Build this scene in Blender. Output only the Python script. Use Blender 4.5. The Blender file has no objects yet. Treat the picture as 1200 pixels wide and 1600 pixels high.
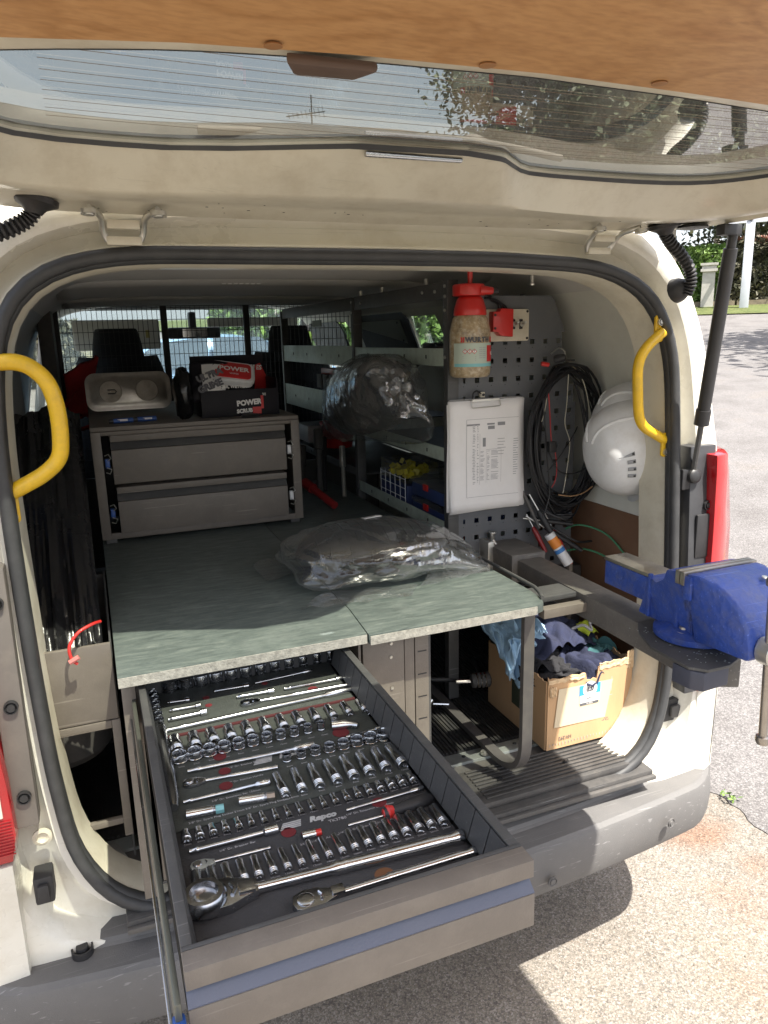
import bpy, bmesh, math, random
from math import sin, cos, pi, radians, atan2, hypot, sqrt
from mathutils import Vector, Matrix, Euler, noise
random.seed(7)
R = random.Random(11)
scene = bpy.context.scene
COL = scene.collection

# ------------------------------------------------------------------ camera, world, sun, exposure
CAM = Vector((-0.5592, -1.3234, 1.6394))
FW = Vector((0.35524199, 0.90541014, -0.23245561)); RT = Vector((0.92848336, -0.37056907, -0.02443787))
UP = Vector((0.10826715, 0.20714981, 0.97229994))
cd = bpy.data.cameras.new('camera'); cam = bpy.data.objects.new('camera', cd); COL.objects.link(cam)
cam.matrix_world = Matrix(((RT.x, UP.x, -FW.x, CAM.x), (RT.y, UP.y, -FW.y, CAM.y), (RT.z, UP.z, -FW.z, CAM.z), (0, 0, 0, 1)))
cd.sensor_fit = 'HORIZONTAL'; cd.sensor_width = 36; cd.lens = 36 * 1151.74 / 1200
cd.clip_start = 0.02; cd.clip_end = 3000
scene.camera = cam
SUN = Vector((0.205, -0.44, 1.0)).normalized()
el = math.asin(SUN.z); az = atan2(SUN.x, SUN.y)
w = bpy.data.worlds.new('World'); scene.world = w; w.use_nodes = True
nt = w.node_tree; nt.nodes.clear()
sky = nt.nodes.new('ShaderNodeTexSky'); sky.sky_type = 'NISHITA'; sky.sun_disc = False
sky.sun_elevation = el; sky.sun_rotation = az; sky.dust_density = 5.0; sky.ozone_density = 0.7; sky.air_density = 1.0
bg = nt.nodes.new('ShaderNodeBackground'); bg.inputs[1].default_value = 0.15
wo = nt.nodes.new('ShaderNodeOutputWorld')
# thin broken cloud over the whole sky
wtc = nt.nodes.new('ShaderNodeTexCoord'); wmp = nt.nodes.new('ShaderNodeMapping'); wmp.inputs['Scale'].default_value = (1, 1, 2.6)
wn = nt.nodes.new('ShaderNodeTexNoise'); wn.inputs['Scale'].default_value = 3.2; wn.inputs['Detail'].default_value = 9; wn.inputs['Roughness'].default_value = .6; wn.inputs['Distortion'].default_value = .4
wr = nt.nodes.new('ShaderNodeMapRange'); wr.inputs[1].default_value = .42; wr.inputs[2].default_value = .72; wr.inputs[3].default_value = .38; wr.inputs[4].default_value = .75
wm = nt.nodes.new('ShaderNodeMix'); wm.data_type = 'RGBA'; wm.inputs[7].default_value = (3.3, 3.35, 3.45, 1)
nt.links.new(wtc.outputs['Generated'], wmp.inputs[0]); nt.links.new(wmp.outputs[0], wn.inputs['Vector']); nt.links.new(wn.outputs[0], wr.inputs[0]); nt.links.new(wr.outputs[0], wm.inputs[0])
nt.links.new(sky.outputs[0], wm.inputs[6]); nt.links.new(wm.outputs[2], bg.inputs[0]); nt.links.new(bg.outputs[0], wo.inputs[0])
sd = bpy.data.lights.new('sun', 'SUN'); sd.energy = 4.6; sd.angle = radians(0.53); sd.color = (1, 0.95, 0.86)
so = bpy.data.objects.new('sun', sd); COL.objects.link(so)
so.rotation_euler = SUN.to_track_quat('Z', 'Y').to_euler()
scene.view_settings.view_transform = 'Standard'; scene.view_settings.look = 'None'
scene.view_settings.exposure = 1.62; scene.view_settings.gamma = 1.0
try: scene.view_settings.use_curve_mapping = False
except Exception: pass
scene.render.engine = 'CYCLES'
scene.cycles.transparent_max_bounces = 24; scene.cycles.max_bounces = 8; scene.cycles.glossy_bounces = 4
scene.cycles.diffuse_bounces = 5
scene.cycles.sample_clamp_indirect = 4.0
scene.cycles.caustics_reflective = False; scene.cycles.caustics_refractive = False

# ------------------------------------------------------------------ materials
MATS = {}
def nodes(name):
    m = bpy.data.materials.new(name); m.use_nodes = True
    t = m.node_tree; t.nodes.clear()
    o = t.nodes.new('ShaderNodeOutputMaterial')
    return m, t, o
def N(t, typ, **k):
    n = t.nodes.new(typ)
    for a, b in k.items(): setattr(n, a, b)
    return n
def ramp(t, fac, stops, interp='LINEAR'):
    r = N(t, 'ShaderNodeValToRGB'); r.color_ramp.interpolation = interp
    e = r.color_ramp.elements
    while len(e) > 1: e.remove(e[-1])
    e[0].position = stops[0][0]; e[0].color = (*stops[0][1], 1)
    for p, c in stops[1:]:
        x = e.new(p); x.color = (*c, 1)
    t.links.new(fac, r.inputs[0]); return r.outputs[0]
def c3(c, k): return tuple(min(1, max(0, x * k)) for x in c)
def pm(name, col, rough=.5, metal=0, var=.18, vs=6, bump=0.0, bs=80, dust=0.0, dustcol=(.45, .4, .33), scr=0.0, coat=0, stretch=(1, 1, 1), spec=.5, emit=None):
    """principled with broad colour variation, fine bump, dust patches and roughness variation"""
    if name in MATS: return MATS[name]
    m, t, o = nodes(name); L = t.links.new
    b = N(t, 'ShaderNodeBsdfPrincipled'); L(b.outputs[0], o.inputs[0])
    tc = N(t, 'ShaderNodeTexCoord'); mp = N(t, 'ShaderNodeMapping'); mp.inputs['Scale'].default_value = stretch
    L(tc.outputs['Object'], mp.inputs[0]); v = mp.outputs[0]
    n1 = N(t, 'ShaderNodeTexNoise'); n1.inputs['Scale'].default_value = vs; n1.inputs['Detail'].default_value = 6; n1.inputs['Roughness'].default_value = .62
    L(v, n1.inputs['Vector'])
    c = ramp(t, n1.outputs[0], [(.28, c3(col, 1 - var)), (.5, col), (.74, c3(col, 1 + var))])
    if dust > 0:
        n2 = N(t, 'ShaderNodeTexNoise'); n2.inputs['Scale'].default_value = vs * 2.7 + 3; n2.inputs['Detail'].default_value = 9; n2.inputs['Roughness'].default_value = .72
        L(v, n2.inputs['Vector'])
        f = N(t, 'ShaderNodeMapRange'); f.inputs[1].default_value = .45; f.inputs[2].default_value = .75; f.inputs[3].default_value = 0; f.inputs[4].default_value = dust
        L(n2.outputs[0], f.inputs[0])
        mx = N(t, 'ShaderNodeMix', data_type='RGBA'); L(f.outputs[0], mx.inputs[0]); L(c, mx.inputs[6]); mx.inputs[7].default_value = (*dustcol, 1)
        c = mx.outputs[2]
    L(c, b.inputs['Base Color'])
    if scr > 0:
        for k_, rot in enumerate(((.1, .2, .3), (.3, -.5, -.9))):
            ms = N(t, 'ShaderNodeMapping'); ms.inputs['Scale'].default_value = (4, 260, 90); ms.inputs['Rotation'].default_value = rot; L(tc.outputs['Object'], ms.inputs[0])
            ns = N(t, 'ShaderNodeTexNoise'); ns.inputs['Scale'].default_value = 1.5; ns.inputs['Detail'].default_value = 1; L(ms.outputs[0], ns.inputs['Vector'])
            fs_ = N(t, 'ShaderNodeMapRange'); fs_.inputs[1].default_value = .70; fs_.inputs[2].default_value = .76; fs_.inputs[4].default_value = scr; L(ns.outputs[0], fs_.inputs[0])
            mk = N(t, 'ShaderNodeMath', operation='MULTIPLY'); L(fs_.outputs[0], mk.inputs[0]); L(n1.outputs[0], mk.inputs[1])
            mx = N(t, 'ShaderNodeMix', data_type='RGBA'); L(mk.outputs[0], mx.inputs[0]); L(c, mx.inputs[6]); mx.inputs[7].default_value = (*[min(.75, x * 2.1 + .10) for x in col], 1) if max(col) < .5 else (*[x * .55 for x in col], 1)
            c = mx.outputs[2]; L(c, b.inputs['Base Color'])
    rr = N(t, 'ShaderNodeMapRange'); rr.inputs[1].default_value = .3; rr.inputs[2].default_value = .7
    rr.inputs[3].default_value = max(.03, rough - .08); rr.inputs[4].default_value = min(1, rough + .1)
    L(n1.outputs[0], rr.inputs[0]); L(rr.outputs[0], b.inputs['Roughness'])
    b.inputs['Metallic'].default_value = metal
    b.inputs['Specular IOR Level'].default_value = spec
    if coat: b.inputs['Coat Weight'].default_value = coat; b.inputs['Coat Roughness'].default_value = .06
    if bump > 0:
        n3 = N(t, 'ShaderNodeTexNoise'); n3.inputs['Scale'].default_value = bs; n3.inputs['Detail'].default_value = 4
        L(v, n3.inputs['Vector'])
        bp = N(t, 'ShaderNodeBump'); bp.inputs['Strength'].default_value = bump; bp.inputs['Distance'].default_value = .004
        L(n3.outputs[0], bp.inputs['Height']); L(bp.outputs[0], b.inputs['Normal'])
    if emit: b.inputs['Emission Color'].default_value = (*emit, 1); b.inputs['Emission Strength'].default_value = 1
    MATS[name] = m; return m

def film(name, tint, gloss=.1, fac=.22, bump=.6, bs=14, ior_fac=.55, milky=0.0, dist=.02, crease=False):
    m, t, o = nodes(name); L = t.links.new
    tr = N(t, 'ShaderNodeBsdfTransparent'); tr.inputs[0].default_value = (*tint, 1)
    gl = N(t, 'ShaderNodeBsdfGlossy'); gl.inputs['Roughness'].default_value = gloss; gl.inputs[0].default_value = (.9, .9, .9, 1)
    lw = N(t, 'ShaderNodeLayerWeight'); lw.inputs[0].default_value = ior_fac
    mr = N(t, 'ShaderNodeMapRange'); mr.inputs[3].default_value = fac * .3; mr.inputs[4].default_value = min(1, fac * 3)
    L(lw.outputs['Fresnel'], mr.inputs[0])
    mx = N(t, 'ShaderNodeMixShader'); L(mr.outputs[0], mx.inputs[0])
    src = tr.outputs[0]
    if bump > 0:
        tc = N(t, 'ShaderNodeTexCoord')
        n = N(t, 'ShaderNodeTexNoise'); n.inputs['Scale'].default_value = bs; n.inputs['Detail'].default_value = 5; n.inputs['Distortion'].default_value = 1.6
        L(tc.outputs['Object'], n.inputs['Vector'])
        bp = N(t, 'ShaderNodeBump'); bp.inputs['Strength'].default_value = bump; bp.inputs['Distance'].default_value = dist
        if crease:
            ad = N(t, 'ShaderNodeVectorMath', operation='MULTIPLY_ADD'); ad.inputs[1].default_value = (.06, .06, .06); L(n.outputs['Color'], ad.inputs[0]); L(tc.outputs['Object'], ad.inputs[2])
            vo = N(t, 'ShaderNodeTexVoronoi'); vo.feature = 'DISTANCE_TO_EDGE'; vo.inputs['Scale'].default_value = 8; L(ad.outputs[0], vo.inputs['Vector'])
            mn = N(t, 'ShaderNodeMath', operation='MINIMUM'); mn.inputs[1].default_value = .12; L(vo.outputs['Distance'], mn.inputs[0])
            ma = N(t, 'ShaderNodeMath', operation='MULTIPLY_ADD'); ma.inputs[1].default_value = 1.2; L(mn.outputs[0], ma.inputs[0]); L(n.outputs[0], ma.inputs[2]); L(ma.outputs[0], bp.inputs['Height'])
        else: L(n.outputs[0], bp.inputs['Height'])
        L(bp.outputs[0], gl.inputs['Normal']); L(bp.outputs[0], lw.inputs['Normal'])
    if milky > 0:
        df = N(t, 'ShaderNodeBsdfDiffuse'); df.inputs[0].default_value = (.60, .61, .60, 1)
        m2 = N(t, 'ShaderNodeMixShader'); m2.inputs[0].default_value = milky
        if crease:
            pw = N(t, 'ShaderNodeMath', operation='POWER'); pw.inputs[1].default_value = 2.0; L(lw.outputs['Facing'], pw.inputs[0])
            mm = N(t, 'ShaderNodeMath', operation='MULTIPLY_ADD'); mm.inputs[1].default_value = .16; mm.inputs[2].default_value = milky; L(pw.outputs[0], mm.inputs[0]); L(mm.outputs[0], m2.inputs[0])
        L(tr.outputs[0], m2.inputs[1]); L(df.outputs[0], m2.inputs[2]); src = m2.outputs[0]
    L(src, mx.inputs[1]); L(gl.outputs[0], mx.inputs[2]); L(mx.outputs[0], o.inputs[0])
    MATS[name] = m; return m

def ground_mat(name, stops, vscale, rough=.9, bump=.6, big=None, stain=False):
    m, t, o = nodes(name); L = t.links.new
    b = N(t, 'ShaderNodeBsdfPrincipled'); L(b.outputs[0], o.inputs[0]); b.inputs['Roughness'].default_value = rough
    b.inputs['Specular IOR Level'].default_value = .25
    tc = N(t, 'ShaderNodeTexCoord'); v = tc.outputs['Object']
    wn = N(t, 'ShaderNodeTexNoise'); wn.inputs['Scale'].default_value = vscale * .8; wn.inputs['Detail'].default_value = 2
    L(v, wn.inputs['Vector'])
    av = N(t, 'ShaderNodeVectorMath', operation='MULTIPLY_ADD'); av.inputs[1].default_value = (.012, .012, .012)
    L(wn.outputs['Color'], av.inputs[0]); L(v, av.inputs[2])
    vo = N(t, 'ShaderNodeTexVoronoi'); vo.inputs['Scale'].default_value = vscale; vo.inputs['Randomness'].default_value = 1
    L(av.outputs[0], vo.inputs['Vector'])
    sp = N(t, 'ShaderNodeSeparateColor'); L(vo.outputs['Color'], sp.inputs[0])
    c = ramp(t, sp.outputs[0], stops)
    # gaps between stones
    g = N(t, 'ShaderNodeMapRange'); g.inputs[1].default_value = .35; g.inputs[2].default_value = .75; g.inputs[3].default_value = 1; g.inputs[4].default_value = .62
    L(vo.outputs['Distance'], g.inputs[0])
    mg = N(t, 'ShaderNodeMix', data_type='RGBA', blend_type='MULTIPLY'); mg.inputs[0].default_value = 1
    L(c, mg.inputs[6]); L(g.outputs[0], mg.inputs[7]); c = mg.outputs[2]
    n = N(t, 'ShaderNodeTexNoise'); n.inputs['Scale'].default_value = 1.7; n.inputs['Detail'].default_value = 8; n.inputs['Roughness'].default_value = .6
    L(v, n.inputs['Vector'])
    cb = ramp(t, n.outputs[0], [(.3, (.74, .73, .72)), (.55, (1, 1, 1)), (.75, (1.0, .96, .9))])
    m2 = N(t, 'ShaderNodeMix', data_type='RGBA', blend_type='MULTIPLY'); m2.inputs[0].default_value = 1
    L(c, m2.inputs[6]); L(cb, m2.inputs[7]); c = m2.outputs[2]
    if stain:
        for (x, y, r, k) in ((1.17, .30, .13, .75), (1.21, .11, .07, .5), (1.05, .02, .12, .35), (.86, -.25, .1, .2)):
            d = N(t, 'ShaderNodeVectorMath', operation='DISTANCE'); d.inputs[1].default_value = (x, y, 0); L(v, d.inputs[0])
            nn = N(t, 'ShaderNodeTexNoise'); nn.inputs['Scale'].default_value = 9; nn.inputs['Detail'].default_value = 6; L(v, nn.inputs['Vector'])
            ad = N(t, 'ShaderNodeMath', operation='MULTIPLY_ADD'); ad.inputs[1].default_value = r * 1.6; L(nn.outputs[0], ad.inputs[0]); L(d.outputs['Value'], ad.inputs[2])
            f = N(t, 'ShaderNodeMapRange'); f.inputs[1].default_value = r * 1.0; f.inputs[2].default_value = r * 1.9; f.inputs[3].default_value = k; f.inputs[4].default_value = 0
            L(ad.outputs[0], f.inputs[0])
            mx = N(t, 'ShaderNodeMix', data_type='RGBA', blend_type='MULTIPLY'); L(f.outputs[0], mx.inputs[0]); L(c, mx.inputs[6]); mx.inputs[7].default_value = (1.0, .66, .52, 1); c = mx.outputs[2]
    L(c, b.inputs['Base Color'])
    bp = N(t, 'ShaderNodeBump'); bp.inputs['Strength'].default_value = bump; bp.inputs['Distance'].default_value = .004; bp.invert = True
    L(vo.outputs['Distance'], bp.inputs['Height']); L(bp.outputs[0], b.inputs['Normal'])
    MATS[name] = m; return m

concrete = ground_mat('exposed_aggregate', [(0, (.13, .12, .11)), (.18, (.185, .165, .143)), (.45, (.222, .198, .168)), (.7, (.255, .23, .20)), (.9, (.32, .295, .27)), (1, (.20, .165, .135))], 215, bump=.3, stain=True)
asphalt = ground_mat('asphalt', [(0, (.128, .121, .121)), (.5, (.172, .163, .162)), (1, (.235, .226, .223))], 150, bump=.5)
grassm = ground_mat('verge_grass', [(0, (.05, .08, .02)), (.5, (.10, .13, .04)), (1, (.17, .17, .07))], 30, bump=.3)
soilm = ground_mat('dry_ground', [(0, (.10, .09, .06)), (.5, (.15, .14, .08)), (1, (.2, .18, .11))], 6, bump=.3)

def laminate():
    m, t, o = nodes('green_grey_laminate'); L = t.links.new
    b = N(t, 'ShaderNodeBsdfPrincipled'); L(b.outputs[0], o.inputs[0])
    tc = N(t, 'ShaderNodeTexCoord'); mp = N(t, 'ShaderNodeMapping'); mp.inputs['Scale'].default_value = (3, 14, 3); mp.inputs['Rotation'].default_value = (0, 0, .15)
    L(tc.outputs['Object'], mp.inputs[0])
    n = N(t, 'ShaderNodeTexNoise'); n.inputs['Scale'].default_value = 5; n.inputs['Detail'].default_value = 10; n.inputs['Roughness'].default_value = .7; n.inputs['Distortion'].default_value = .8
    L(mp.outputs[0], n.inputs['Vector'])
    c = ramp(t, n.outputs[0], [(.3, (.065, .078, .075)), (.5, (.108, .13, .122)), (.62, (.145, .168, .155)), (.75, (.25, .27, .25))])
    # scratches and worn dusty patches
    n2 = N(t, 'ShaderNodeTexNoise'); n2.inputs['Scale'].default_value = 9; n2.inputs['Detail'].default_value = 10; n2.inputs['Roughness'].default_value = .8
    L(tc.outputs['Object'], n2.inputs['Vector'])
    f = N(t, 'ShaderNodeMapRange'); f.inputs[1].default_value = .52; f.inputs[2].default_value = .72; f.inputs[4].default_value = .5; L(n2.outputs[0], f.inputs[0])
    mx = N(t, 'ShaderNodeMix', data_type='RGBA'); L(f.outputs[0], mx.inputs[0]); L(c, mx.inputs[6]); mx.inputs[7].default_value = (.21, .235, .22, 1)
    L(mx.outputs[2], b.inputs['Base Color'])
    r = N(t, 'ShaderNodeMapRange'); r.inputs[3].default_value = .38; r.inputs[4].default_value = .62; L(n2.outputs[0], r.inputs[0]); L(r.outputs[0], b.inputs['Roughness'])
    bp = N(t, 'ShaderNodeBump'); bp.inputs['Strength'].default_value = .25; bp.inputs['Distance'].default_value = .002; L(n.outputs[0], bp.inputs['Height']); L(bp.outputs[0], b.inputs['Normal'])
    MATS[m.name] = m; return m
lam = laminate()

def wood(name, a, bcol, cc):
    m, t, o = nodes(name); L = t.links.new
    b = N(t, 'ShaderNodeBsdfPrincipled'); L(b.outputs[0], o.inputs[0]); b.inputs['Roughness'].default_value = .55
    tc = N(t, 'ShaderNodeTexCoord'); mp = N(t, 'ShaderNodeMapping'); mp.inputs['Scale'].default_value = (1.6, 3.0, 1); mp.inputs['Rotation'].default_value = (0, 0, -.3)
    L(tc.outputs['Object'], mp.inputs[0])
    n0 = N(t, 'ShaderNodeTexNoise'); n0.inputs['Scale'].default_value = 1.6; n0.inputs['Detail'].default_value = 4; n0.inputs['Distortion'].default_value = 1.5; L(mp.outputs[0], n0.inputs['Vector'])
    n1 = N(t, 'ShaderNodeTexNoise'); n1.inputs['Scale'].default_value = 9; n1.inputs['Detail'].default_value = 12; n1.inputs['Roughness'].default_value = .8; L(mp.outputs[0], n1.inputs['Vector'])
    c = ramp(t, n0.outputs[0], [(.3, a), (.47, bcol), (.52, c3(a, .93)), (.6, bcol), (.7, cc)])
    mp2 = N(t, 'ShaderNodeMapping'); mp2.inputs['Scale'].default_value = (30, 70, 8); mp2.inputs['Rotation'].default_value = (0, 0, -.3); L(tc.outputs['Object'], mp2.inputs[0])
    n2 = N(t, 'ShaderNodeTexNoise'); n2.inputs['Scale'].default_value = 2; n2.inputs['Detail'].default_value = 5; L(mp2.outputs[0], n2.inputs['Vector'])
    c2 = ramp(t, n2.outputs[0], [(.3, (.78, .74, .7)), (.6, (1, 1, 1))])
    mx = N(t, 'ShaderNodeMix', data_type='RGBA', blend_type='MULTIPLY'); mx.inputs[0].default_value = .8; L(c, mx.inputs[6]); L(c2, mx.inputs[7])
    c3_ = ramp(t, n1.outputs[0], [(.3, (.55, .45, .4)), (.42, (1, 1, 1))])
    m3 = N(t, 'ShaderNodeMix', data_type='RGBA', blend_type='MULTIPLY'); m3.inputs[0].default_value = .5; L(mx.outputs[2], m3.inputs[6]); L(c3_, m3.inputs[7])
    L(m3.outputs[2], b.inputs['Base Color'])
    MATS[name] = m; return m
ply = wood('varnished_plywood', (.47, .245, .095), (.53, .295, .125), (.41, .20, .075))
mdf = pm('brown_hardboard', (.21, .115, .068), .6, var=.15, vs=4, dust=.25, dustcol=(.30, .2, .14), bump=.1)

white = pm('cream_white_paint', (.70, .68, .61), .3, var=.05, vs=3, coat=.4, dust=.35, dustcol=(.42, .36, .25), scr=.35)
cream = pm('cream_inner_paint', (.62, .585, .48), .38, var=.06, vs=4, dust=.42, dustcol=(.33, .27, .18), coat=.2, scr=.4)
wall_in = pm('pale_inner_wall', (.74, .74, .67), .55, var=.06, vs=2.5, dust=.2, dustcol=(.4, .37, .3))
dgrey_in = pm('dark_grey_lining', (.20, .205, .205), .8, var=.15, vs=3, bump=.1)
headl = pm('headliner_grey', (.62, .61, .58), .85, var=.12, vs=2)
rubber = pm('black_rubber_seal', (.035, .036, .038), .55, var=.2, vs=8, dust=.2, dustcol=(.12, .12, .12))
bumperm = pm('textured_grey_bumper', (.108, .105, .104), .62, var=.14, vs=4, bump=.25, bs=500, dust=.22, dustcol=(.17, .16, .15), scr=.7)
sillm = pm('black_sill_plastic', (.048, .046, .045), .6, var=.2, vs=7, bump=.2, bs=400, dust=.45, dustcol=(.12, .11, .10), scr=.9)
blackp = pm('black_plastic', (.022, .022, .024), .5, var=.2, vs=6, dust=.15, dustcol=(.09, .085, .08))
greyp = pm('dark_grey_plastic', (.075, .072, .07), .6, var=.15, vs=6, dust=.35, dustcol=(.17, .145, .12))
taupe = pm('grey_taupe_powdercoat', (.158, .138, .118), .5, var=.08, vs=7, bump=.12, bs=420, dust=.3, dustcol=(.27, .24, .2), scr=.5)
darksteel = pm('dark_grey_powdercoat', (.066, .066, .066), .48, var=.1, vs=5, bump=.1, bs=400, dust=.25, dustcol=(.17, .165, .155), scr=.6)
panelm = pm('slate_grey_powdercoat', (.112, .118, .128), .5, var=.1, vs=4, bump=.1, bs=400, dust=.2, dustcol=(.2, .19, .18))
lipm = pm('galvanised_steel_painted_green_light', (.52, .60, .52), .42, metal=.3, var=.12, vs=9, dust=.5, dustcol=(.24, .24, .2))  # pale shelf lip steel, green bounced light mixed into its colour
alum = pm('dull_aluminium', (.46, .49, .47), .4, metal=.7, var=.12, vs=9, dust=.4, dustcol=(.25, .25, .22), scr=.2)
chrome = pm('polished_chrome', (.56, .57, .59), .19, metal=1, var=.08, vs=40)
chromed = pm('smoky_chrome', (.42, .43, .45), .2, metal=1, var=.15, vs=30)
steel = pm('brushed_steel', (.42, .39, .35), .34, metal=.9, var=.12, vs=12, dust=.4, dustcol=(.18, .14, .1))
zinc = pm('zinc_bolt', (.62, .61, .57), .35, metal=.85, var=.1, vs=30)
yellow = pm('yellow_powdercoat', (.74, .46, .015), .36, var=.1, vs=20, coat=.2, dust=.35, dustcol=(.3, .2, .05))
bluev = pm('blue_vise_paint', (.026, .068, .33), .45, var=.22, vs=14, bump=.6, bs=90, coat=.1, dust=.6, dustcol=(.12, .13, .19), scr=.9)
beamm = pm('worn_grey_beam', (.115, .108, .10), .5, var=.15, vs=8, bump=.1, bs=300, dust=.4, dustcol=(.24, .22, .19), scr=.9)
bluem = pm('blue_plastic', (.03, .09, .32), .4, var=.1)
bluepan = pm('blue_tool_panel', (.05, .10, .24), .5, var=.1, vs=6, dust=.2, dustcol=(.1, .12, .18))
redp = pm('red_plastic', (.55, .025, .02), .35, var=.1, coat=.2)
redc = pm('red_fabric', (.42, .03, .03), .9, var=.2, vs=12)
redlens = pm('red_lens', (.36, .010, .014), .12, var=.1, vs=10, coat=.8)
clearlens = pm('clear_lens', (.75, .70, .62), .15, var=.1, coat=.8)
whitep = pm('white_plastic', (.72, .73, .74), .38, var=.06, vs=8, coat=.1, dust=.4, dustcol=(.5, .48, .44))
paper = pm('paper', (.80, .78, .77), .85, var=.04, vs=9, dust=.12, dustcol=(.6, .56, .5), bump=.25, bs=30)
ink = pm('ink', (.10, .10, .11), .8, var=.05)
inkl = pm('faded_ink', (.38, .37, .38), .8, var=.05)
whitei = pm('white_print', (.75, .74, .72), .6, var=.02)
redink = pm('red_print', (.55, .03, .03), .5, var=.02)
teal = pm('teal_print', (.22, .50, .52), .5, var=.02)
label_g = pm('greenish_label', (.45, .52, .44), .5, var=.04)
card = pm('cardboard', (.50, .315, .17), .85, var=.1, vs=7, bump=.25, bs=50, dust=.25, dustcol=(.34, .21, .11), stretch=(1, 1, .25))
cardin = pm('cardboard_torn_edge', (.60, .44, .27), .9, var=.15, vs=40)
tape = pm('packing_label', (.62, .52, .36), .4, var=.04)
navy = pm('navy_cloth', (.017, .021, .050), .9, var=.35, vs=25, bump=.4, bs=200)
blackcloth = pm('black_cloth', (.015, .015, .018), .92, var=.4, vs=30, bump=.5, bs=200)
lblue = pm('light_blue_cloth', (.30, .46, .62), .85, var=.15, vs=20, bump=.3, bs=120)
lime = pm('lime_yellow_cloth', (.50, .60, .05), .8, var=.15)
foam = pm('black_tool_foam', (.040, .040, .043), .7, var=.15, vs=20, bump=.3, bs=300, dust=.25, dustcol=(.075, .075, .08))
foam_green_lit = pm('black_foam_painted_green_light', (.045, .050, .046), .7, var=.15, vs=20, bump=.3, bs=300, dust=.3, dustcol=(.10, .115, .10))  # same black foam with green light through the rear glass painted in
redfoam = pm('red_foam_underlay', (.13, .012, .016), .8, var=.15)
mat_rub = pm('ribbed_black_mat', (.020, .020, .021), .6, var=.3, vs=8, dust=.5, dustcol=(.085, .075, .065))
bagdark = pm('dark_moulding', (.032, .033, .035), .38, var=.3, vs=14, bump=.4, bs=30)
wirem = pm('black_cable', (.014, .014, .016), .45, var=.2)
wred = pm('red_wire', (.42, .03, .03), .45, var=.1)
wwhite = pm('white_wire', (.55, .52, .42), .45, var=.1)
wgreen = pm('green_strap', (.06, .24, .12), .6, var=.1)
binbag = pm('black_bin_plastic', (.012, .012, .013), .24, var=.2, bump=.9, bs=18)
seatm = pm('seat_fabric', (.018, .019, .022), .9, var=.3, vs=20)
bronze = pm('dirty_sprayer_contents', (.34, .25, .14), .5, var=.4, vs=40, bump=.5, bs=120, coat=.5, dust=.95, dustcol=(.62, .55, .42))
carblue = pm('light_blue_car_paint', (.20, .34, .52), .25, var=.04, coat=.6)
carglass = pm('dark_car_glass', (.05, .08, .12), .08, var=.05, coat=1)
postm = pm('white_painted_post', (.66, .68, .74), .5, var=.05, dust=.1)
stonem = pm('render_pillar', (.48, .46, .42), .8, var=.15, vs=8)
barkm = pm('gum_bark', (.30, .26, .22), .9, var=.3, vs=3)
tyrem = pm('tyre_rubber', (.025, .025, .025), .8)
winm = pm('wooden_sleeper', (.22, .18, .13), .9, var=.3)
def leafmat(name, a, b):
    m, t, o = nodes(name); L = t.links.new
    p = N(t, 'ShaderNodeBsdfPrincipled'); L(p.outputs[0], o.inputs[0]); p.inputs['Roughness'].default_value = .6
    g = N(t, 'ShaderNodeTexCoord'); n = N(t, 'ShaderNodeTexNoise'); n.inputs['Scale'].default_value = 2.4; n.inputs['Detail'].default_value = 6; L(g.outputs['Object'], n.inputs['Vector'])
    L(ramp(t, n.outputs[0], [(.35, a), (.65, b)]), p.inputs['Base Color'])
    MATS[name] = m; return m
leafg = leafmat('hedge_leaf', (.045, .10, .02), (.16, .26, .05))
leafr = leafmat('red_hedge_leaf', (.10, .06, .03), (.22, .07, .04))
leafd = leafmat('dark_hedge_leaf', (.05, .055, .03), (.11, .10, .06))
leafe = leafmat('gum_leaf', (.045, .06, .035), (.11, .13, .07))
winglass = film('tinted_window_glass', (.57, .59, .53), gloss=.02, fac=.15, bump=0, ior_fac=.42, milky=.20)
clearglass = film('clear_window_glass', (.86, .92, .93), gloss=.02, fac=.10, bump=0)
bagfilm = film('clear_plastic_film', (.86, .88, .88), gloss=.12, fac=.10, bump=.6, bs=5, milky=.022, dist=.02, crease=True)

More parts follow.
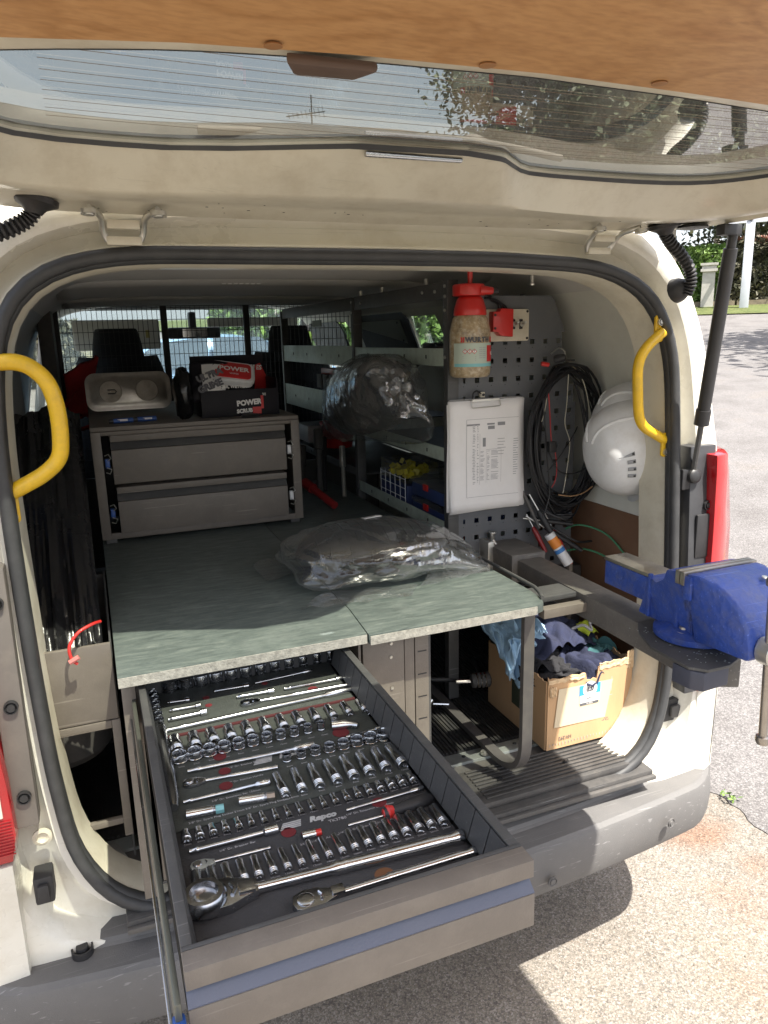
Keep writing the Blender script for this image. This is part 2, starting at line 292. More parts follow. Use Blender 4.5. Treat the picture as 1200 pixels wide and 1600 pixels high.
# ------------------------------------------------------------------ mesh builder
class M:
    def __init__(s): s.v = []; s.f = []; s.m = []
    def add(s, vs, fs, mi=0):
        o = len(s.v); s.v += [tuple(p) for p in vs]; s.f += [tuple(i + o for i in f) for f in fs]; s.m += [mi] * len(fs); return s
    def box(s, x0, x1, y0, y1, z0, z1, mi=0):
        v = [(x, y, z) for x in (x0, x1) for y in (y0, y1) for z in (z0, z1)]
        return s.add(v, [(0, 1, 3, 2), (4, 6, 7, 5), (0, 4, 5, 1), (2, 3, 7, 6), (0, 2, 6, 4), (1, 5, 7, 3)], mi)
    def obox(s, c, h, rot=None, mi=0):
        Rm = rot if rot is not None else Matrix.Identity(3); c = Vector(c)
        v = [c + Rm @ Vector((x * h[0], y * h[1], z * h[2])) for x in (-1, 1) for y in (-1, 1) for z in (-1, 1)]
        return s.add(v, [(0, 1, 3, 2), (4, 6, 7, 5), (0, 4, 5, 1), (2, 3, 7, 6), (0, 2, 6, 4), (1, 5, 7, 3)], mi)
    def cyl(s, p0, p1, r0, r1=None, n=12, caps=True, mi=0):
        p0 = Vector(p0); p1 = Vector(p1); r1 = r0 if r1 is None else r1
        d = (p1 - p0).normalized(); a = d.orthogonal().normalized(); b = d.cross(a)
        v = []
        for p, r in ((p0, r0), (p1, r1)):
            v += [p + (a * cos(2 * pi * i / n) + b * sin(2 * pi * i / n)) * r for i in range(n)]
        f = [(i, (i + 1) % n, n + (i + 1) % n, n + i) for i in range(n)]
        if caps: f += [tuple(range(n - 1, -1, -1)), tuple(range(n, 2 * n))]
        return s.add(v, f, mi)
    def tube(s, pts, r, n=8, closed=False, mi=0, rs=None, flat=None):
        P = [Vector(p) for p in pts]; K = len(P); v = []; a = None
        for i, p in enumerate(P):
            if closed: d = P[(i + 1) % K] - P[i - 1]
            else: d = P[min(i + 1, K - 1)] - P[max(i - 1, 0)]
            d = d.normalized() if d.length > 1e-9 else Vector((0, 0, 1))
            if a is None: a = d.orthogonal().normalized()
            a = (a - d * a.dot(d)); a = a.normalized() if a.length > 1e-6 else d.orthogonal().normalized()
            b = d.cross(a); rr = rs[i] if rs else r
            v += [p + (a * cos(2 * pi * j / n) + b * sin(2 * pi * j / n)) * rr for j in range(n)]
        f = []
        for i in range(K if closed else K - 1):
            i2 = (i + 1) % K
            f += [(i * n + j, i * n + (j + 1) % n, i2 * n + (j + 1) % n, i2 * n + j) for j in range(n)]
        if not closed: f += [tuple(range(n - 1, -1, -1)), tuple((K - 1) * n + j for j in range(n))]
        return s.add(v, f, mi)
    def lathe(s, prof, o=(0, 0, 0), axis=(0, 0, 1), n=16, mi=0, wob=None):
        o = Vector(o); d = Vector(axis).normalized(); a = d.orthogonal().normalized() if abs(d.z) < .999 else Vector((1, 0, 0)); b = d.cross(a)
        v = []
        for k, (r, h) in enumerate(prof):
            for i in range(n):
                rr = r * (wob(i, n, k) if wob else 1)
                v.append(o + d * h + (a * cos(2 * pi * i / n) + b * sin(2 * pi * i / n)) * rr)
        f = []
        for k in range(len(prof) - 1):
            f += [(k * n + i, k * n + (i + 1) % n, (k + 1) * n + (i + 1) % n, (k + 1) * n + i) for i in range(n)]
        f += [tuple(range(n - 1, -1, -1)), tuple((len(prof) - 1) * n + i for i in range(n))]
        return s.add(v, f, mi)
    def prism(s, poly, to3, a, b, mi=0):
        n = len(poly); v = [to3(p, a) for p in poly] + [to3(p, b) for p in poly]
        f = [tuple(range(n - 1, -1, -1)), tuple(range(n, 2 * n))] + [(i, (i + 1) % n, n + (i + 1) % n, n + i) for i in range(n)]
        return s.add(v, f, mi)
    def loft(s, loops, closed=True, skip=None, mi=0):
        n = len(loops[0]); v = [p for l in loops for p in l]; f = []
        for k in range(len(loops) - 1):
            for i in range(n if closed else n - 1):
                q = (k * n + i, k * n + (i + 1) % n, (k + 1) * n + (i + 1) % n, (k + 1) * n + i)
                if skip and skip(k, [Vector(v[j]) for j in q]): continue
                f.append(q)
        return s.add(v, f, mi)
    def grid(s, fn, nu, nv, mi=0):
        v = [fn(i / nu, j / nv) for i in range(nu + 1) for j in range(nv + 1)]; w_ = nv + 1
        return s.add(v, [(i * w_ + j, (i + 1) * w_ + j, (i + 1) * w_ + j + 1, i * w_ + j + 1) for i in range(nu) for j in range(nv)], mi)
    def mesh(s, name, mats, smooth=35, recalc=True, bevel=0):
        me = bpy.data.meshes.new(name); me.from_pydata(s.v, [], s.f)
        for m in (mats if isinstance(mats, (list, tuple)) else [mats]): me.materials.append(m)
        me.polygons.foreach_set('material_index', s.m)
        if recalc or bevel:
            bm = bmesh.new(); bm.from_mesh(me)
            bmesh.ops.remove_doubles(bm, verts=bm.verts, dist=1e-6)
            if recalc: bmesh.ops.recalc_face_normals(bm, faces=bm.faces)
            if bevel:
                es = [e for e in bm.edges if len(e.link_faces) == 2 and e.calc_face_angle(0) > radians(30)]
                bmesh.ops.bevel(bm, geom=es, offset=bevel, segments=2, affect='EDGES', clamp_overlap=True, profile=.6)
            bm.to_mesh(me); bm.free()
        if smooth:
            me.polygons.foreach_set('use_smooth', [True] * len(me.polygons))
            me.set_sharp_from_angle(angle=radians(smooth))
        me.update(); return me
    def build(s, name, mats, parent=None, smooth=35, bevel=0, recalc=True, solid=0, sub=0):
        return link(s.mesh(name, mats, smooth, recalc, bevel), name, parent, solid, sub)
def link(me, name, parent=None, solid=0, sub=0):
    o = bpy.data.objects.new(name, me); COL.objects.link(o)
    if parent is not None:
        o.parent = parent; o.matrix_parent_inverse = base_inv(parent)
    if sub:
        md = o.modifiers.new('sub', 'SUBSURF'); md.levels = sub; md.render_levels = sub
    if solid:
        md = o.modifiers.new('solid', 'SOLIDIFY'); md.thickness = solid; md.offset = 0
    return o
def base_inv(p):
    """parents keep their world place; children are given in world coordinates"""
    mt = Matrix.Identity(4); q = p; chain = []
    while q is not None: chain.append(q); q = q.parent
    for q in reversed(chain): mt = mt @ (q.matrix_parent_inverse if q.parent else Matrix.Identity(4)) @ q.matrix_basis
    return mt.inverted()
def tag(o, label, cat, group=None):
    o['label'] = label; o['category'] = cat
    if group: o['group'] = group
    return o
def thing(name, label, cat, loc=(0, 0, 0), group=None):
    o = bpy.data.objects.new(name, None); COL.objects.link(o); o.location = loc; o.empty_display_size = .05
    return tag(o, label, cat, group)
def struct(o): o['kind'] = 'structure'; return o
def stuff(o): o['kind'] = 'stuff'; return o
def bez(pts, n=8, closed=False):
    """Catmull-Rom through points"""
    P = [Vector(p) for p in pts]; K = len(P); out = []
    for i in range(K if closed else K - 1):
        a, b, c, d = (P[(i - 1) % K] if closed or i > 0 else P[0]), P[i], P[(i + 1) % K], (P[(i + 2) % K] if closed or i + 2 < K else P[-1])
        for j in range(n):
            t = j / n
            out.append(.5 * ((2 * b) + (c - a) * t + (2 * a - 5 * b + 4 * c - d) * t * t + (3 * b - a - 3 * c + d) * t ** 3))
    if not closed: out.append(P[-1])
    return out
def rrect(x0, x1, y0, y1, r, n=5):
    out = []
    for cx, cy, a0 in ((x1 - r, y1 - r, 0), (x0 + r, y1 - r, 90), (x0 + r, y0 + r, 180), (x1 - r, y0 + r, 270)):
        for k in range(n + 1):
            a = radians(a0 + 90 * k / n); out.append((cx + r * cos(a), cy + r * sin(a)))
    return out
def text(s, size, mat, parent, o, xd, yd, align='CENTER', ext=.0002, name='lettering', bold=0.0, shear=0.0):
    cu = bpy.data.curves.new('txt', 'FONT'); cu.body = s; cu.size = size; cu.align_x = align; cu.align_y = 'CENTER'
    cu.extrude = ext; cu.offset = bold; cu.shear = shear; cu.resolution_u = 2
    ob = bpy.data.objects.new('txt', cu); COL.objects.link(ob)
    dg = bpy.context.evaluated_depsgraph_get(); me = bpy.data.meshes.new_from_object(ob.evaluated_get(dg))
    bpy.data.objects.remove(ob); me.materials.clear(); me.materials.append(mat)
    x = Vector(xd).normalized(); y = Vector(yd); y = (y - x * y.dot(x)).normalized(); z = x.cross(y)
    mt = Matrix(((x.x, y.x, z.x, o[0]), (x.y, y.y, z.y, o[1]), (x.z, y.z, z.z, o[2]), (0, 0, 0, 1)))
    me.transform(mt)
    return link(me, name, parent)
XZ = lambda p, d: (p[0], d, p[1])     # polygon in x,z at depth y
XY = lambda p, d: (p[0], p[1], d)
YZ = lambda p, d: (d, p[0], p[1])
def nz(p, s=1.0): return noise.noise(Vector(p) * s)
ORD = ['first', 'second', 'third', 'fourth', 'fifth', 'sixth', 'seventh', 'eighth', 'ninth', 'tenth', 'eleventh', 'twelfth', 'thirteenth',
       'fourteenth', 'fifteenth', 'sixteenth', 'seventeenth', 'eighteenth', 'nineteenth', 'twentieth', 'twenty-first', 'twenty-second', 'twenty-third']
# ================================================================== GROUND AND BACKGROUND
def gz(x, y):
    u = .70 * x + .71 * y - 2.6
    if u <= 0: return 0.0
    e = min(u, 30.0); h = .094 * (e - 1.2 * (1 - math.exp(-e / 1.2)))
    return h
def sheet(name, xs, ys, dz, mat, keep=None):
    m = M(); v = [(x, y, gz(x, y) + dz) for x in xs for y in ys]; W_ = len(ys); f = []
    for i in range(len(xs) - 1):
        for j in range(W_ - 1):
            if keep and not keep((xs[i] + xs[i + 1]) / 2, (ys[j] + ys[j + 1]) / 2): continue
            f.append((i * W_ + j, (i + 1) * W_ + j, (i + 1) * W_ + j + 1, i * W_ + j + 1))
    m.add(v, f); o = m.build(name, mat, smooth=80, recalc=False); return struct(o)
def rng(a, b, s): 
    n = max(1, round((b - a) / s)); return [a + (b - a) * i / n for i in range(n + 1)]
big = [-1500, -600, -250, -120, -60] + rng(-40, 60, 2.5) + [90, 150, 300, 700, 1500]
sheet('ground', big, big, -.03, soilm)
# road: from the driveway's ragged edge outwards, up to the verge
road = M(); ys = rng(-30, 60, .5); ys = rng(-30, -2, .5) + rng(-1.95, 2.5, .03) + rng(2.55, 60, .5)
n_ = len(ys); xs = [-.001, 0, .35, .8, 1.6, 3, 5, 8, 12, 17, 23, 30, 38]; v = []
def edge(y): return 1.365 + .018 * nz((y * 3, 0, 3)) + .02 * nz((y * 14, 1, 3)) + .012 * nz((y * 45, 5, 1)) + .03 * math.exp(-((y - .4) / .12) ** 2)
for y in ys:
    for dx in xs:
        x = edge(y) + dx; z = gz(x, y) + (.0035 if dx >= 0 else -.006)
        v.append((x, y, z))
W_ = len(xs); f = []
def uu(x, y): return .70 * x + .71 * y
VERGE = 27.0
for i in range(n_ - 1):
    for j in range(W_ - 1):
        a = v[i * W_ + j]
        if uu(a[0], a[1]) > VERGE + 1.5: continue
        f.append((i * W_ + j, i * W_ + j + 1, (i + 1) * W_ + j + 1, (i + 1) * W_ + j))
road.add(v, f); struct(road.build('road', asphalt, smooth=80, recalc=False))
sheet('driveway', rng(-9, 1.43, .35), rng(-10, 20, .35), 0.0, concrete)
# grass verge strip across the view
vg = M(); d1 = Vector((.70, .71, 0)); d2 = Vector((.71, -.70, 0)); v = []
for i in range(61):
    for j in range(7):
        p = d1 * (VERGE - 1.6 + j * 1.2 + .15 * nz((i * .7, 1, 2))) + d2 * (-35 + i * 1.2); v.append((p.x, p.y, gz(p.x, p.y) + .04 + .02 * (j > 1)))
vg.add(v, [(i * 7 + j, (i + 1) * 7 + j, (i + 1) * 7 + j + 1, i * 7 + j + 1) for i in range(60) for j in range(6)])
struct(vg.build('grass_verge', grassm, smooth=80, recalc=False))
# loose pebbles lying on the driveway near the bumper
pb = M()
for i in range(420):
    x = R.uniform(.2, 1.42); y = R.uniform(-.75, .7); r = R.uniform(.0015, .0042)
    k = [(x + r * sx, y + r * sy * .8, sz) for sx, sy, sz in ((1, .2, r * .5), (-.2, 1, r * .5), (-1, -.1, r * .4), (.1, -1, r * .6), (0, 0, r * 1.2), (0, 0, -.001))]
    pb.add(k, [(0, 1, 4), (1, 2, 4), (2, 3, 4), (3, 0, 4), (1, 0, 5), (2, 1, 5), (3, 2, 5), (0, 3, 5)])
stuff(tag(pb.build('loose_gravel', concrete, smooth=0, recalc=False), 'tiny loose stones scattered over the driveway beside the bumper', 'gravel'))
def leaf_mass(n, fn, size, seed=1, up=.4):
    rr = random.Random(seed); m = M()
    for _ in range(n):
        p = Vector(fn(rr)); s_ = size * rr.uniform(.6, 1.35)
        d = Vector((rr.gauss(0, 1), rr.gauss(0, 1), rr.gauss(0, 1) + up)).normalized(); a = d.orthogonal().normalized(); b = d.cross(a); t = rr.uniform(0, 6.28)
        a, b = a * cos(t) + b * sin(t), b * cos(t) - a * sin(t)
        m.add([p - a * s_, p + b * s_ * .45, p + a * s_, p - b * s_ * .45], [(0, 1, 2, 3)])
    return m
# weed in the crack between driveway and road
wd = thing('weed', 'small yellow green weed in the crack between driveway and asphalt', 'weed', (1.40, .39, 0))
leaf_mass(26, lambda r: (1.405 + r.gauss(0, .012), .385 + r.gauss(0, .012), r.uniform(.012, .03)), .009, 3, 1.0).build('leaf', leafg, wd, smooth=0, recalc=False)
# hedges
def ray_at(px, py, dist):
    """place far background by bearing from the driveway"""
    d = FW + RT * ((px - 600) / 1151.74) + UP * ((800 - py) / 1151.74); h = hypot(d.x, d.y); return CAM + d * (dist / h)
def hedge(name, label, p0, p1, h, dpt, mat, n, seed, base=None):
    t = thing(name, label, 'hedge', (p0[0], p0[1], gz(*p0)), None)
    A = Vector((*p0, 0)); B_ = Vector((*p1, 0)); L_ = (B_ - A); nn = Vector((-L_.y, L_.x, 0)).normalized()
    def f(r):
        u = r.random(); face = r.random()
        if face < .62: a, b = .5 + .06 * r.gauss(0, 1), r.random()
        elif face < .85: a, b = r.uniform(-.5, .5), 1 + .03 * r.gauss(0, 1)
        else: a, b = r.uniform(-.4, .5), r.uniform(0, .95)
        p = A + L_ * u + nn * (-a * dpt); hh = h * (1 + .05 * nz((u * 9, seed, 2)))
        return (p.x, p.y, gz(p.x, p.y) + .12 + b * hh)
    leaf_mass(n, f, .12, seed).build('foliage', mat, t, smooth=0, recalc=False)
    core = M(); q = [A + nn * (.38 * dpt), B_ + nn * (.38 * dpt), B_ - nn * (.4 * dpt), A - nn * (.4 * dpt)]
    core.add([(p.x, p.y, gz(p.x, p.y)) for p in q] + [(p.x, p.y, gz(p.x, p.y) + h * .95) for p in q], [(0, 1, 5, 4), (1, 2, 6, 5), (2, 3, 7, 6), (3, 0, 4, 7), (4, 5, 6, 7)])
    core.build('branches', leafd, t, smooth=0)
    return t
def far(px, dist): p = ray_at(px, 480, dist); return (p.x, p.y)
h0 = d1 * (VERGE + 2.6)
def hx(px, off=0.0):
    d = ray_at(px, 480, 1.0) - CAM; d.z = 0; t = ((VERGE + 2.6 + off) - (CAM.x * .70 + CAM.y * .71) / 1.0) / (d.x * .70 + d.y * .71); p = CAM + d * t; return p.x * .71 - p.y * .70
def hp(s): p = h0 + d2 * s; return (p.x, p.y)
# bearing 46 deg is roughly along d1: s=0 there
hedge('clipped_hedge', 'bright green clipped hedge between the stone pillar and the white post', hp(hx(1138) - 15), hp(hx(1138)), 1.85, 1.0, leafg, 30000, 5)
hedge('clipped_hedge', 'darker hedge with reddish top right of the white post', hp(hx(1138)), hp(hx(1138) + 8), 2.1, 1.1, leafd, 16000, 6)
tr_ = M()
def redtop(r):
    p = h0 + d2 * (hx(1138) + r.uniform(0, 7.9)) + d1 * r.uniform(-.6, .3); return (p.x, p.y, gz(p.x, p.y) + 2.1 + r.uniform(0, .26))
leaf_mass(3200, redtop, .08, 8).build('new_growth', leafr, bpy.data.objects['clipped_hedge.001'], smooth=0, recalc=False)
hedge('far_hedge', 'tall leafy hedge seen in front of the van through the windscreen', (2.4, 17.5), (12, 15.5), 2.6, 1.4, leafg, 14000, 9)
hedge('far_hedge', 'low dark hedge left of the parked car seen through the mesh', (-7, 17), (-.6, 17.6), 1.2, 1.0, leafd, 5000, 10)
# pillar
pl = thing('gate_pillar', 'pale rendered gate pillar with a stepped cap against the green hedge', 'pillar', (*hp(-1.55), 0))
def oriented(p, sx, sy, z0, z1, m):
    c = Vector((p[0], p[1], 0)); v = [c + d2 * a * sx + d1 * b * sy + Vector((0, 0, z)) for z in (z0, z1) for a, b in ((-1, -1), (1, -1), (1, 1), (-1, 1))]
    m.add(v, [(0, 3, 2, 1), (4, 5, 6, 7), (0, 1, 5, 4), (1, 2, 6, 5), (2, 3, 7, 6), (3, 0, 4, 7)])
pp = h0 + d2 * hx(1104, -.9) - d1 * .9; g0 = gz(pp.x, pp.y)
m = M(); oriented(pp, .21, .21, g0 - .1, g0 + 1.25, m); m.build('shaft', stonem, pl)
m = M(); oriented(pp, .28, .28, g0 + 1.25, g0 + 1.34, m); oriented(pp, .24, .24, g0 + 1.34, g0 + 1.46, m); oriented(pp, .29, .29, g0 + 1.46, g0 + 1.54, m); m.build('cap', stonem, pl)
# low timber edging of the verge
for k in range(19):
    q = h0 + d2 * (-14 + k * 1.15) - d1 * .75; m = M(); oriented(q, .54, .05, gz(q.x, q.y), gz(q.x, q.y) + .22, m)
    tag(m.build('timber_edging', winm), f'{ORD[k]} weathered timber edging board from the left at the foot of the hedges', 'edging', 'timber boards along the hedge foot')
# white carport frame
cp = thing('carport', 'white steel carport frame with one slim post standing on the verge', 'carport', (0, 0, 0))
q = h0 + d2 * hx(1162, -2.0) - d1 * 2.0; gq = gz(q.x, q.y)
m = M(); oriented(q, .14, .1, gq - .05, gq + 2.95, m); oriented(q, .17, .16, gq - .05, gq + .02, m); m.build('post', postm, cp, bevel=.01)
m = M(); oriented(q + d2 * -3.8, 4.3, .1, gq + 2.78, gq + 3.06, m); m.build('beam', postm, cp)
m = M(); oriented(q + d2 * -7.6, .14, .1, gq - .05, gq + 2.8, m); m.build('post', postm, cp)
m = M(); m.cyl(q - d1 * .12 + Vector((0, 0, gq + 2.9)), q - d1 * .1 + Vector((0, 0, gq + 2.9)), .07); m.build('bolt_hole', blackp, cp)
m = M()
for s_ in (-7.6, -5.7, -3.8, -1.9, 0): c = q + d2 * s_ + d1 * 2.2; oriented(c, .06, 2.3, gq + 3.06, gq + 3.2, m)
m.build('rafter', postm, cp)
# trees
def tree(px, dist, H, cr, label, seed, n=7000, lean=0.0, base_h=.35, leaf=.16, group=None, at=None):
    p = Vector((*at, 0)) if at else ray_at(px, 480, dist); x, y = p.x, p.y; z = gz(x, y); rr = random.Random(seed)
    t = thing('gum_tree', label, 'tree', (x, y, z), group)
    m = M(); tops = []
    trunk = [Vector((x + lean * H * k * k * .5 + .12 * nz((k * 3, seed, 1)) * H * .3, y + .1 * nz((k * 3, seed, 7)) * H * .3, z + H * .8 * k)) for k in [i / 7 for i in range(8)]]
    m.tube(trunk, 1, n=7, rs=[H * .022 * (1 - .8 * i / 7) + .02 for i in range(8)])
    for b in range(11):
        k = rr.uniform(base_h, .95); i = min(6, int(k * 7)); s0 = trunk[i].lerp(trunk[i + 1], k * 7 - i); a = rr.uniform(0, 6.28)
        ln = cr * rr.uniform(.5, 1.0) * (1.15 - .5 * k); up = rr.uniform(.25, .9)
        e = s0 + Vector((cos(a) * ln, sin(a) * ln, ln * up)); mid = s0.lerp(e, .5) + Vector((0, 0, ln * .12))
        m.tube([s0, mid, e], 1, n=5, rs=[H * .008, H * .005, .015]); tops += [mid.lerp(e, .6), e]
        for _ in range(2):
            e2 = mid + Vector((rr.gauss(0, 1), rr.gauss(0, 1), rr.uniform(.1, 1))) * cr * .28; m.tube([mid, e2], 1, n=4, rs=[H * .004, .01]); tops.append(e2)
    m.build('trunk', barkm, t)
    def f(r):
        c = tops[r.randrange(len(tops))]; s_ = cr * .21
        return (c.x + r.gauss(0, s_), c.y + r.gauss(0, s_), c.z + r.gauss(0, s_ * .75) + .1)
    leaf_mass(n, f, leaf, seed, .1).build('crown', leafe, t, smooth=0, recalc=False)
TREES = [(1130, 40, 6.5, 2.6, 'spindly gum tree behind the bright green hedge', 21, 3500), (1172, 38, 8.5, 2.8, 'bare trunked gum tree behind the white post', 22, 3800),
         (1215, 36, 9, 3, 'leafier gum tree at the right edge behind the dark hedge', 23, 6000),
         (840, 34, 13.2, 3.6, 'broad gum tree seen through the rear glass, left of the pair', 24, 20000), (960, 33, 13.0, 3.0, 'tall gum tree seen through the rear glass beside the broad one', 25, 18000),
         (1040, 30, 10.2, 2.8, 'thin gum tree seen through the rear glass near its right corner', 26, 13000), (900, 44, 12.0, 3.2, 'more distant gum tree seen between the two in the rear glass', 27, 9000)]
for a in TREES: tree(*a[:4], a[4], a[5], a[6])
tree(0, 0, 11, 3.6, 'gum tree beside the road whose crown shades the asphalt', 31, 3600, at=(15.5, 6.5), leaf=.2)
# antenna on a mast
am = thing('tv_antenna', 'thin television antenna on a tall mast seen through the rear glass', 'antenna', (0, 0, 0))
pa = ray_at(500, 480, 30); zt = ray_at(495, 148, 30).z; zg = gz(pa.x, pa.y)
m = M(); m.cyl((pa.x, pa.y, zg), (pa.x, pa.y, zt), .03, .022, n=6); m.build('mast', blackp, am)
m = M(); c = Vector((pa.x, pa.y, zt - .62)); ax = Vector((.9, -.42, .08)).normalized(); m.cyl(c - ax * .95, c + ax * .5, .022, n=5)
for k in range(9):
    q = c + ax * (-.85 + k * .16); l_ = .22 + .035 * k; m.cyl(q + Vector((.2, .4, -.25)) * -l_, q + Vector((.2, .4, -.25)) * l_, .012, n=4)
m.build('boom', blackp, am)
# timber power pole
for px, dd, lab in ((1112, 45, 'slim grey pole rising behind the bright green hedge'), (1188, 41, 'grey timber pole behind the dark hedge right of the white post')):
    p = ray_at(px, 480, dd); m = M(); m.cyl((p.x, p.y, gz(p.x, p.y)), (p.x, p.y, gz(p.x, p.y) + 9), .17, .13, n=8); tag(m.build('pole', barkm), lab, 'pole')
# parked car in front of the van
def car(x, y):
    z = gz(x, y) * .5
    t = thing('parked_car', 'light blue car parked in front of the van, seen through the windscreen', 'car', (x, y, z))
    prof = [(-2.2, .35), (-2.25, .75), (-2.0, .95), (-1.5, 1.05), (-.9, 1.42), (-.3, 1.55), (.5, 1.55), (1.2, 1.38), (1.9, 1.02), (2.25, .9), (2.3, .4)]
    m = M(); loops = []
    for k, s_ in ((-1, .86), (-.93, .97), (0, 1.0), (.93, .97), (1, .86)):
        loops.append([(x + a * .98, y + k * .88 * (1 if b < 1.06 else .8), z + .3 + (b - .3) * s_) for a, b in prof])
    m.loft([[l[i] for l in loops] for i in range(len(prof))], closed=False)
    m.add(loops[0], [tuple(range(len(prof)))]); m.add(loops[-1], [tuple(range(len(prof)))])
    m.build('body', carblue, t, sub=1)
    g = M()
    for k in (-1, 1): g.prism([(x + a, z + b) for a, b in ((-1.25, 1.06), (-.75, 1.40), (-.05, 1.48), (-.05, 1.06))], XZ, y + k * .80, y + k * .86); g.prism([(x + a, z + b) for a, b in ((.03, 1.06), (.03, 1.48), (.7, 1.46), (1.35, 1.08))], XZ, y + k * .80, y + k * .86)
    g.build('side_window', carglass, t)
    for a in (-1.4, 1.4):
        for k in (-1, 1):
            c = M(); c.lathe([(.02, 0), (.30, 0), (.33, .03), (.33, .17), (.30, .2), (.02, .2)], (x + a, y + k * .85 - .1, z + .33), (0, 1, 0), n=20); wv = c.build('wheel', tyrem, t)
    return t
car(1.15, 10.5)

# ================================================================== VAN
van = thing('van', 'cream white panel van with its rear tailgate raised, fitted out as a mobile workshop', 'van', (0, 0, 0))
Nn = 160; CT = (0.005, 1.15)
Spoly = [(.0, 1.79), (.25, 1.789), (.496, 1.779), (.618, 1.742), (.683, 1.673), (.716, 1.572), (.724, 1.362), (.728, 1.046), (.716, .781), (.694, .664), (.64, .582), (.541, .545), (.353, .532), (0, .528),
         (-.42, .533), (-.545, .552), (-.622, .60), (-.677, .71), (-.695, .89), (-.702, 1.07), (-.706, 1.25), (-.708, 1.45), (-.70, 1.60), (-.68, 1.69), (-.637, 1.742), (-.582, 1.771), (-.48, 1.788), (-.25, 1.789)]
Ohalf = [(0, 1.945), (.35, 1.94), (.58, 1.915), (.70, 1.86), (.785, 1.75), (.845, 1.6), (.905, 1.33), (.945, 1.05), (.95, .82), (.93, .6), (.90, .44), (.5, .42)]
Opoly = Ohalf + [(-x, z) for x, z in reversed(Ohalf[1:])]
Whalf = [(0, 1.835), (.4, 1.83), (.60, 1.80), (.68, 1.765), (.735, 1.70), (.78, 1.58), (.815, 1.4), (.83, 1.1), (.83, .8), (.83, .585), (.5, .582)]
Wpoly = Whalf + [(-x, z) for x, z in reversed(Whalf[1:])]
def star(poly, smooth=2, n=Nn, ct=CT):
    out = []
    K = len(poly)
    for i in range(n):
        a = 2 * pi * i / n; d = (cos(a), sin(a)); best = None
        for k in range(K):
            p, q = poly[k], poly[(k + 1) % K]; ex, ey = q[0] - p[0], q[1] - p[1]; den = d[0] * ey - d[1] * ex
            if abs(den) < 1e-12: continue
            t = ((p[0] - ct[0]) * ey - (p[1] - ct[1]) * ex) / den; u = ((p[0] - ct[0]) * d[1] - (p[1] - ct[1]) * d[0]) / den
            if t > 0 and -1e-9 <= u <= 1 + 1e-9 and (best is None or t > best): best = t
        out.append((ct[0] + d[0] * best, ct[1] + d[1] * best))
    for _ in range(smooth):
        out = [((out[i - 1][0] + 2 * out[i][0] + out[(i + 1) % n][0]) / 4, (out[i - 1][1] + 2 * out[i][1] + out[(i + 1) % n][1]) / 4) for i in range(n)]
    return out
S = star(Spoly, 3); O = star(Opoly, 2); Wl = star(Wpoly, 1)
def y0(z): return .06 * (z - .6)
def mixl(t, dy, A=None, B_=None):
    A = A or S; B_ = B_ or O
    return [(a[0] + (b[0] - a[0]) * t, y0(a[1] + (b[1] - a[1]) * t) + dy, a[1] + (b[1] - a[1]) * t) for a, b in zip(A, B_)]
def at_y(L_, y): return [(p[0], y, p[1]) for p in L_]
ext = [mixl(0, .012), mixl(.10, .010), mixl(.17, .035), mixl(.34, .045), mixl(.42, .0), mixl(.52, -.006), mixl(.80, .004), mixl(.93, .03), mixl(1, .10),
       at_y(O, .30), at_y(O, 1.35), at_y(O, 1.75), at_y(O, 2.42), at_y(O, 3.15)]
def skip_ext(k, q):
    c = sum(q, Vector()) / 4
    if 2.42 < c.y < 3.15 and abs(c.x) > .6 and 1.2 < c.z < 1.72: return True
    if 1.35 < c.y < 1.75 and c.x > .6 and 1.52 < c.z < 1.72: return True
    return False
bm_ = M(); bm_.loft(ext, skip=skip_ext)
body = bm_.build('body_shell', white, van, smooth=50)
inn = [mixl(0, .012), [(CT[0] + (p[0] - CT[0]) * .990, y0(p[1]) + .014, CT[1] + (p[1] - CT[1]) * .985) for p in S],
       [(CT[0] + (p[0] - CT[0]) * .982, y0(p[1]) + .035, CT[1] + (p[1] - CT[1]) * .972) for p in S],
       [(CT[0] + (p[0] - CT[0]) * .977, y0(p[1]) + .10, CT[1] + (p[1] - CT[1]) * .972) for p in S]]
m = M(); m.loft(inn); m.build('door_frame', cream, van, smooth=50)
walls = [inn[3], at_y(Wl, .20), at_y(Wl, 1.35), at_y(Wl, 1.75), at_y(Wl, 2.42), at_y(Wl, 3.15)]
ceil_ = lambda q: sum((p.z for p in q)) / 4 > 1.745
def sk_wall(k, q):
    c = sum(q, Vector()) / 4
    return ceil_(q) or c.z < .60 or skip_ext(k, q) or c.x < 0
m = M(); m.loft(walls, skip=sk_wall); m.build('wall_lining', wall_in, van, smooth=50)
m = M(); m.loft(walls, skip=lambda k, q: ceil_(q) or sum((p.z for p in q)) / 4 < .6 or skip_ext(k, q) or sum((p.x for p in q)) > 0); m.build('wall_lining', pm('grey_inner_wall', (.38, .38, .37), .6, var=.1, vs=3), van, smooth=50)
m = M(); m.loft(walls, skip=lambda k, q: not ceil_(q)); m.build('headliner', headl, van, smooth=50)
# ribs across the ceiling
for k, (ya, yb, zb) in enumerate(((.17, .50, 1.792), (.56, 1.02, 1.806), (1.06, 1.85, 1.80), (1.9, 2.25, 1.795))):
    m = M(); m.grid(lambda u, v_, ya=ya, yb=yb, zb=zb: ((u - .5) * 1.24, ya + (yb - ya) * v_, zb + .02 * abs(v_ - .5) * 2 - .10 * abs(u - .5) ** 3), 24, 6)
    m.build('roof_bow', headl, van, smooth=60, solid=.01)
m = M()
for k in range(7): m.box(-.185 + k * .016, -.175 + k * .016, .80, .815, 1.7885, 1.7905)
m.build('roof_sticker', whitei, van)
# floor
m = M(); m.box(-.83, .83, .10, 3.1, .545, .583); m.build('load_floor', greyp, van)
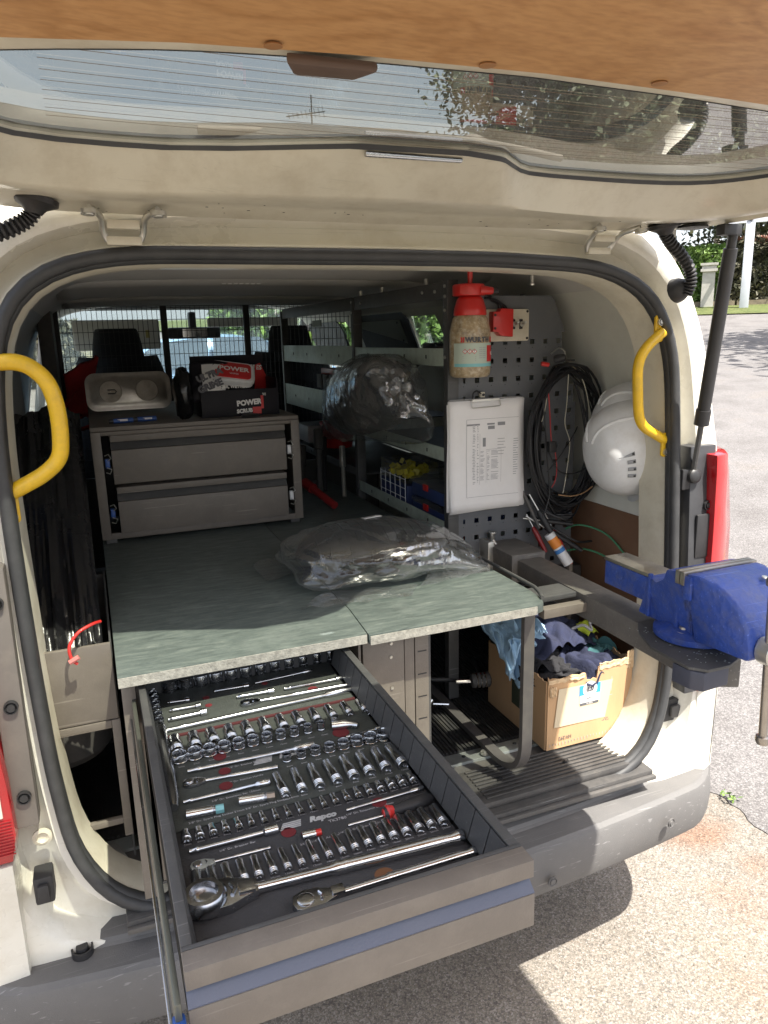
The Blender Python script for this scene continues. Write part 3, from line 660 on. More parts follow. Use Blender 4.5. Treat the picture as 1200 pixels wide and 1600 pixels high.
# seal
m = M(); lp = [Vector((p[0], y0(p[1]) - .004, p[1])) for p in S]
def seal(lp, ro, ri, mm):
    n = len(lp); ns = 8; v = []
    for i, p in enumerate(lp):
        d = (lp[(i + 1) % n] - lp[i - 1]).normalized(); nrm = Vector((0, 1, 0)).cross(d).normalized()
        for j in range(ns):
            a = 2 * pi * j / ns; v.append(p + nrm * cos(a) * ro + Vector((0, 1, 0)) * sin(a) * ri)
    mm.add(v, [(i * ns + j, i * ns + (j + 1) % ns, ((i + 1) % n) * ns + (j + 1) % ns, ((i + 1) % n) * ns + j) for i in range(n) for j in range(ns)])
seal(lp, .0122, .015, m); m.build('door_seal', rubber, van, smooth=60)
m = M(); seal([Vector((CT[0] + (p.x - CT[0]) * .990, p.y + .010, CT[1] + (p.z - CT[1]) * .982)) for p in lp], .006, .012, m); m.build('seal_lip', rubber, van, smooth=60)
# bumper: swept profile
path = []
for k in range(41):
    s_ = -1 + 2 * k / 40; x = .905 * sin(s_ * pi / 2 * .999) if abs(s_) > .0 else 0
    path.append((x, s_))
def bump_path(t):      # t in -1..1
    a = abs(t)
    if a < .72: x = a / .72 * .74; y = -.008 - .045 * (1 - (a / .72) ** 2); nx, ny = .08 * a, -1
    else:
        k = (a - .72) / .28; an = k * pi / 2; x = .74 + .165 * sin(an); y = -.008 + .26 * (1 - cos(an)); nx, ny = sin(an), -cos(an)
    l_ = hypot(nx, ny); nx /= l_; ny /= l_
    sg = 1 if t > 0 else -1
    return Vector((x * sg, y, 0)), Vector((nx * sg, ny, 0))
prof = [(-.10, .527), (-.035, .526), (-.016, .520), (-.012, .512), (-.006, .508), (.046, .504), (.0465, .5035), (.057, .497), (.0615, .488), (.066, .44), (.062, .395), (.057, .380), (.05, .373), (-.08, .370)]
m = M(); rows_ = []
for k in range(65):
    t = -1 + 2 * k / 64; p, nrm = bump_path(t)
    kk = .25 * max(0, abs(t) - .80) / .2
    rows_.append([p + nrm * o_ + Vector((0, 0, z + (z - .375) * kk)) for o_, z in prof])
m.loft(rows_, closed=False); bumper = m.build('bumper', bumperm, van, smooth=22)
def disc(name, c, d, r, mat, parent, h=.004, n=16):
    m = M(); m.lathe([(r * .2, h * 1.2), (r * .55, h * 1.2), (r * .62, h * .4), (r * .8, h * .5), (r * .86, h), (r, h), (r, 0)], c, d, n=n); return m.build(name, mat, parent)
disc('parking_sensor', (.30, -.122, .425), (0, -1, 0), .012, bumperm, bumper)
disc('parking_sensor', (.66, -.098, .455), (.25, -1, 0), .012, bumperm, bumper)
disc('tow_cap', (-.684, -.012, .508), (0, 0, 1), .020, blackp, bumper, h=.014)
# sill step with ribs
st = M(); st.box(-.60, .655, -.035, .165, .535, .566); sill = st.build('sill_step', sillm, van, bevel=.006)
st = M(); st.box(.185, .62, -.012, .125, .566, .585); pad = st.build('step_pad', sillm, sill, bevel=.008)
for k in range(9):
    st = M(); st.box(.20, .605, .0 + k * .0135, .007 + k * .0135, .5855, .5895); st.build('tread_rib', sillm, pad, bevel=.0015)
for x in (.265, .455): disc('sill_screw', (x, .055, .5855), (0, 0, 1), .008, blackp, pad, h=.006)
st = M(); st.box(-.60, .655, -.046, -.036, .545, .556); st.build('sill_trim', greyp, sill, bevel=.002)
# aluminium edge strip of the floor
st = M(); st.box(-.64, .47, .155, .195, .5665, .590); st.box(-.64, .47, .152, .155, .5565, .590); fs = st.build('floor_edge_strip', alum, van, bevel=.001)
for x in (-.56, .23, .38): disc('rivet', (x, .175, .590), (0, 0, 1), .005, blackp, fs, h=.002)
# ribbed mat
mt = M(); mt.box(-.82, .82, .196, 2.2, .583, .590); fl = mt.build('floor_mat', mat_rub, van)
rb = M()
for k in range(150):
    x = -.80 + k * .0108; rb.box(x, x + .005, .20, 2.1, .590, .5935)
stuff(rb.build('mat_rib', mat_rub, fl, recalc=False))
# tail lights
def taillight(sx, lab):
    m = M(); X0, X1 = .845, .957
    zs = [.735, .80, .95, 1.15, 1.30, 1.345]; wdt = [(.800, .940), (.805, .955), (.812, .968), (.811, .960), (.807, .940), (.804, .922)]
    loops = []
    for z, (a, b) in zip(zs, wdt): loops.append([(sx * a, .04, z), (sx * (a + .003), -.010, z), (sx * (a + .05), .004, z), (sx * (b - .03), .05, z), (sx * b, .10, z), (sx * a, .16, z)])
    m.loft(loops); m.add(loops[0], [tuple(range(6))]); m.add(loops[-1], [tuple(range(6))])
    o = m.build('tail_light', redlens, van, bevel=.004)
    if lab: o['label'] = lab
    m = M(); m.box(sx * .875, sx * .915, -.0165, -.009, .86, .97) if sx < 0 else m.box(.845, .862, -.0165, -.009, .86, .97); m.build('clear_lens', clearlens, o, bevel=.003)
    return o
taillight(1, 'red tail light right of the opening'); tl = taillight(-1, 'red tail light left of the opening')
# left light spills closer to the opening in the lower part
m = M(); loops = []
for z, a, b in ((.748, .768, .85), (.80, .757, .86), (.90, .760, .88), (1.05, .772, .89), (1.14, .80, .89)):
    loops.append([(-a, .012, z), (-a - .004, -.026, z), (-b, -.026, z), (-b, .02, z)])
m.loft(loops); m.add(loops[0], [(0, 1, 2, 3)]); m.add(loops[-1], [(0, 1, 2, 3)]); o = m.build('inner_lens', redlens, tl, bevel=.004)
m = M(); m.box(-.80, -.776, -.031, -.0265, .84, .96); m.build('reversing_lens', clearlens, tl, bevel=.003)
for k in range(12): 
    m = M(); m.box(-.85, -.765, -.0285, -.0262, .765 + k * .006, .7665 + k * .006); m.build('lens_rib', redlens, tl)
# black corner trims with bolts
trimmat = {-1: pm('faded_brown_grey_plastic', (.13, .115, .105), .55, var=.12, vs=6, dust=.4, dustcol=(.21, .18, .155)), 1: pm('black_trim', (.035, .036, .04), .45, var=.15, dust=.2, dustcol=(.1, .1, .1))}
def trim(sx, z0, z1, a0, a1, bolts):
    m = M(); loops = []
    for z in (z0, (z0 + z1) / 2, z1): loops.append([(sx * a0, y0(z) + .02, z), (sx * a0, y0(z) - .022, z), (sx * a1, y0(z) - .022, z), (sx * a1, y0(z) + .03, z)])
    m.loft(loops); m.add(loops[0], [(0, 1, 2, 3)]); m.add(loops[-1], [(0, 1, 2, 3)])
    o = m.build('corner_trim', trimmat[sx], van, bevel=.004)
    for x, z in bolts: disc('trim_bolt', (sx * x, y0(z) - .022, z), (0, -1, 0), .012, blackp, o, h=.008)
    return o
trim(-1, .80, 1.275, .724, .765, [(.742, 1.215), (.742, 1.03), (.742, .86)])
t2 = trim(1, .74, 1.365, .757, .836, [(.81, 1.22)])
m = M(); m.box(.775, .825, .004, .014, 1.09, 1.20); m.build('trim_recess', blackp, t2, bevel=.006)
m = M(); m.lathe([(.006, 0), (.017, 0), (.017, .004), (.011, .006), (.006, .001)], (-.726, .018, .757), (0, -1, 0)); m.build('drain_grommet', cream, van)
# latch pockets
m = M(); m.box(-.748, -.715, -.024, .02, .645, .70); m.box(-.742, -.722, -.034, -.024, .655, .69); m.build('latch_buffer', blackp, van, bevel=.005)
m = M(); m.prism(rrect(.735, .792, .640, .700, .012), XZ, .036, .06); m.build('latch_pocket', blackp, van)
m = M(); m.prism(rrect(.762, .790, .650, .684, .006), XZ, .028, .036); m.build('latch_striker', greyp, van, bevel=.002)
m = M(); m.lathe([(.005, 0), (.014, 0), (.014, .003), (.010, .005), (.005, .001)], (.755, .044, .745), (0, -1, 0)); m.build('drain_grommet', cream, van)
# lower corner body piece, faceted
m = M(); loops = []
for z, a in ((.50, 0), (.60, 0), (.72, 0), (.742, .01)):
    loops.append([(.815, .06, z), (.815 + a, .0, z), (.842, -.016, z), (.885 - a, .005, z), (.915, .10, z), (.92, .2, z)])
m.loft(loops, closed=False); m.add(loops[-1], [tuple(range(6))]); m.build('corner_panel', white, van, smooth=20)
for pts in ([(.812, .036, .50), (.812, .036, .62), (.812, .034, .735)], [(.748, .050, .60), (.742, .048, .66), (.745, .046, .72), (.77, .044, .745), (.80, .042, .75)], [(.875, .0, .505), (.878, .0, .60), (.880, .0, .735)]):
    m = M(); m.tube(pts, .0011, n=5); m.build('body_seam', greyp, van)
m = M(); loops = []
for z, a in ((.50, 0), (.60, 0), (.74, 0)):
    loops.append([(-.77, .03, z), (-.775, -.024, z), (-.83, -.028, z), (-.90, .02, z), (-.935, .10, z), (-.93, .2, z)])
m.loft(loops, closed=False); m.add(loops[-1], [tuple(range(6))]); m.build('corner_panel', white, van, smooth=20)
# yellow grab handles
def handle(sx, pts, xt, xb, r):
    pts = bez(pts, 5)
    m = M(); m.tube(pts, r, n=16); o = m.build('grab_handle', yellow, van, smooth=60)
    for z0_, z1_, xf in ((1.61, 1.672, xt), (1.340, 1.398, xb)):
        m = M(); m.prism(rrect(sx * xf - .012, sx * xf + .012, z0_, z1_, .008), XZ, .058, .064); fo = m.build('handle_foot', yellow, o, bevel=.001)
    for z, xf in ((1.655, xt), (1.352, xb)): disc('handle_bolt', (sx * xf, .058, z), (0, -1, 0), .0085, zinc, o, h=.006)
handle(1, [(.675, .05, 1.632), (.660, .05, 1.622), (.634, .05, 1.602), (.616, .05, 1.578), (.611, .052, 1.548), (.616, .054, 1.50), (.622, .056, 1.46), (.630, .058, 1.435), (.648, .06, 1.414), (.685, .062, 1.394), (.712, .064, 1.380)], .672, .712, .0118); handle(-1, [(-.700, .05, 1.612), (-.665, .05, 1.612), (-.640, .05, 1.600), (-.620, .05, 1.574), (-.611, .052, 1.53), (-.612, .054, 1.475), (-.620, .056, 1.445), (-.645, .058, 1.422), (-.675, .06, 1.406), (-.702, .062, 1.393)], .700, .702, .0138)
# hinges of the tailgate
def hinge(x):
    o = thing('hinge', '', ''); del o['label'], o['category']; o.parent = van; o.matrix_parent_inverse = base_inv(van)
    for s_ in (-1, 1):
        m = M(); m.tube(bez([(x + s_ * .052, -.012, 1.846), (x + s_ * .042, .004, 1.842), (x + s_ * .034, .028, 1.836), (x + s_ * .032, .052, 1.818), (x + s_ * .026, .060, 1.806)], 5), .0055, n=8); m.build('hinge_arm', zinc, o, smooth=60)
    m = M(); m.box(x - .028, x + .028, .050, .066, 1.798, 1.812); m.box(x - .026, x + .026, .034, .046, 1.822, 1.836); m.build('hinge_plate', cream, o, bevel=.002)
    for s_ in (-1, 1): disc('hinge_bolt', (x + s_ * .052, -.014, 1.842), (0, -.1, -1), .013, zinc, o, h=.007)
hinge(-.475); hinge(.492)
# cable gaiters
def gaiter(pts, flip=1):
    P = bez(pts, 12); m = M(); rs = [.0112 + .0022 * (1 if (i % 3) else -1) for i in range(len(P))]; m.tube(P, 1, n=14, rs=rs); o = m.build('cable_gaiter', blackp, van, smooth=30)
    return o
g1 = gaiter([(.618, .0, 1.838), (.64, .004, 1.818), (.672, .006, 1.795), (.700, .008, 1.765), (.708, .010, 1.735), (.705, .018, 1.712)])
m = M(); m.lathe([(.010, .0), (.034, .0), (.034, .008), (.018, .016), (.012, .024)], (.612, -.005, 1.856), (.2, 0, -1)); m.build('gaiter_flange', blackp, g1)
m = M(); m.lathe([(.010, .03), (.020, .024), (.026, .012), (.028, .0)], (.700, .045, 1.722), (.1, -1, .25)); m.build('gaiter_boot', blackp, g1)
g2 = gaiter([(-.605, .0, 1.846), (-.615, .004, 1.830), (-.640, .006, 1.815), (-.675, .008, 1.80), (-.71, .010, 1.77)])
m = M(); m.lathe([(.010, .0), (.034, .0), (.034, .008), (.018, .016), (.012, .024)], (-.602, -.005, 1.858), (-.2, 0, -1)); m.build('gaiter_flange', blackp, g2)
# gas strut
def strut(sx, off=0):
    a = Vector((sx * .722, -.085, 1.832)); b = Vector((sx * .765, .020, 1.295)); d = (b - a)
    m = M(); m.cyl(a + d * .06, a + d * .70, .0145, n=18); m.cyl(a + d * .70, a + d * .765, .0170, n=18); o = m.build('gas_strut', blackp, van)
    m = M(); m.cyl(a + d * .76, a + d * .985, .0068, n=10); m.build('strut_rod', darksteel, o)
    m = M(); m.cyl(a + d * .0, a + d * .07, .010, n=12); m.box(sx * .722 - .036 if sx > 0 else -.734, sx * .722 + .012 if sx > 0 else -.686, -.097, -.073, 1.824, 1.846); m.build('strut_end', blackp, o, bevel=.003)
    m = M(); m.lathe([(.010, -.012), (.018, -.008), (.018, .010), (.010, .014)], b, (0, -1, .1)); m.box(sx * .765 - .03, sx * .765 + .014, .020, .036, 1.262, 1.312); m.build('strut_bracket', blackp, o, bevel=.004)
    if sx > 0: text('LIFT SUPPORT', .012, pm('grey_print', (.3, .31, .32), .6, var=.02), o, a + d * .33 + Vector((-.0, -.0135, .001)), d, Vector((1, 0, 0)), name='strut_print')
strut(1)
strut(-1)
# ---- tailgate
tg = M(); CG = (0, -.38)
Gp = [(-.665, -.44), (-.665, -.30), (-.645, -.215), (-.60, -.178), (-.47, -.178), (-.33, -.19), (-.26, -.245), (-.2, -.265), (.0, -.272), (.08, -.25), (.15, -.178), (.22, -.165), (.40, -.155), (.52, -.16), (.58, -.19), (.63, -.26), (.66, -.36), (.66, -.48),
      (.60, -.535), (.3, -.566), (.1, -.583), (-.1, -.590), (-.3, -.577), (-.45, -.553), (-.60, -.50), (-.65, -.47)]
Kp = [(-.69, -.44), (-.69, -.25), (-.65, -.145), (-.52, -.118), (-.3, -.15), (-.1, -.172), (.1, -.165), (.3, -.12), (.5, -.085), (.62, -.10), (.67, -.2), (.69, -.49), (.60, -.546), (.3, -.577), (.1, -.594), (-.1, -.601), (-.3, -.588), (-.45, -.564), (-.60, -.512), (-.66, -.475)]
Qp = [(-.70, -.66), (-.70, -.1), (-.695, .02), (-.66, .048), (-.4, .052), (0, .054), (.4, .052), (.66, .048), (.70, .02), (.725, -.1), (.725, -.66)]
G = star(Gp, 1, 128, CG); K_ = star(Kp, 1, 128, CG); Q = star(Qp, 1, 128, CG)
zq = lambda x, y: .006 * (abs(x) / .7) ** 3
def lv(L_, z): return [(x, y, z + zq(x, y) + (max(0, 1.897 - z) * min(1, max(0, (-.22 - y) / .2)) if z < 1.9 else 0)) for x, y in L_]
def mx2(A, B_, t): return [(a[0] + (b[0] - a[0]) * t, a[1] + (b[1] - a[1]) * t) for a, b in zip(A, B_)]
tg.loft([lv(G, 1.912), lv(G, 1.902), lv(mx2(G, K_, .12), 1.898), lv(mx2(G, K_, .9), 1.850), lv(K_, 1.846), lv(mx2(K_, Q, .35), 1.845), lv(mx2(K_, Q, .45), 1.851), lv(mx2(K_, Q, .75), 1.853), lv(mx2(K_, Q, .9), 1.842), lv(Q, 1.848),
         lv(Q, 1.905), lv(mx2(G, Q, .9), 1.925), lv(mx2(G, Q, .15), 1.935)])
tail = tg.build('tailgate', cream, van, smooth=40)
m = M(); m.loft([lv(mx2(G, Q, .15), 1.9345), lv(G, 1.9125), lv(mx2(G, K_, -.25), 1.9095)]); m.build('glass_frit', rubber, tail, smooth=50)
m = M(); m.loft([lv(mx2(G, K_, -.03), 1.902), lv(mx2(G, K_, .05), 1.896), lv(mx2(G, K_, .10), 1.902)]); m.build('glass_seal', rubber, tail, smooth=50)
m = M(); v = [(x, y, 1.906 + zq(x, y)) for x, y in mx2(G, K_, .02)]
rings = [[(CG[0] + (x - CG[0]) * s_, CG[1] + (y - CG[1]) * s_, 1.906 + zq(x * s_, 0)) for x, y in mx2(G, K_, .02)] for s_ in (1, .8, .6, .4, .2, .02)]
m.loft(rings); m.build('rear_window', winglass, tail, smooth=60, recalc=False)
# heating wires in the glass
m = M()
for k in range(11):
    yy = -.205 - k * .033 - .0; xl = .57 if k > 1 else .5
    if k < 2: continue
    m.tube([(x, yy, 1.9045 + zq(x, 0)) for x in [(-xl + 2 * xl * i / 16) for i in range(17)]], .00035, n=3)
m.build('heating_wire', pm('heater_line', (.16, .12, .08), .5), tail)['kind'] = 'stuff'
# rear plate + plywood trim
m = M(); rp = [(-.725, -.495), (-.735, -.95), (-.72, -1.13), (-.66, -1.19), (-.4, -1.205), (0, -1.21), (.4, -1.205), (.64, -1.19), (.70, -1.13), (.735, -.95), (.725, -.53), (.5, -.565), (.1, -.598), (-.1, -.605), (-.3, -.592), (-.5, -.555)]
v0 = [(x, y, 1.894 + .05 * (y + .645) + zq(x, y)) for x, y in rp]; v1 = [(x, y, 1.935 + .05 * (y + .645) + zq(x, y)) for x, y in rp]
m.loft([v0, v1]); m.add(v0, [tuple(range(len(rp)))]); m.add(v1, [tuple(range(len(rp)))]); m.build('lower_panel', cream, tail, smooth=30)
m = M(); pg = [(-.70, -.525), (-.60, -.537), (-.45, -.586), (-.3, -.611), (-.1, -.624), (.1, -.617), (.3, -.602), (.5, -.584), (.68, -.555), (.68, -1.1), (.6, -1.16), (-.6, -1.16), (-.68, -1.1)]
vA = [(x, y, 1.892 + .05 * (y + .645) + zq(x, y)) for x, y in pg]; vB = [(x, y, 1.8895 + .05 * (y + .645) + zq(x, y)) for x, y in pg]
m.loft([vA, vB]); m.add(vA, [tuple(range(len(pg)))]); m.add(vB, [tuple(range(len(pg)))]); plyo = m.build('plywood_trim', ply, tail, smooth=20)
for x, y in ((-.375, -.615), (-.17, -.632), (.03, -.64)):
    m = M(); m.lathe([(.002, 0), (.008, 0), (.0085, .0012), (.004, .0018)], (x, y, 1.889 + .05 * (y + .645)), (0, 0, -1)); m.build('screw_cap', pm('brown_cap', (.32, .16, .065), .6), plyo)
m = M(); m.prism([(-.36, -.600), (-.27, -.602), (-.285, -.572), (-.345, -.570)], XY, 1.882, 1.8925); m.build('inner_pull', pm('brown_plastic', (.11, .075, .06), .5), tail, bevel=.004)
# wiper outside the glass
m = M(); m.tube(bez([(.06, -.175, 1.930), (-.08, -.20, 1.934), (-.30, -.185, 1.930)], 8), .009, n=8); m.tube(bez([(.22, -.19, 1.922), (.0, -.225, 1.928), (-.38, -.20, 1.922)], 8), .006, n=8)
m.lathe([(.03, 0), (.028, .02), (.01, .03)], (.06, -.175, 1.92), (0, 0, 1)); m.build('wiper', pm('faded_wiper', (.12, .105, .095), .6), tail, smooth=60)
m = M(); m.box(-.155, .0, -.258, -.250, 1.889, 1.896); m.build('light_strip', chrome, tail, bevel=.002)
m = M(); m.lathe([(.002, .0), (.03, .0), (.033, .005), (.02, .007)], (.665, -.03, 1.8495), (0, 0, -1)); o = m.build('rubber_plug', blackp, tail)
for k in range(26):
    m = M(); x = R.uniform(-.6, .6); y = R.uniform(-.11, .03); r = R.uniform(.0012, .003)
    z = 1.849 + zq(x, y); m.lathe([(.0003, .0006), (r, .0004), (r, 0)], (x, y, 1.8425 + zq(x, y)), (0, 0, -1), n=5)
    m.build('grime_fleck', blackp, tail)
# windows of the cab and side
def pane(name, pts, mat=None, parent=van, t=.004):
    m = M(); m.add(pts, [tuple(range(len(pts)))]); return m.build(name, mat or clearglass, parent, smooth=0, recalc=False, solid=t)
for s_ in (-1, 1): pane('side_window', [(s_ * .905, 2.42, 1.22), (s_ * .905, 3.15, 1.22), (s_ * .80, 3.15, 1.71), (s_ * .80, 2.42, 1.71)])
pane('cargo_window', [(.862, 1.35, 1.52), (.862, 1.75, 1.52), (.80, 1.75, 1.72), (.80, 1.35, 1.72)])
pane('windscreen', [(-.86, 3.98, 1.20), (.86, 3.98, 1.20), (.70, 3.15, 1.82), (-.70, 3.15, 1.82)])
for s_ in (-1, 1): pane('quarter_window', [(s_ * .90, 3.15, 1.20), (s_ * .87, 3.95, 1.20), (s_ * .78, 3.15, 1.75)])
m = M()
for s_ in (-1, 1):
    m.tube([(s_ * .87, 4.0, 1.19), (s_ * .79, 3.55, 1.53), (s_ * .72, 3.13, 1.84)], .03, n=8)
    m.tube([(s_ * .905, 3.15, 1.2), (s_ * .80, 3.15, 1.74)], .02, n=8)
m.tube([(-.72, 3.13, 1.84), (.72, 3.13, 1.84)], .03, n=8); m.build('windscreen_frame', dgrey_in, van)
nose = M(); nose.prism([(3.15, .42), (3.15, 1.2), (3.98, 1.2), (4.5, 1.06), (4.72, .85), (4.75, .45)], YZ, -.93, .93); nose.build('front_body', white, van, bevel=.04)
m = M(); m.prism([(2.95, .6), (2.9, 1.02), (3.05, 1.18), (3.9, 1.23), (3.98, 1.2), (3.6, .6)], YZ, -.84, .84); m.build('dashboard', dgrey_in, van, bevel=.03)
for a in (.95, 3.95):
    for k in (-1, 1):
        c = M(); c.lathe([(.10, 0), (.20, .0), (.22, .02), (.31, .02), (.335, .05), (.335, .20), (.31, .23), (.10, .23)], (k * .94, a, .335), (-k, 0, 0), n=28); wv = c.build('wheel', tyrem, van)
        c = M(); c.lathe([(.02, 0), (.19, .0), (.2, .03), (.02, .04)], (k * .945, a, .335), (k, 0, 0), n=20); c.build('rim', alum, wv)
# sun visors and mirror
m = M(); m.box(-.60, -.16, 2.97, 3.0, 1.60, 1.755); m.build('sun_visor', headl, van, bevel=.012)
m = M(); m.box(-.235, -.215, 2.965, 2.968, 1.66, 1.70); m.build('visor_label', pm('amber_print', (.45, .38, .15), .6), van)
m = M(); m.box(.10, .62, 2.97, 3.0, 1.71, 1.76); m.build('sun_visor', headl, van, bevel=.012)
m = M(); m.box(-.10, .20, 3.15, 3.19, 1.65, 1.715); m.box(.02, .06, 3.12, 3.2, 1.71, 1.80); mi = m.build('rear_view_mirror', blackp, van, bevel=.015)
m = M(); m.box(-.02, .12, 3.143, 3.149, 1.66, 1.705); m.build('mirror_glass', pm('mirror_glass', (.7, .7, .68), .04, metal=1, var=.01), mi)
for s_ in (-1,):
    m = M(); m.lathe([(.02, 0), (.09, .0), (.10, .03), (.06, .08), (.02, .09)], (s_ * 1.03, 3.3, 1.38), (0, -1, 0), n=14); m.box(s_ * 1.0, s_ * .9, 3.28, 3.32, 1.33, 1.37); m.build('door_mirror', blackp, van)
# driver's seat and passenger seat
def seat(cx, name='seat'):
    m = M(); m.grid(lambda u, v_: (cx + (u - .5) * .46 * (1 - .35 * v_ ** 3), 2.50 + .09 * sin(pi * u) * -1 + .18 * (v_), .95 + .60 * v_), 10, 10); o = m.build(name, seatm, van, smooth=60, solid=.12)
    m = M(); loops = []
    for k in range(7):
        t = k / 6; ww = .125 * (1 - .22 * t ** 3); z = 1.47 + .235 * t; loops.append([(cx + ww * cos(a) * (abs(cos(a)) ** -.35 if abs(cos(a)) > .1 else 1), 2.60 + .05 * sin(a) + .02 * t, z) for a in [2 * pi * i / 16 for i in range(16)]])
    m.loft(loops); m.add(loops[0], [tuple(range(16))]); m.add(loops[-1], [tuple(range(16))]); m.build('headrest', seatm, o, smooth=50, bevel=.01)
    m = M(); m.box(cx - .24, cx + .24, 2.55, 3.0, .82, .95); m.build('seat_cushion', seatm, o, bevel=.04)
    return o
st1 = seat(-.40); st2 = seat(.47)
# mesh bulkhead
bh = thing('mesh_bulkhead', 'black welded mesh bulkhead between the cab seats and the load bay', 'bulkhead', (0, 2.30, 1.3))
m = M(); YB = 2.30
for k in range(70):
    x = -.66 + k * .0215; m.box(x, x + .0024, YB, YB + .0024, 1.03, 1.80)
for k in range(15):
    z = 1.06 + k * .052; m.box(-.66, .84, YB + .0025, YB + .005, z, z + .0026)
stuff(m.build('wire_mesh', blackp, bh, smooth=0, recalc=False))
for x in (-.66, -.20, .18, .84): m = M(); m.box(x - .014, x + .014, YB - .012, YB + .012, .6, 1.815); m.build('upright', blackp, bh, bevel=.002)
m = M(); m.box(-.68, .86, YB - .012, YB + .012, 1.795, 1.82); m.build('top_rail', blackp, bh, bevel=.002)
m = M(); m.box(-.82, .83, YB - .01, YB + .01, .6, 1.03); m.build('lower_sheet', dgrey_in, bh, bevel=.002)
m = M(); m.box(-.72, -.665, 2.0, YB + .02, .6, 1.79); m.build('side_board', greyp, bh, bevel=.004)
# ================================================================== WORKBENCH
bench = thing('workbench', 'workbench with a green grey laminate top across the rear of the load bay', 'workbench', (-.1, .4, .6))
ZT = 1.070
m = M(); m.prism([(-.566, -.047), (-.1005, -.047), (-.0885, .10), (-.0885, 1.55), (-.566, 1.55)], XY, ZT - .020, ZT); m.build('bench_top', lam, bench, bevel=.0015)
m = M(); m.prism([(-.0985, -.052), (.285, -.056), (.308, -.046), (.320, -.02), (.326, .04), (.326, .44), (.32, 1.55), (-.0865, 1.55), (-.0865, .10)], XY, ZT - .021, ZT - .001); m.build('bench_top', lam, bench, bevel=.0015)
edgem = pm('speckled_worn_edge', (.36, .345, .31), .7, var=.35, vs=110, bump=.3, bs=300)
m = M(); m.box(-.5655, -.1015, -.0495, -.0475, ZT - .0195, ZT - .0015); m.build('edge_band', edgem, bench)
m = M(); m.box(-.0975, .285, -.0588, -.0565, ZT - .0205, ZT - .0025); m.build('edge_band', edgem, bench)
m = M(); m.tube(bez([(.316, -.03, ZT + .003), (.333, .02, ZT + .005), (.338, .08, ZT + .005), (.338, .42, ZT + .005)], 6), .0045, n=8); m.build('edge_rail', darksteel, bench, smooth=60)
def bar(x0, x1, ya, yb, z0, z1, name, mat=taupe, par=bench, bev=.0015): m = M(); m.box(x0, x1, ya, yb, z0, z1); return m.build(name, mat, par, bevel=bev)
bar(-.562, -.538, -.020, .03, .592, 1.049, 'leg'); 
P_ = [Vector((.300, .0, 1.047))] + bez([(.300, .0, .75), (.300, .004, .68), (.300, .03, .635), (.300, .075, .612), (.300, .12, .604)], 6) + [Vector((.300, .8, .604))]
m = M(); lp_ = []
for i, p in enumerate(P_):
    d = (P_[min(i + 1, len(P_) - 1)] - P_[max(i - 1, 0)]).normalized(); nn_ = Vector((0, -d.z, d.y)); lp_.append([p + Vector((-.0135, 0, 0)) - nn_ * .007, p + Vector((.0135, 0, 0)) - nn_ * .007, p + Vector((.0135, 0, 0)) + nn_ * .007, p + Vector((-.0135, 0, 0)) + nn_ * .007])
m.loft(lp_); m.add(lp_[0], [(0, 1, 2, 3)]); m.build('leg', pm('leg_grey', (.085, .08, .078), .5, dust=.3, dustcol=(.2, .18, .15)), bench, smooth=30)
bar(.288, .312, .05, 1.5, 1.010, 1.048, 'side_rail', darksteel)
bar(.335, .45, -.010, .014, 1.012, 1.034, 'cross_rail')
bar(.335, .45, .03, .10, 1.035, 1.047, 'cross_rail', darksteel)
bar(.10, .125, .80, .83, .592, 1.049, 'leg', darksteel); 
disc('floor_bolt', (.283, .16, .594), (0, 0, 1), .011, zinc, bench, h=.006)
# cabinet under the bench with two drawers (the upper one pulled out)
cab = thing('drawer_cabinet', 'tall grey cabinet under the workbench with its tool drawer pulled right out', 'cabinet', (-.3, .3, .6))
bar(-.538, -.532, -.005, 1.2, .60, 1.046, 'side_panel', taupe, cab)
bar(-.106, -.100, -.005, 1.2, .60, 1.046, 'side_panel', taupe, cab)
bar(-.532, -.106, 1.194, 1.2, .60, 1.046, 'back_panel', darksteel, cab)
bar(-.532, -.106, .0, 1.19, .60, .606, 'base_panel', darksteel, cab)
bar(-.097, -.006, -.008, .006, .60, 1.044, 'door', taupe, cab)
for z in (1.03, 1.0, .93, .75): disc('rivet', (-.035 if z != 1.0 else -.036, -.0085, z - .008), (0, -1, 0), .0035, zinc, cab, h=.002)
for k in range(7): m = M(); m.box(.026, .046, -.0066, -.006, .99 - k * .052, .9925 - k * .052); m.build('slot', blackp, cab)
bar(-.004, .018, -.006, .006, .60, 1.040, 'slotted_post', taupe, cab); bar(.020, .052, -.006, .004, .60, 1.038, 'slotted_post', taupe, cab); bar(.05, .056, -.006, .3, .60, 1.038, 'post_return', darksteel, cab)
# lower fronts of the cabinet behind the open drawer
for z0_, z1_ in ((.78, .955), (.61, .77)):
    m = M(); m.box(-.525, -.112, -.004, .012, z0_, z1_); m.build('drawer_front', taupe, cab, bevel=.002)
# the slides
for x, z in ((-.5425, 1.0), (-.5425, .955)):
    m = M(); m.box(x - .004, x + .003, -.70, .02, z - .016, z + .012); sl = m.build('drawer_slide', pm('olive_slide', (.15, .155, .13), .35, metal=.6, var=.15), cab, bevel=.002)
m = M(); m.box(-.5495, -.5365, -.740, -.690, .955, .992); m.build('slide_tip', bluem, sl, bevel=.003)
m = M(); m.box(-.553, -.549, -.72, -.05, .978, .990); m.build('slide_lip', chromed, sl, bevel=.001)
for k in range(5):
    y = -.004 - k * .0; m = M(); m.tube([(-.552, -.012, .99 - k * .05), (-.548, -.016, .975 - k * .05), (-.552, -.012, .96 - k * .05)], .002, n=6); m.build('slide_clip', steel, cab)
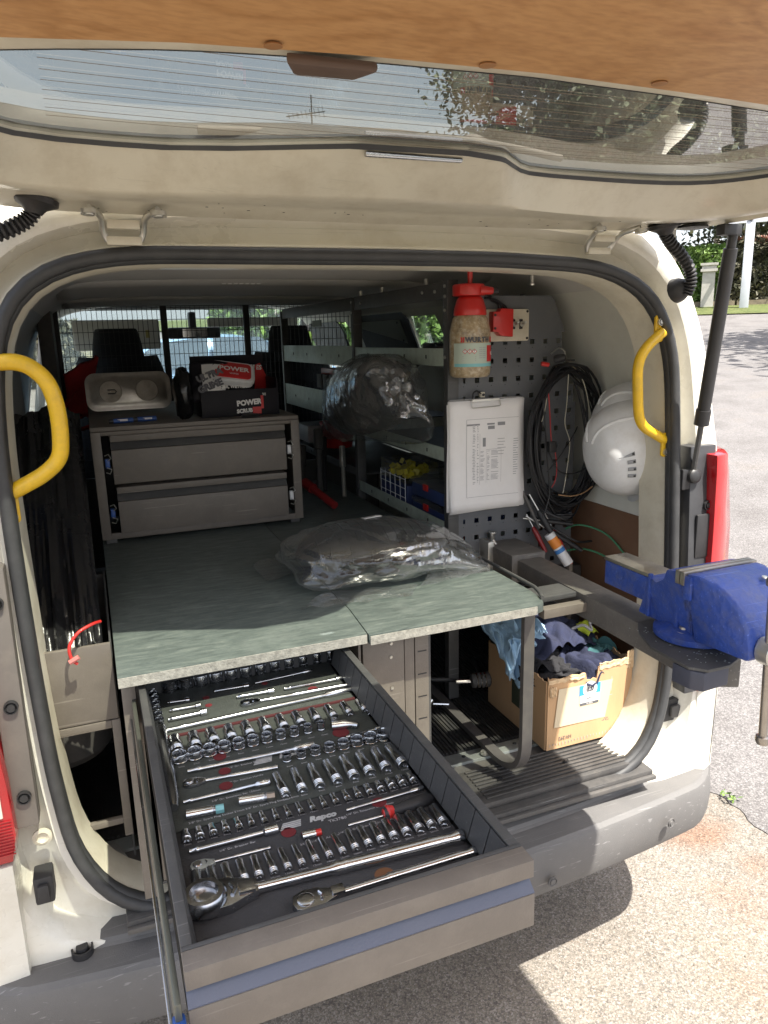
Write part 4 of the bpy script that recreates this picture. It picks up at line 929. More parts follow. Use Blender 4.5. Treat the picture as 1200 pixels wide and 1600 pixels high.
# open drawer
dr = M()
dr.box(-.5327, -.530, -.660, .05, .957, 1.036); dr.box(-.138, -.1354, -.660, .05, .957, 1.036)
dr.box(-.5327, -.1354, -.676, .05, .9545, .957); dr.box(-.530, -.138, .047, .05, .957, 1.036)
drawer = dr.build('drawer', darksteel, cab, bevel=.0006)
m = M(); m.box(-.5330, -.5215, -.660, .05, 1.0365, 1.040); m.build('drawer_rim', darksteel, drawer, bevel=.001)
m = M(); m.box(-.1485, -.1350, -.660, .05, 1.0365, 1.040); m.build('drawer_rim', darksteel, drawer, bevel=.001)
# front: thick top lip, sloped finger pull, face
m = M(); m.prism([(-.667, 1.0402), (-.693, 1.0395), (-.6935, 1.017), (-.690, 1.016), (-.675, 1.016), (-.672, 1.030), (-.667, 1.030)], YZ, -.5335, -.1345); m.build('drawer_lip', taupe, drawer, bevel=.0008)
m = M(); m.prism([(-.675, 1.0155), (-.6955, .998), (-.6955, .9965), (-.670, .9965)], YZ, -.5335, -.1345); m.build('finger_pull', pm('powdercoat_painted_skylight', (.085, .10, .145), .5, bump=.1, bs=400, var=.08), drawer)  # blue of the sky on this slope is put into its colour
m = M(); m.box(-.5335, -.1345, -.6965, -.680, .952, .9962); m.build('drawer_front', taupe, drawer, bevel=.001)
m = M(); m.box(-.5335, -.1345, -.6665, -.6605, 1.032, 1.0405); m.build('front_ledge', darksteel, drawer, bevel=.0012)
m = M(); m.box(-.5295, -.1385, -.6625, -.6600, .957, 1.032); m.build('front_inner_wall', darksteel, drawer)
# slotted liner plates, sloping inwards on both sides
for sx, xo, xi in ((1, -.1485, -.157), (-1, -.5215, -.514)):
    for k in range(17):
        ya = -.655 + k * .0392; yb = ya + .0372
        m = M(); v = [(xo, ya, 1.0355), (xo, yb, 1.0355), (xi, yb + .006, .990), (xi, ya + .006, .990)]
        m.add(v, [(0, 1, 2, 3)]); m.build('liner_plate', darksteel, drawer, smooth=0, solid=.0012)
# foam trays
for ya, yb, mt_ in ((-.130, .045, foam_green_lit), (-.392, -.133, foam_green_lit), (-.622, -.395, foam), (-.659, -.6225, foam)):
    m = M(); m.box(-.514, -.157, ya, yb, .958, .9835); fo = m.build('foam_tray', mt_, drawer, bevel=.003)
m = M(); m.box(-.505, -.160, -.1355, -.1295, .975, .9865); m.build('red_underlay', pm('dull_red_foam', (.07, .012, .014), .8), drawer, bevel=.001)
# bottom drawer just below, also slightly visible
# ------------------------------------------------------------------ left cubby
cub = thing('side_cubby', 'low grey open fronted cubby in the left corner beside the drawer cabinet', 'cubby', (-.64, .3, .6))
bar(-.700, -.572, .098, .106, .922, 1.080, 'upper_panel', taupe, cub)
bar(-.700, -.686, .096, .108, .69, .920, 'frame_post', taupe, cub); bar(-.586, -.570, .096, .108, .66, .920, 'frame_post', taupe, cub)
bar(-.686, -.586, .096, .108, .904, .920, 'frame_rail', taupe, cub); bar(-.686, -.586, .096, .108, .690, .703, 'frame_rail', taupe, cub)
bar(-.80, -.572, .60, .61, .60, 1.07, 'back_panel', darksteel, cub); bar(-.574, -.570, .11, .60, .60, 1.078, 'inner_side', darksteel, cub)
m = M(); m.lathe([(.01, 0), (.10, 0), (.115, .02), (.115, .12), (.10, .13)], (-.70, .33, .76), (0, 0, 1), n=24); ob = m.build('speaker_tub', greyp); tag(ob, 'dark round tub inside the open side cubby', 'tub')
# black plastic sheeting heaped above the cubby
def crumple(name, fn, nu, nv, mat, label, cat, solid=0, sub=0, smooth=50):
    m = M(); m.grid(fn, nu, nv); o = m.build(name, mat, smooth=smooth, solid=solid, recalc=False, sub=sub); return tag(o, label, cat)
def fbag(u, v_):
    rid = nz((u * 9 + v_, v_ * 1.3, 1)) * .022 + nz((u * 24 + 2 * v_, v_ * 2, 4)) * .010
    p = Vector((-.785 + .20 * u, .125 + .60 * v_ ** 1.25 - rid, 1.06 + .42 * v_ - .05 * (u - .5) ** 2 + rid * .5 + .03 * nz((u * 2, v_ * 3, 8)))); return p
crumple('plastic_sheeting', fbag, 50, 60, binbag, 'glossy black plastic sheeting heaped on the left side of the load bay', 'plastic sheet')
m = M(); m.tube(bez([(-.585, .12, 1.118), (-.60, .10, 1.122), (-.625, .085, 1.115), (-.642, .075, 1.095), (-.641, .07, 1.072), (-.632, .07, 1.060)], 8), .0032, n=8)
hs = m.build('red_hose', redp, smooth=60); tag(hs, 'short red hose end hooked over the cubby edge', 'hose')
m = M(); m.cyl((-.645, .068, 1.066), (-.628, .068, 1.074), .005, n=8); m.build('hose_plug', pm('pink_plug', (.6, .2, .18), .4), hs)
# left lining cloth, ribbed panels at left wall
for k, (ya, yb, z0_, z1_) in enumerate(((.62, .95, 1.16, 1.76), (1.05, 1.5, 1.0, 1.76))):
    m = M(); m.prism([(ya, z0_), (yb, z0_), (yb - .03, z1_), (ya + .03, z1_)], YZ, -.79 + .0, -.765); ob = m.build('wall_panel', dgrey_in if k else pm('green_grey_panel', (.13, .15, .13), .7)); ob.parent = van; ob.matrix_parent_inverse = base_inv(van)
# blue tool panel on the left wall with spanners
tp = thing('spanner_board', 'blue panel of hanging spanners on the left wall behind the yellow handle', 'tool panel', (-.76, .35, 1.5))
m = M(); m.box(-.768, -.762, .13, .46, 1.22, 1.70); m.build('backboard', bluepan, tp, bevel=.002)
def spanner(p, L_, a, mat=chrome, parent=None, name='spanner', ax='x', w=1.0):
    """combination spanner lying in the plane perpendicular to ax; a = angle from vertical"""
    m = M(); n = 10
    def q(u, v_): # u along, v across
        c, s_ = cos(a), sin(a)
        if ax == 'x': return lambda d: (p[0] + d, p[1] + u * s_ + v_ * c, p[2] + u * c - v_ * s_)
        return lambda d: (p[0] + u * c - v_ * s_, p[1] + u * s_ + v_ * c, p[2] + d)
    r = .011 * w
    poly = [(-.004 * w, -L_ / 2 + r), (.004 * w, -L_ / 2 + r), (.004 * w, L_ / 2 - r), (-.004 * w, L_ / 2 - r)]
    V = lambda d: [q(y, x)(d) for x, y in poly]
    v = V(0) + V(.004); m.add(v, [(3, 2, 1, 0), (4, 5, 6, 7), (0, 1, 5, 4), (1, 2, 6, 5), (2, 3, 7, 6), (3, 0, 4, 7)])
    ring = []; 
    for rr in (r * .6, r):
        for d in (-.001, .006): ring.append([q(L_ / 2 - r * .2 + rr * cos(t), rr * sin(t))(d) for t in [2 * pi * i / 14 for i in range(14)]])
    m.loft([ring[0], ring[1], ring[3], ring[2], ring[0]])
    jaw = [(-L_ / 2 + r * 1.2, -.5 * r), (-L_ / 2 + r * .7, -r), (-L_ / 2 - r * .5, -r * 1.05), (-L_ / 2 - r * .6, -.5 * r), (-L_ / 2 + r * .2, -.45 * r), (-L_ / 2 + r * .2, .45 * r), (-L_ / 2 - r * .5, .5 * r), (-L_ / 2 - r * .3, r * 1.05), (-L_ / 2 + r * .8, r), (-L_ / 2 + r * 1.2, .5 * r)]
    v = [q(u, vv)(-.001) for u, vv in jaw] + [q(u, vv)(.006) for u, vv in jaw]; k = len(jaw)
    m.add(v, [tuple(range(k)), tuple(range(2 * k - 1, k - 1, -1))] + [(i, (i + 1) % k, k + (i + 1) % k, k + i) for i in range(k)])
    return m.build(name, mat, parent, smooth=30)
for r_, (zc, n_, L0) in enumerate(((1.615, 7, .13), (1.46, 8, .15), (1.33, 6, .12))):
    for k in range(n_):
        o = spanner((-.758, .155 + k * .036, zc - k * .008), L0 - k * .004, .05); tag(o, f'{ORD[k]} spanner from the left in the {("top", "middle", "bottom")[r_]} row of the blue tool panel', 'spanner', 'spanners hanging on the blue panel')
for k in range(5):
    o = spanner((-.73, .25 + .018 * k, 1.42 - .035 * k), .17, -.35, w=1.15); tag(o, f'{ORD[k]} large spanner from the top of the slanting rack behind the yellow handle', 'spanner', 'large spanners in a slanting rack')
# ------------------------------------------------------------------ two-drawer cabinet on the bench
tc = thing('tool_chest', 'grey two drawer steel tool chest standing on the back of the workbench', 'tool chest', (-.27, 1.2, ZT))
X0, X1, YF, ZB, ZC = -.5665, .035, .896, 1.082, 1.408
bar(X0, X1, YF, 1.74, ZC - .012, ZC, 'top_panel', taupe, tc); bar(X0, X0 + .004, YF + .01, 1.74, ZB, ZC - .012, 'side_panel', taupe, tc); bar(X1 - .004, X1, YF + .01, 1.74, ZB, ZC - .012, 'side_panel', taupe, tc)
bar(X0, X0 + .026, YF - .004, YF + .01, ZB, ZC - .013, 'front_post', taupe, tc); bar(X1 - .026, X1, YF - .004, YF + .01, ZB, ZC - .013, 'front_post', taupe, tc)
bar(X0 + .026, X1 - .026, YF - .004, YF + .01, ZB, ZB + .018, 'front_rail', taupe, tc); bar(X0 + .026, X1 - .026, YF - .004, YF + .01, ZC - .024, ZC - .013, 'front_rail', taupe, tc)
bar(X0 + .004, X1 - .004, 1.2, 1.204, ZB, ZC - .013, 'back_panel', blackp, tc)
for x in (X0 + .01, X1 - .04): bar(x, x + .03, YF, YF + .03, ZT, ZB, 'foot', darksteel, tc)
for k, (za, zb) in enumerate(((1.245, 1.384), (1.100, 1.235))):
    xa, xb = -.517 + .004 * k, -.012 - .002 * k
    d0 = thing('drawer', '', '', (0, 0, 0)); del d0['label'], d0['category']; d0.parent = tc; d0.matrix_parent_inverse = base_inv(tc)
    bar(xa, xb, YF - .012, YF + .30, zb - .018, zb, 'drawer_lip', taupe, d0)
    m = M(); m.prism([(YF + .004, zb - .0185), (YF - .012, zb - .040), (YF - .006, zb - .041), (YF + .02, zb - .041), (YF + .02, zb - .0185)], YZ, xa, xb); m.build('finger_pull', darksteel, d0)
    bar(xa, xb, YF - .014, YF - .002, za, zb - .0415, 'drawer_face', taupe, d0)
    bar(xa + .002, xb - .002, YF, YF + .3, za, zb - .045, 'drawer_box', darksteel, d0)
    for x in (X0 + .037, X1 - .036):
        zc = za + .060; m = M(); m.box(x - .006, x + .006, YF - .012, YF + .004, zc - .014, zc + .014); lt = m.build('latch', bluem if x < -.3 else whitep, tc, bevel=.002)
        for s_ in (-1, 1):
            m = M(); m.tube([(x + .003 * s_, YF - .014, zc + s_ * .010), (x + .010, YF - .016, zc + s_ * .016), (x + .004, YF - .016, zc + s_ * .028), (x - .006, YF - .014, zc + s_ * .024)], .0017, n=6); m.build('latch_wire', zinc, lt)
m = M(); m.lathe([(.01, 0), (.028, 0), (.03, .003), (.024, .008), (.01, .009)], (-.105, .93, ZC + .001), (0, 0, 1), n=20); tag(m.build('rubber_cap', blackp), 'flat black round cap lying at the front right of the tool chest', 'cap')
# steel magnetic tray standing up
mg = thing('magnetic_tray', 'worn stainless magnetic parts tray standing on edge on the tool chest', 'tray', (-.44, 1.3, ZC))
def rot_tray(x, y, z): # tray back plane leans back; local x,z plane
    return (x, 1.28 + .25 * (z - ZC) + y, z)
m = M(); A_ = rrect(-.567, -.297, ZC + .013, ZC + .134, .032, 6); B2 = rrect(-.560, -.304, ZC + .020, ZC + .127, .028, 6); C2 = rrect(-.549, -.315, ZC + .030, ZC + .117, .026, 6); D2 = rrect(-.545, -.319, ZC + .034, ZC + .113, .023, 6)
m.loft([[rot_tray(x, .006, z) for x, z in A_], [rot_tray(x, -.001, z) for x, z in A_], [rot_tray(x, -.002, z) for x, z in B2], [rot_tray(x, -.001, z) for x, z in C2], [rot_tray(x, -.0035, z) for x, z in D2]])
m.add([rot_tray(x, -.0035, z) for x, z in D2], [tuple(range(len(D2)))]); m.build('tray_dish', steel, mg, smooth=40)
for cx in (-.490, -.375):
    m = M(); v = []; m.loft([[rot_tray(cx + r * cos(a), d, ZC + .074 + r * sin(a)) for a in [2 * pi * i / 28 for i in range(28)]] for r, d in ((.036, -.0045), (.036, -.0075), (.034, -.008), (.0335, -.0055), (.002, -.0055))]); m.build('magnet_base', pm('stained_steel', (.30, .27, .23), .42, metal=.8, var=.35, vs=25), mg, smooth=40)
m = M(); m.tube([rot_tray(x, -.009, z) for x, z in ((-.499, ZC + .068), (-.477, ZC + .068), (-.472, ZC + .074), (-.477, ZC + .080), (-.499, ZC + .080))], .002, n=6); m.build('magnet_mark', blackp, mg)
# pens / blades
pn = thing('marker_torch', 'small blue and black torch lying in front of the steel tray', 'torch', (-.44, 1.0, ZC))
m = M(); m.cyl((-.50, .972, ZC + .008), (-.445, .982, ZC + .008), .0075, n=12); m.build('torch_head', bluem, pn); m = M(); m.cyl((-.445, .982, ZC + .008), (-.432, .985, ZC + .008), .0065, n=12); m.cyl((-.512, .97, ZC + .008), (-.50, .972, ZC + .008), .006, n=10); m.build('torch_grip', blackp, pn)
m = M(); m.cyl((-.432, .985, ZC + .008), (-.378, .995, ZC + .008), .0075, n=12); m.build('torch_tail', bluem, pn)
m = M(); m.box(-.488, -.46, .968, .9695, ZC + .007, ZC + .013); m.box(-.425, -.39, .9815, .983, ZC + .007, ZC + .012); m.build('torch_print', whitei, pn)
# black cardboard box with wipes
bx = thing('wipes_box', 'black printed cardboard box on the right of the tool chest', 'box', (-.15, 1.05, ZC))
xa, xb, ya, yb, z0_, z1_ = -.245, -.006, .965, 1.16, ZC + .001, ZC + .082
blackc = pm('black_card', (.011, .010, .014), .6, var=.15, spec=.25)
for q in ((xa, xb, ya, ya + .004, z0_, z1_), (xa, xb, yb - .004, yb, z0_, z1_ + .10), (xa, xa + .004, ya + .004, yb - .004, z0_, z1_ + .05), (xb - .004, xb, ya + .004, yb - .004, z0_, z1_ + .03), (xa + .004, xb - .004, ya + .004, yb - .004, z0_, z0_ + .004)):
    m = M(); m.box(*q); m.build('box_wall', blackc, bx, bevel=.0008)
text('POWER', .022, whitei, bx, (-.10, ya - .0006, z0_ + .040), (1, 0, .06), (0, 0, 1), bold=.0012); text('SCRUB', .016, whitei, bx, (-.115, ya - .0006, z0_ + .015), (1, 0, .04), (0, 0, 1), bold=.001)
m = M(); m.box(-.063, -.055, ya - .001, ya, z0_ + .02, z0_ + .06); m.box(-.09, -.063, ya - .001, ya, z0_ + .005, z0_ + .026); m.build('red_stripe', redink, bx)
text('90', .012, whitei, bx, (-.052, ya - .0014, z0_ + .063), (1, 0, 0), (0, 0, 1))
def blob(c, r, nu=16, nv=12, amp=.12, f=3, seed=0, ang=0, flat=None):
    m = M(); c = Vector(c); loops = []
    for j in range(nv + 1):
        ph = pi * j / nv; l_ = []
        for i in range(nu):
            th = 2 * pi * i / nu; d = Vector((sin(ph) * cos(th), sin(ph) * sin(th), cos(ph)))
            e = 1 + amp * nz((d.x * f + seed, d.y * f, d.z * f)) + amp * .5 * abs(nz((d.x * f * 2.5, d.y * f * 2.5 + seed, d.z * f * 2.5)))
            p = Vector((d.x * r[0] * e, d.y * r[1] * e, d.z * r[2] * e))
            if ang: p = Matrix.Rotation(ang, 3, 'Z') @ p
            l_.append(c + p)
        loops.append(l_)
    m.loft(loops); return m
wp = thing('wipes_pack', 'soft black pack of grime wipes leaning out of the left end of the black box', 'wipes pack', (-.24, 1.0, ZC + .05))
def packq(u, v_):
    x = -.275 + .115 * u; z = ZC + .055 + .115 * v_ - .03 * (u - .5) ** 2
    return (x + .01 * v_, .985 + .03 * v_ - .030 * sin(pi * u) * sin(pi * v_) + .006 * nz((u * 6, v_ * 6, 3)), z - .02 * u * 0)
m = M(); m.grid(packq, 14, 14); m.build('pack_face', blackc, wp, smooth=60, solid=.006)
m = M(); m.grid(lambda u, v_: Vector(packq(.30 + .62 * u, .06 + .86 * v_)) + Vector((0, -.0045, 0)), 8, 8); m.build('pack_label', whitei, wp, smooth=60)
for s_, z, sz in (('ULTRA', .130, .030), ('GRIME', .098, .031)): text(s_, sz * .86, ink, wp, (-.218, .9405 + (.0 if z > .11 else -.003), ZC + z), (.72, 0, .62) if False else (1, 0, .35), (-.35, .12, 1), bold=.0018)
text('BIGGER, WETTER', .013, whitei, wp, (-.155, .961, ZC + .092), (1, 0, -.03), (0, 0, 1), bold=.0004)
m = blob((-.292, 1.0, ZC + .075), (.028, .06, .078), amp=.25, f=5, seed=3); m.build('pack_end', binbag, wp, smooth=60)
tb = thing('wipes_tub', 'flat white wipes tub with a red lid resting on the black box', 'tub', (-.12, 1.02, ZC + .12))
Tm = Matrix.Translation((-.140, 1.0, ZC + .128)) @ Euler((radians(38), radians(9), radians(-6))).to_matrix().to_4x4()
def tm(ps, z): return [Tm @ Vector((x, y, z)) for x, y in ps]
r1 = rrect(-.068, .068, -.045, .045, .02); r2 = rrect(-.064, .064, -.041, .041, .018); r3 = rrect(-.056, .056, -.034, .034, .013)
m = M(); m.loft([tm(r2, -.012), tm(r2, .0), tm(r1, .001), tm(r1, .010), tm(r2, .013), tm(r2, .0135)]); m.add(tm(r2, -.012), [tuple(range(24))]); m.add(tm(r2, .0135), [tuple(range(24))]); m.build('tub_body', whitep, tb, smooth=40)
m = M(); m.loft([tm(r3, .0135), tm(r3, .0165), tm([(x * .97, y * .95) for x, y in r3], .0172)]); m.add(tm([(x * .97, y * .95) for x, y in r3], .0172), [tuple(range(24))]); m.build('tub_lid', redink, tb, smooth=40)
R3 = Tm.to_3x3()
text('POWER', .026, whitei, tb, Tm @ Vector((.004, .004, .0175)), R3 @ Vector((1, 0, 0)), R3 @ Vector((0, 1, 0)), bold=.0008)
text('PRO', .011, whitei, tb, Tm @ Vector((-.036, .024, .0175)), R3 @ Vector((1, 0, 0)), R3 @ Vector((0, 1, 0))); text('WIPES', .010, whitei, tb, Tm @ Vector((.004, -.018, .0175)), R3 @ Vector((1, 0, 0)), R3 @ Vector((0, 1, 0)))
rb_ = thing('red_pack', 'red and black pack of cloth wipes at the right end of the black box', 'wipes pack', (-.05, 1.1, ZC + .1))
m = M(); m.grid(lambda u, v_: (-.15 + .145 * u, 1.13 - .05 * v_ * 0 - .018 * sin(pi * u), ZC + .06 + (.115 - .03 * u) * v_), 10, 6); m.build('pack_face', blackc, rb_, smooth=60, solid=.01)
m = M(); m.add([(-.05, 1.105, ZC + .07), (-.008, 1.12, ZC + .07), (-.008, 1.12, ZC + .115), (-.028, 1.108, ZC + .155), (-.045, 1.103, ZC + .15)], [(0, 1, 2, 3, 4)]); m.build('red_face', redink, rb_, smooth=0, solid=.002)
text('CLOTHWIPES', .020, whitei, rb_, (-.085, 1.104, ZC + .145), (1, 0, -.08), (0, 0, 1), bold=.0006)
# red webbing bag behind the seat at left
def fweb(u, v_):
    a = u * 1.2
    return (-.60 + .11 * v_ * (1 - u * .6) + .05 * sin(u * 3), 1.55 + .03 * u, ZC + .16 - .17 * u + .05 * v_ - .03 * (v_ - .5) ** 2)
m = M(); m.grid(lambda u, v_: (-.640 + .13 * v_ * (.55 + .45 * u), 1.90 + .02 * sin(3 * u), ZC - .06 + .17 * u + .07 * v_ * u + .015 * nz((u * 3, v_ * 3, 1))), 10, 8); ob = m.build('red_strap_bag', redc, smooth=60, solid=.03); tag(ob, 'crumpled red fabric bag behind the steel tray', 'bag')
m = M(); m.tube(bez([(-.60, 1.86, ZC + .06), (-.645, 1.85, ZC + .0), (-.66, 1.84, ZC - .06), (-.62, 1.84, ZC - .10), (-.56, 1.84, ZC - .09)], 8), .008, n=8); m.build('strap', redc, ob, smooth=60)
# ================================================================== SHELVING RACK
rk = thing('shelving_rack', 'dark grey steel shelving rack with perforated end panel along the right wall', 'shelving', (.33, 1.2, .6))
XR = .327
def post(x, y, z0_, z1_, w=.016): m = M(); m.box(x - w, x + w, y - .002, y + .002 * 12, z0_, z1_); return m.build('post', darksteel, rk, bevel=.0012)
post(XR + .014, .448, .60, 1.776); post(XR + .012, 1.175, .60, 1.768); post(XR + .012, 2.19, .60, 1.762)
for x in (.70,): post(x, .70, .6, 1.5); post(x, 2.19, .6, 1.72)
for ya, yb in ((.474, 1.172), (1.202, 2.188)): bar(XR, XR + .006, ya, yb, 1.728, 1.772, 'top_rail', darksteel, rk); bar(XR + .006, XR + .03, ya, yb, 1.766, 1.772, 'top_flange', darksteel, rk)
for y, z in ((.46, 1.76), (.46, 1.735), (1.19, 1.755), (.52, 1.75), (.60, 1.752), (1.1, 1.748), (.46, 1.70), (.46, 1.58), (1.19, 1.72)): disc('rack_bolt', (XR - .001, y, z), (-1, 0, 0), .0045, zinc, rk, h=.004, n=8)
for y, x in ((.62, .345), (.95, .345), (1.15, .345)): m = M(); m.cyl((x, y, 1.774), (x, y, 1.79), .006, n=6); m.build('top_bolt', zinc, rk)
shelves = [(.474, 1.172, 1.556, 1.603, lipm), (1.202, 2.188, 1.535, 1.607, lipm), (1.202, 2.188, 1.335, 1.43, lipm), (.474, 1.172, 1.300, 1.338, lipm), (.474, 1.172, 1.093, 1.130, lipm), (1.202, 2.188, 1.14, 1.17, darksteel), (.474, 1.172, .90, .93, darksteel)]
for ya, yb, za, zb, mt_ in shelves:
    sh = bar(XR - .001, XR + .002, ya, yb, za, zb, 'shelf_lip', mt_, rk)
    bar(XR + .003, .745, ya, yb, za, za + .004, 'shelf', darksteel, rk)
    for k in range(4): m = M(); y = ya + (yb - ya) * (.15 + .22 * k); m.box(XR - .003, XR - .0012, y, y + .004, (za + zb) / 2 - .005, (za + zb) / 2 + .005); m.build('lip_slot', blackp, sh)
# end panel with square holes (real)
xe = lambda z: .738 if z < 1.42 else (.738 - (z - 1.42) * .30 if z < 1.70 else .654)
cols = [.372 + .0425 * k for k in range(9)]; rowsz = [1.614 - .0485 * k for k in range(14)]
m = M(); hw = .0068; cw, ch = .02125, .02425; YP = .450
for z in rowsz:
    for i, x in enumerate(cols):
        a, b = x - cw, x + cw
        if a > xe(z) - .012: continue
        b = min(b, xe(z)); hole = x + hw < b - .003
        o_ = [(a, YP, z - ch), (b, YP, z - ch), (b, YP, z + ch), (a, YP, z + ch)]
        if hole:
            h_ = [(x - hw, YP, z - hw), (x + hw, YP, z - hw), (x + hw, YP, z + hw), (x - hw, YP, z + hw)]
            m.add(o_ + h_, [(0, 1, 5, 4), (1, 2, 6, 5), (2, 3, 7, 6), (3, 0, 4, 7)])
        else: m.add(o_, [(0, 1, 2, 3)])
zt = rowsz[0] + ch
top = [(cols[0] - cw, zt), (.690, zt), (.672, 1.68), (.655, 1.72), (.642, 1.735), (cols[0] - cw, 1.735)]
m.add([(x, YP, z) for x, z in top], [tuple(range(len(top)))])
ep = m.build('end_panel', panelm, rk, smooth=0, solid=.0018)
m = M()
for z in rowsz:
    for x in cols:
        if x + hw < xe(z) - .003: m.cyl((x + .001, YP - .0012, z - .0155), (x + .001, YP - .0008, z - .0155), .0016, n=6)
stuff(m.build('pin_hole', blackp, ep, recalc=False))
m = M(); m.box(XR + .0305, XR + .045, .4485, .4515, .912, 1.735); m.build('panel_flange', panelm, ep)
# window blanks on the right wall
for (ya, yb, za, zb, r_, lab) in ((1.60, 2.24, 1.50, 1.745, .08, ''), (2.5, 3.1, 1.50, 1.72, .06, '')):
    m = M(); xw = lambda z: .79 - max(0, z - 1.55) * .40
    P_ = [(y, z) for y, z in rrect(ya, yb, za, zb, r_, 6)]
    m.add([(xw(z) - .004, y, z) for y, z in P_] + [(xw(z) - .012, y, z) for y, z in P_], [tuple(range(len(P_)))[::-1], tuple(range(len(P_), 2 * len(P_)))] + [(i, (i + 1) % len(P_), len(P_) + (i + 1) % len(P_), len(P_) + i) for i in range(len(P_))])
    m.build('window_blank', blackp, van)
pl_ = pm('grey_green_plate', (.24, .26, .22), .5, metal=.3, var=.08)
for ya, yb, za, zb in ((1.68, 2.20, 1.605, 1.705), (2.8, 3.6, 1.68, 1.72)):
    m = M(); x_ = lambda z: .79 - max(0, z - 1.55) * .40 - .016
    if ya > 2.5: continue
    m.add([(x_(za), ya, za), (x_(za), yb, za), (x_(zb), yb, zb), (x_(zb), ya, zb)], [(0, 1, 2, 3)]); pt = m.build('blanking_plate', pl_, van, solid=.003, smooth=0)
    for y in (ya + .03, yb - .03):
        for z in (za + .012, zb - .012): disc('plate_screw', (x_(z) - .003, y, z), (-1, 0, 0), .005, blackp, pt, h=.002, n=8)
m = M(); m.box(.50, .506, 2.14, 2.28, 1.69, 1.72); m.build('blanking_plate', pl_, van)

# shelf contents -----------------------------------------------------
def case(name, label, cat, x0, x1, ya, yb, za, zb, mat, lidmat=None, bev=.006, latch=True):
    t = thing(name, label, cat, ((x0 + x1) / 2, ya, za)); m = M(); m.box(x0, x1, ya, yb, za, za + (zb - za) * .7); m.build('case_body', mat, t, bevel=bev)
    m = M(); m.box(x0 - .002, x1 + .002, ya - .002, yb + .002, za + (zb - za) * .705, zb); m.build('case_lid', lidmat or mat, t, bevel=bev)
    if latch: m = M(); m.box(x0 - .006, x0 - .001, (ya + yb) / 2 - .015, (ya + yb) / 2 + .015, za + (zb - za) * .5, za + (zb - za) * .85); m.build('latch', redp, t, bevel=.001)
    return t
# back bay, upper: dark organiser with lids; red holster
for k in range(5):
    m = M(); y = 1.30 + k * .085; m.box(.34, .42, y, y + .062, 1.435, 1.492); m.box(.338, .340, y + .01, y + .05, 1.455, 1.485); tag(m.build('parts_bin', greyp, bevel=.004), f'{ORD[k]} small grey parts bin from the front on the back bay shelf', 'bin', 'grey parts bins on the back bay shelf')
case('power_tool_case', 'dark tool case with a red top on the upper back shelf', 'case', .36, .52, 1.28, 1.70, 1.432, 1.515, blackp, redp)
m = blob((.37, 1.30, 1.475), (.03, .08, .035), amp=.3, f=4, seed=2); tag(m.build('red_rag', redc, smooth=60), 'red rag on the back bay shelf beside the clear bag', 'rag')
for k in range(7): m = M(); m.lathe([(.02, 0), (.024, .002), (.024, .03), (.014, .036), (.014, .05)], (.38, 1.35 + k * .11, 1.607 - .06), (0, 0, 1), n=10); tag(m.build('spray_can', blackp), f'{ORD[k]} dark spray can from the front on the top back shelf', 'can', 'dark spray cans on the top back shelf')
m = M(); m.box(.36, .44, .62, .78, 1.561, 1.60); m.box(.38, .42, .66, .72, 1.60, 1.615); tag(m.build('tool_battery', blackp, bevel=.004), 'black tool battery on the top front shelf', 'battery')
m = blob((.50, .62, 1.60), (.12, .12, .035), 24, 14, amp=.35, f=4, seed=7); tag(m.build('film_roll', bagfilm, smooth=60), 'loose clear plastic film bunched on the top front shelf', 'plastic film')
# front bay lower shelf: blue wire crate, yellow topped organiser
crt = thing('wire_crate', 'dark blue crate with a white wire side on the lower front shelf', 'crate', (.40, .95, 1.10))
m = M(); m.box(.345, .50, .78, 1.0, 1.100, 1.175); m.build('crate_body', pm('navy_plastic', (.02, .035, .11), .5), crt, bevel=.004)
m = M()
for k in range(6): m.cyl((.3425, .785 + k * .042, 1.10), (.3425, .785 + k * .042, 1.20), .0012, n=5)
for k in range(4): m.cyl((.3425, .785, 1.105 + k * .03), (.3425, .995, 1.105 + k * .03), .0012, n=5)
m.build('wire_side', whitep, crt)
yj = thing('yellow_parts_jar', 'clear box of bright yellow fittings on top of the wire crate', 'parts box', (.41, .88, 1.18))
m = M()
for k in range(40): m.obox((.352 + R.random() * .10, .80 + R.random() * .18, 1.195 + R.random() * .03), (.009, .009, .006), Euler((R.random() * 3, R.random() * 3, 0)).to_matrix())
stuff(m.build('fitting', pm('yellow_plastic', (.75, .62, .03), .4), yj)); m = M(); m.box(.343, .46, .785, .995, 1.180, 1.24); m.build('clear_box', bagfilm, yj, bevel=.003)
case('organiser_case', 'blue organiser case with red latch beside the wire crate', 'case', .345, .55, .52, .74, 1.100, 1.155, pm('dark_blue_case', (.03, .05, .14), .4), bagfilm)
case('organiser_case', 'second blue organiser case with red latch stacked on the first', 'case', .345, .55, .52, .74, 1.160, 1.215, pm('dark_blue_case', (.03, .05, .14), .4), bagfilm)
case('organiser_case', 'dark blue case on the bottom front shelf behind the bench', 'case', .345, .56, .50, .70, .935, 1.00, pm('deep_blue_case', (.03, .08, .22), .4), bluem)
m = M(); m.box(.34, .42, .80, .92, .936, .975); tag(m.build('red_box', redp, bevel=.004), 'small red box on the bottom front shelf', 'box')
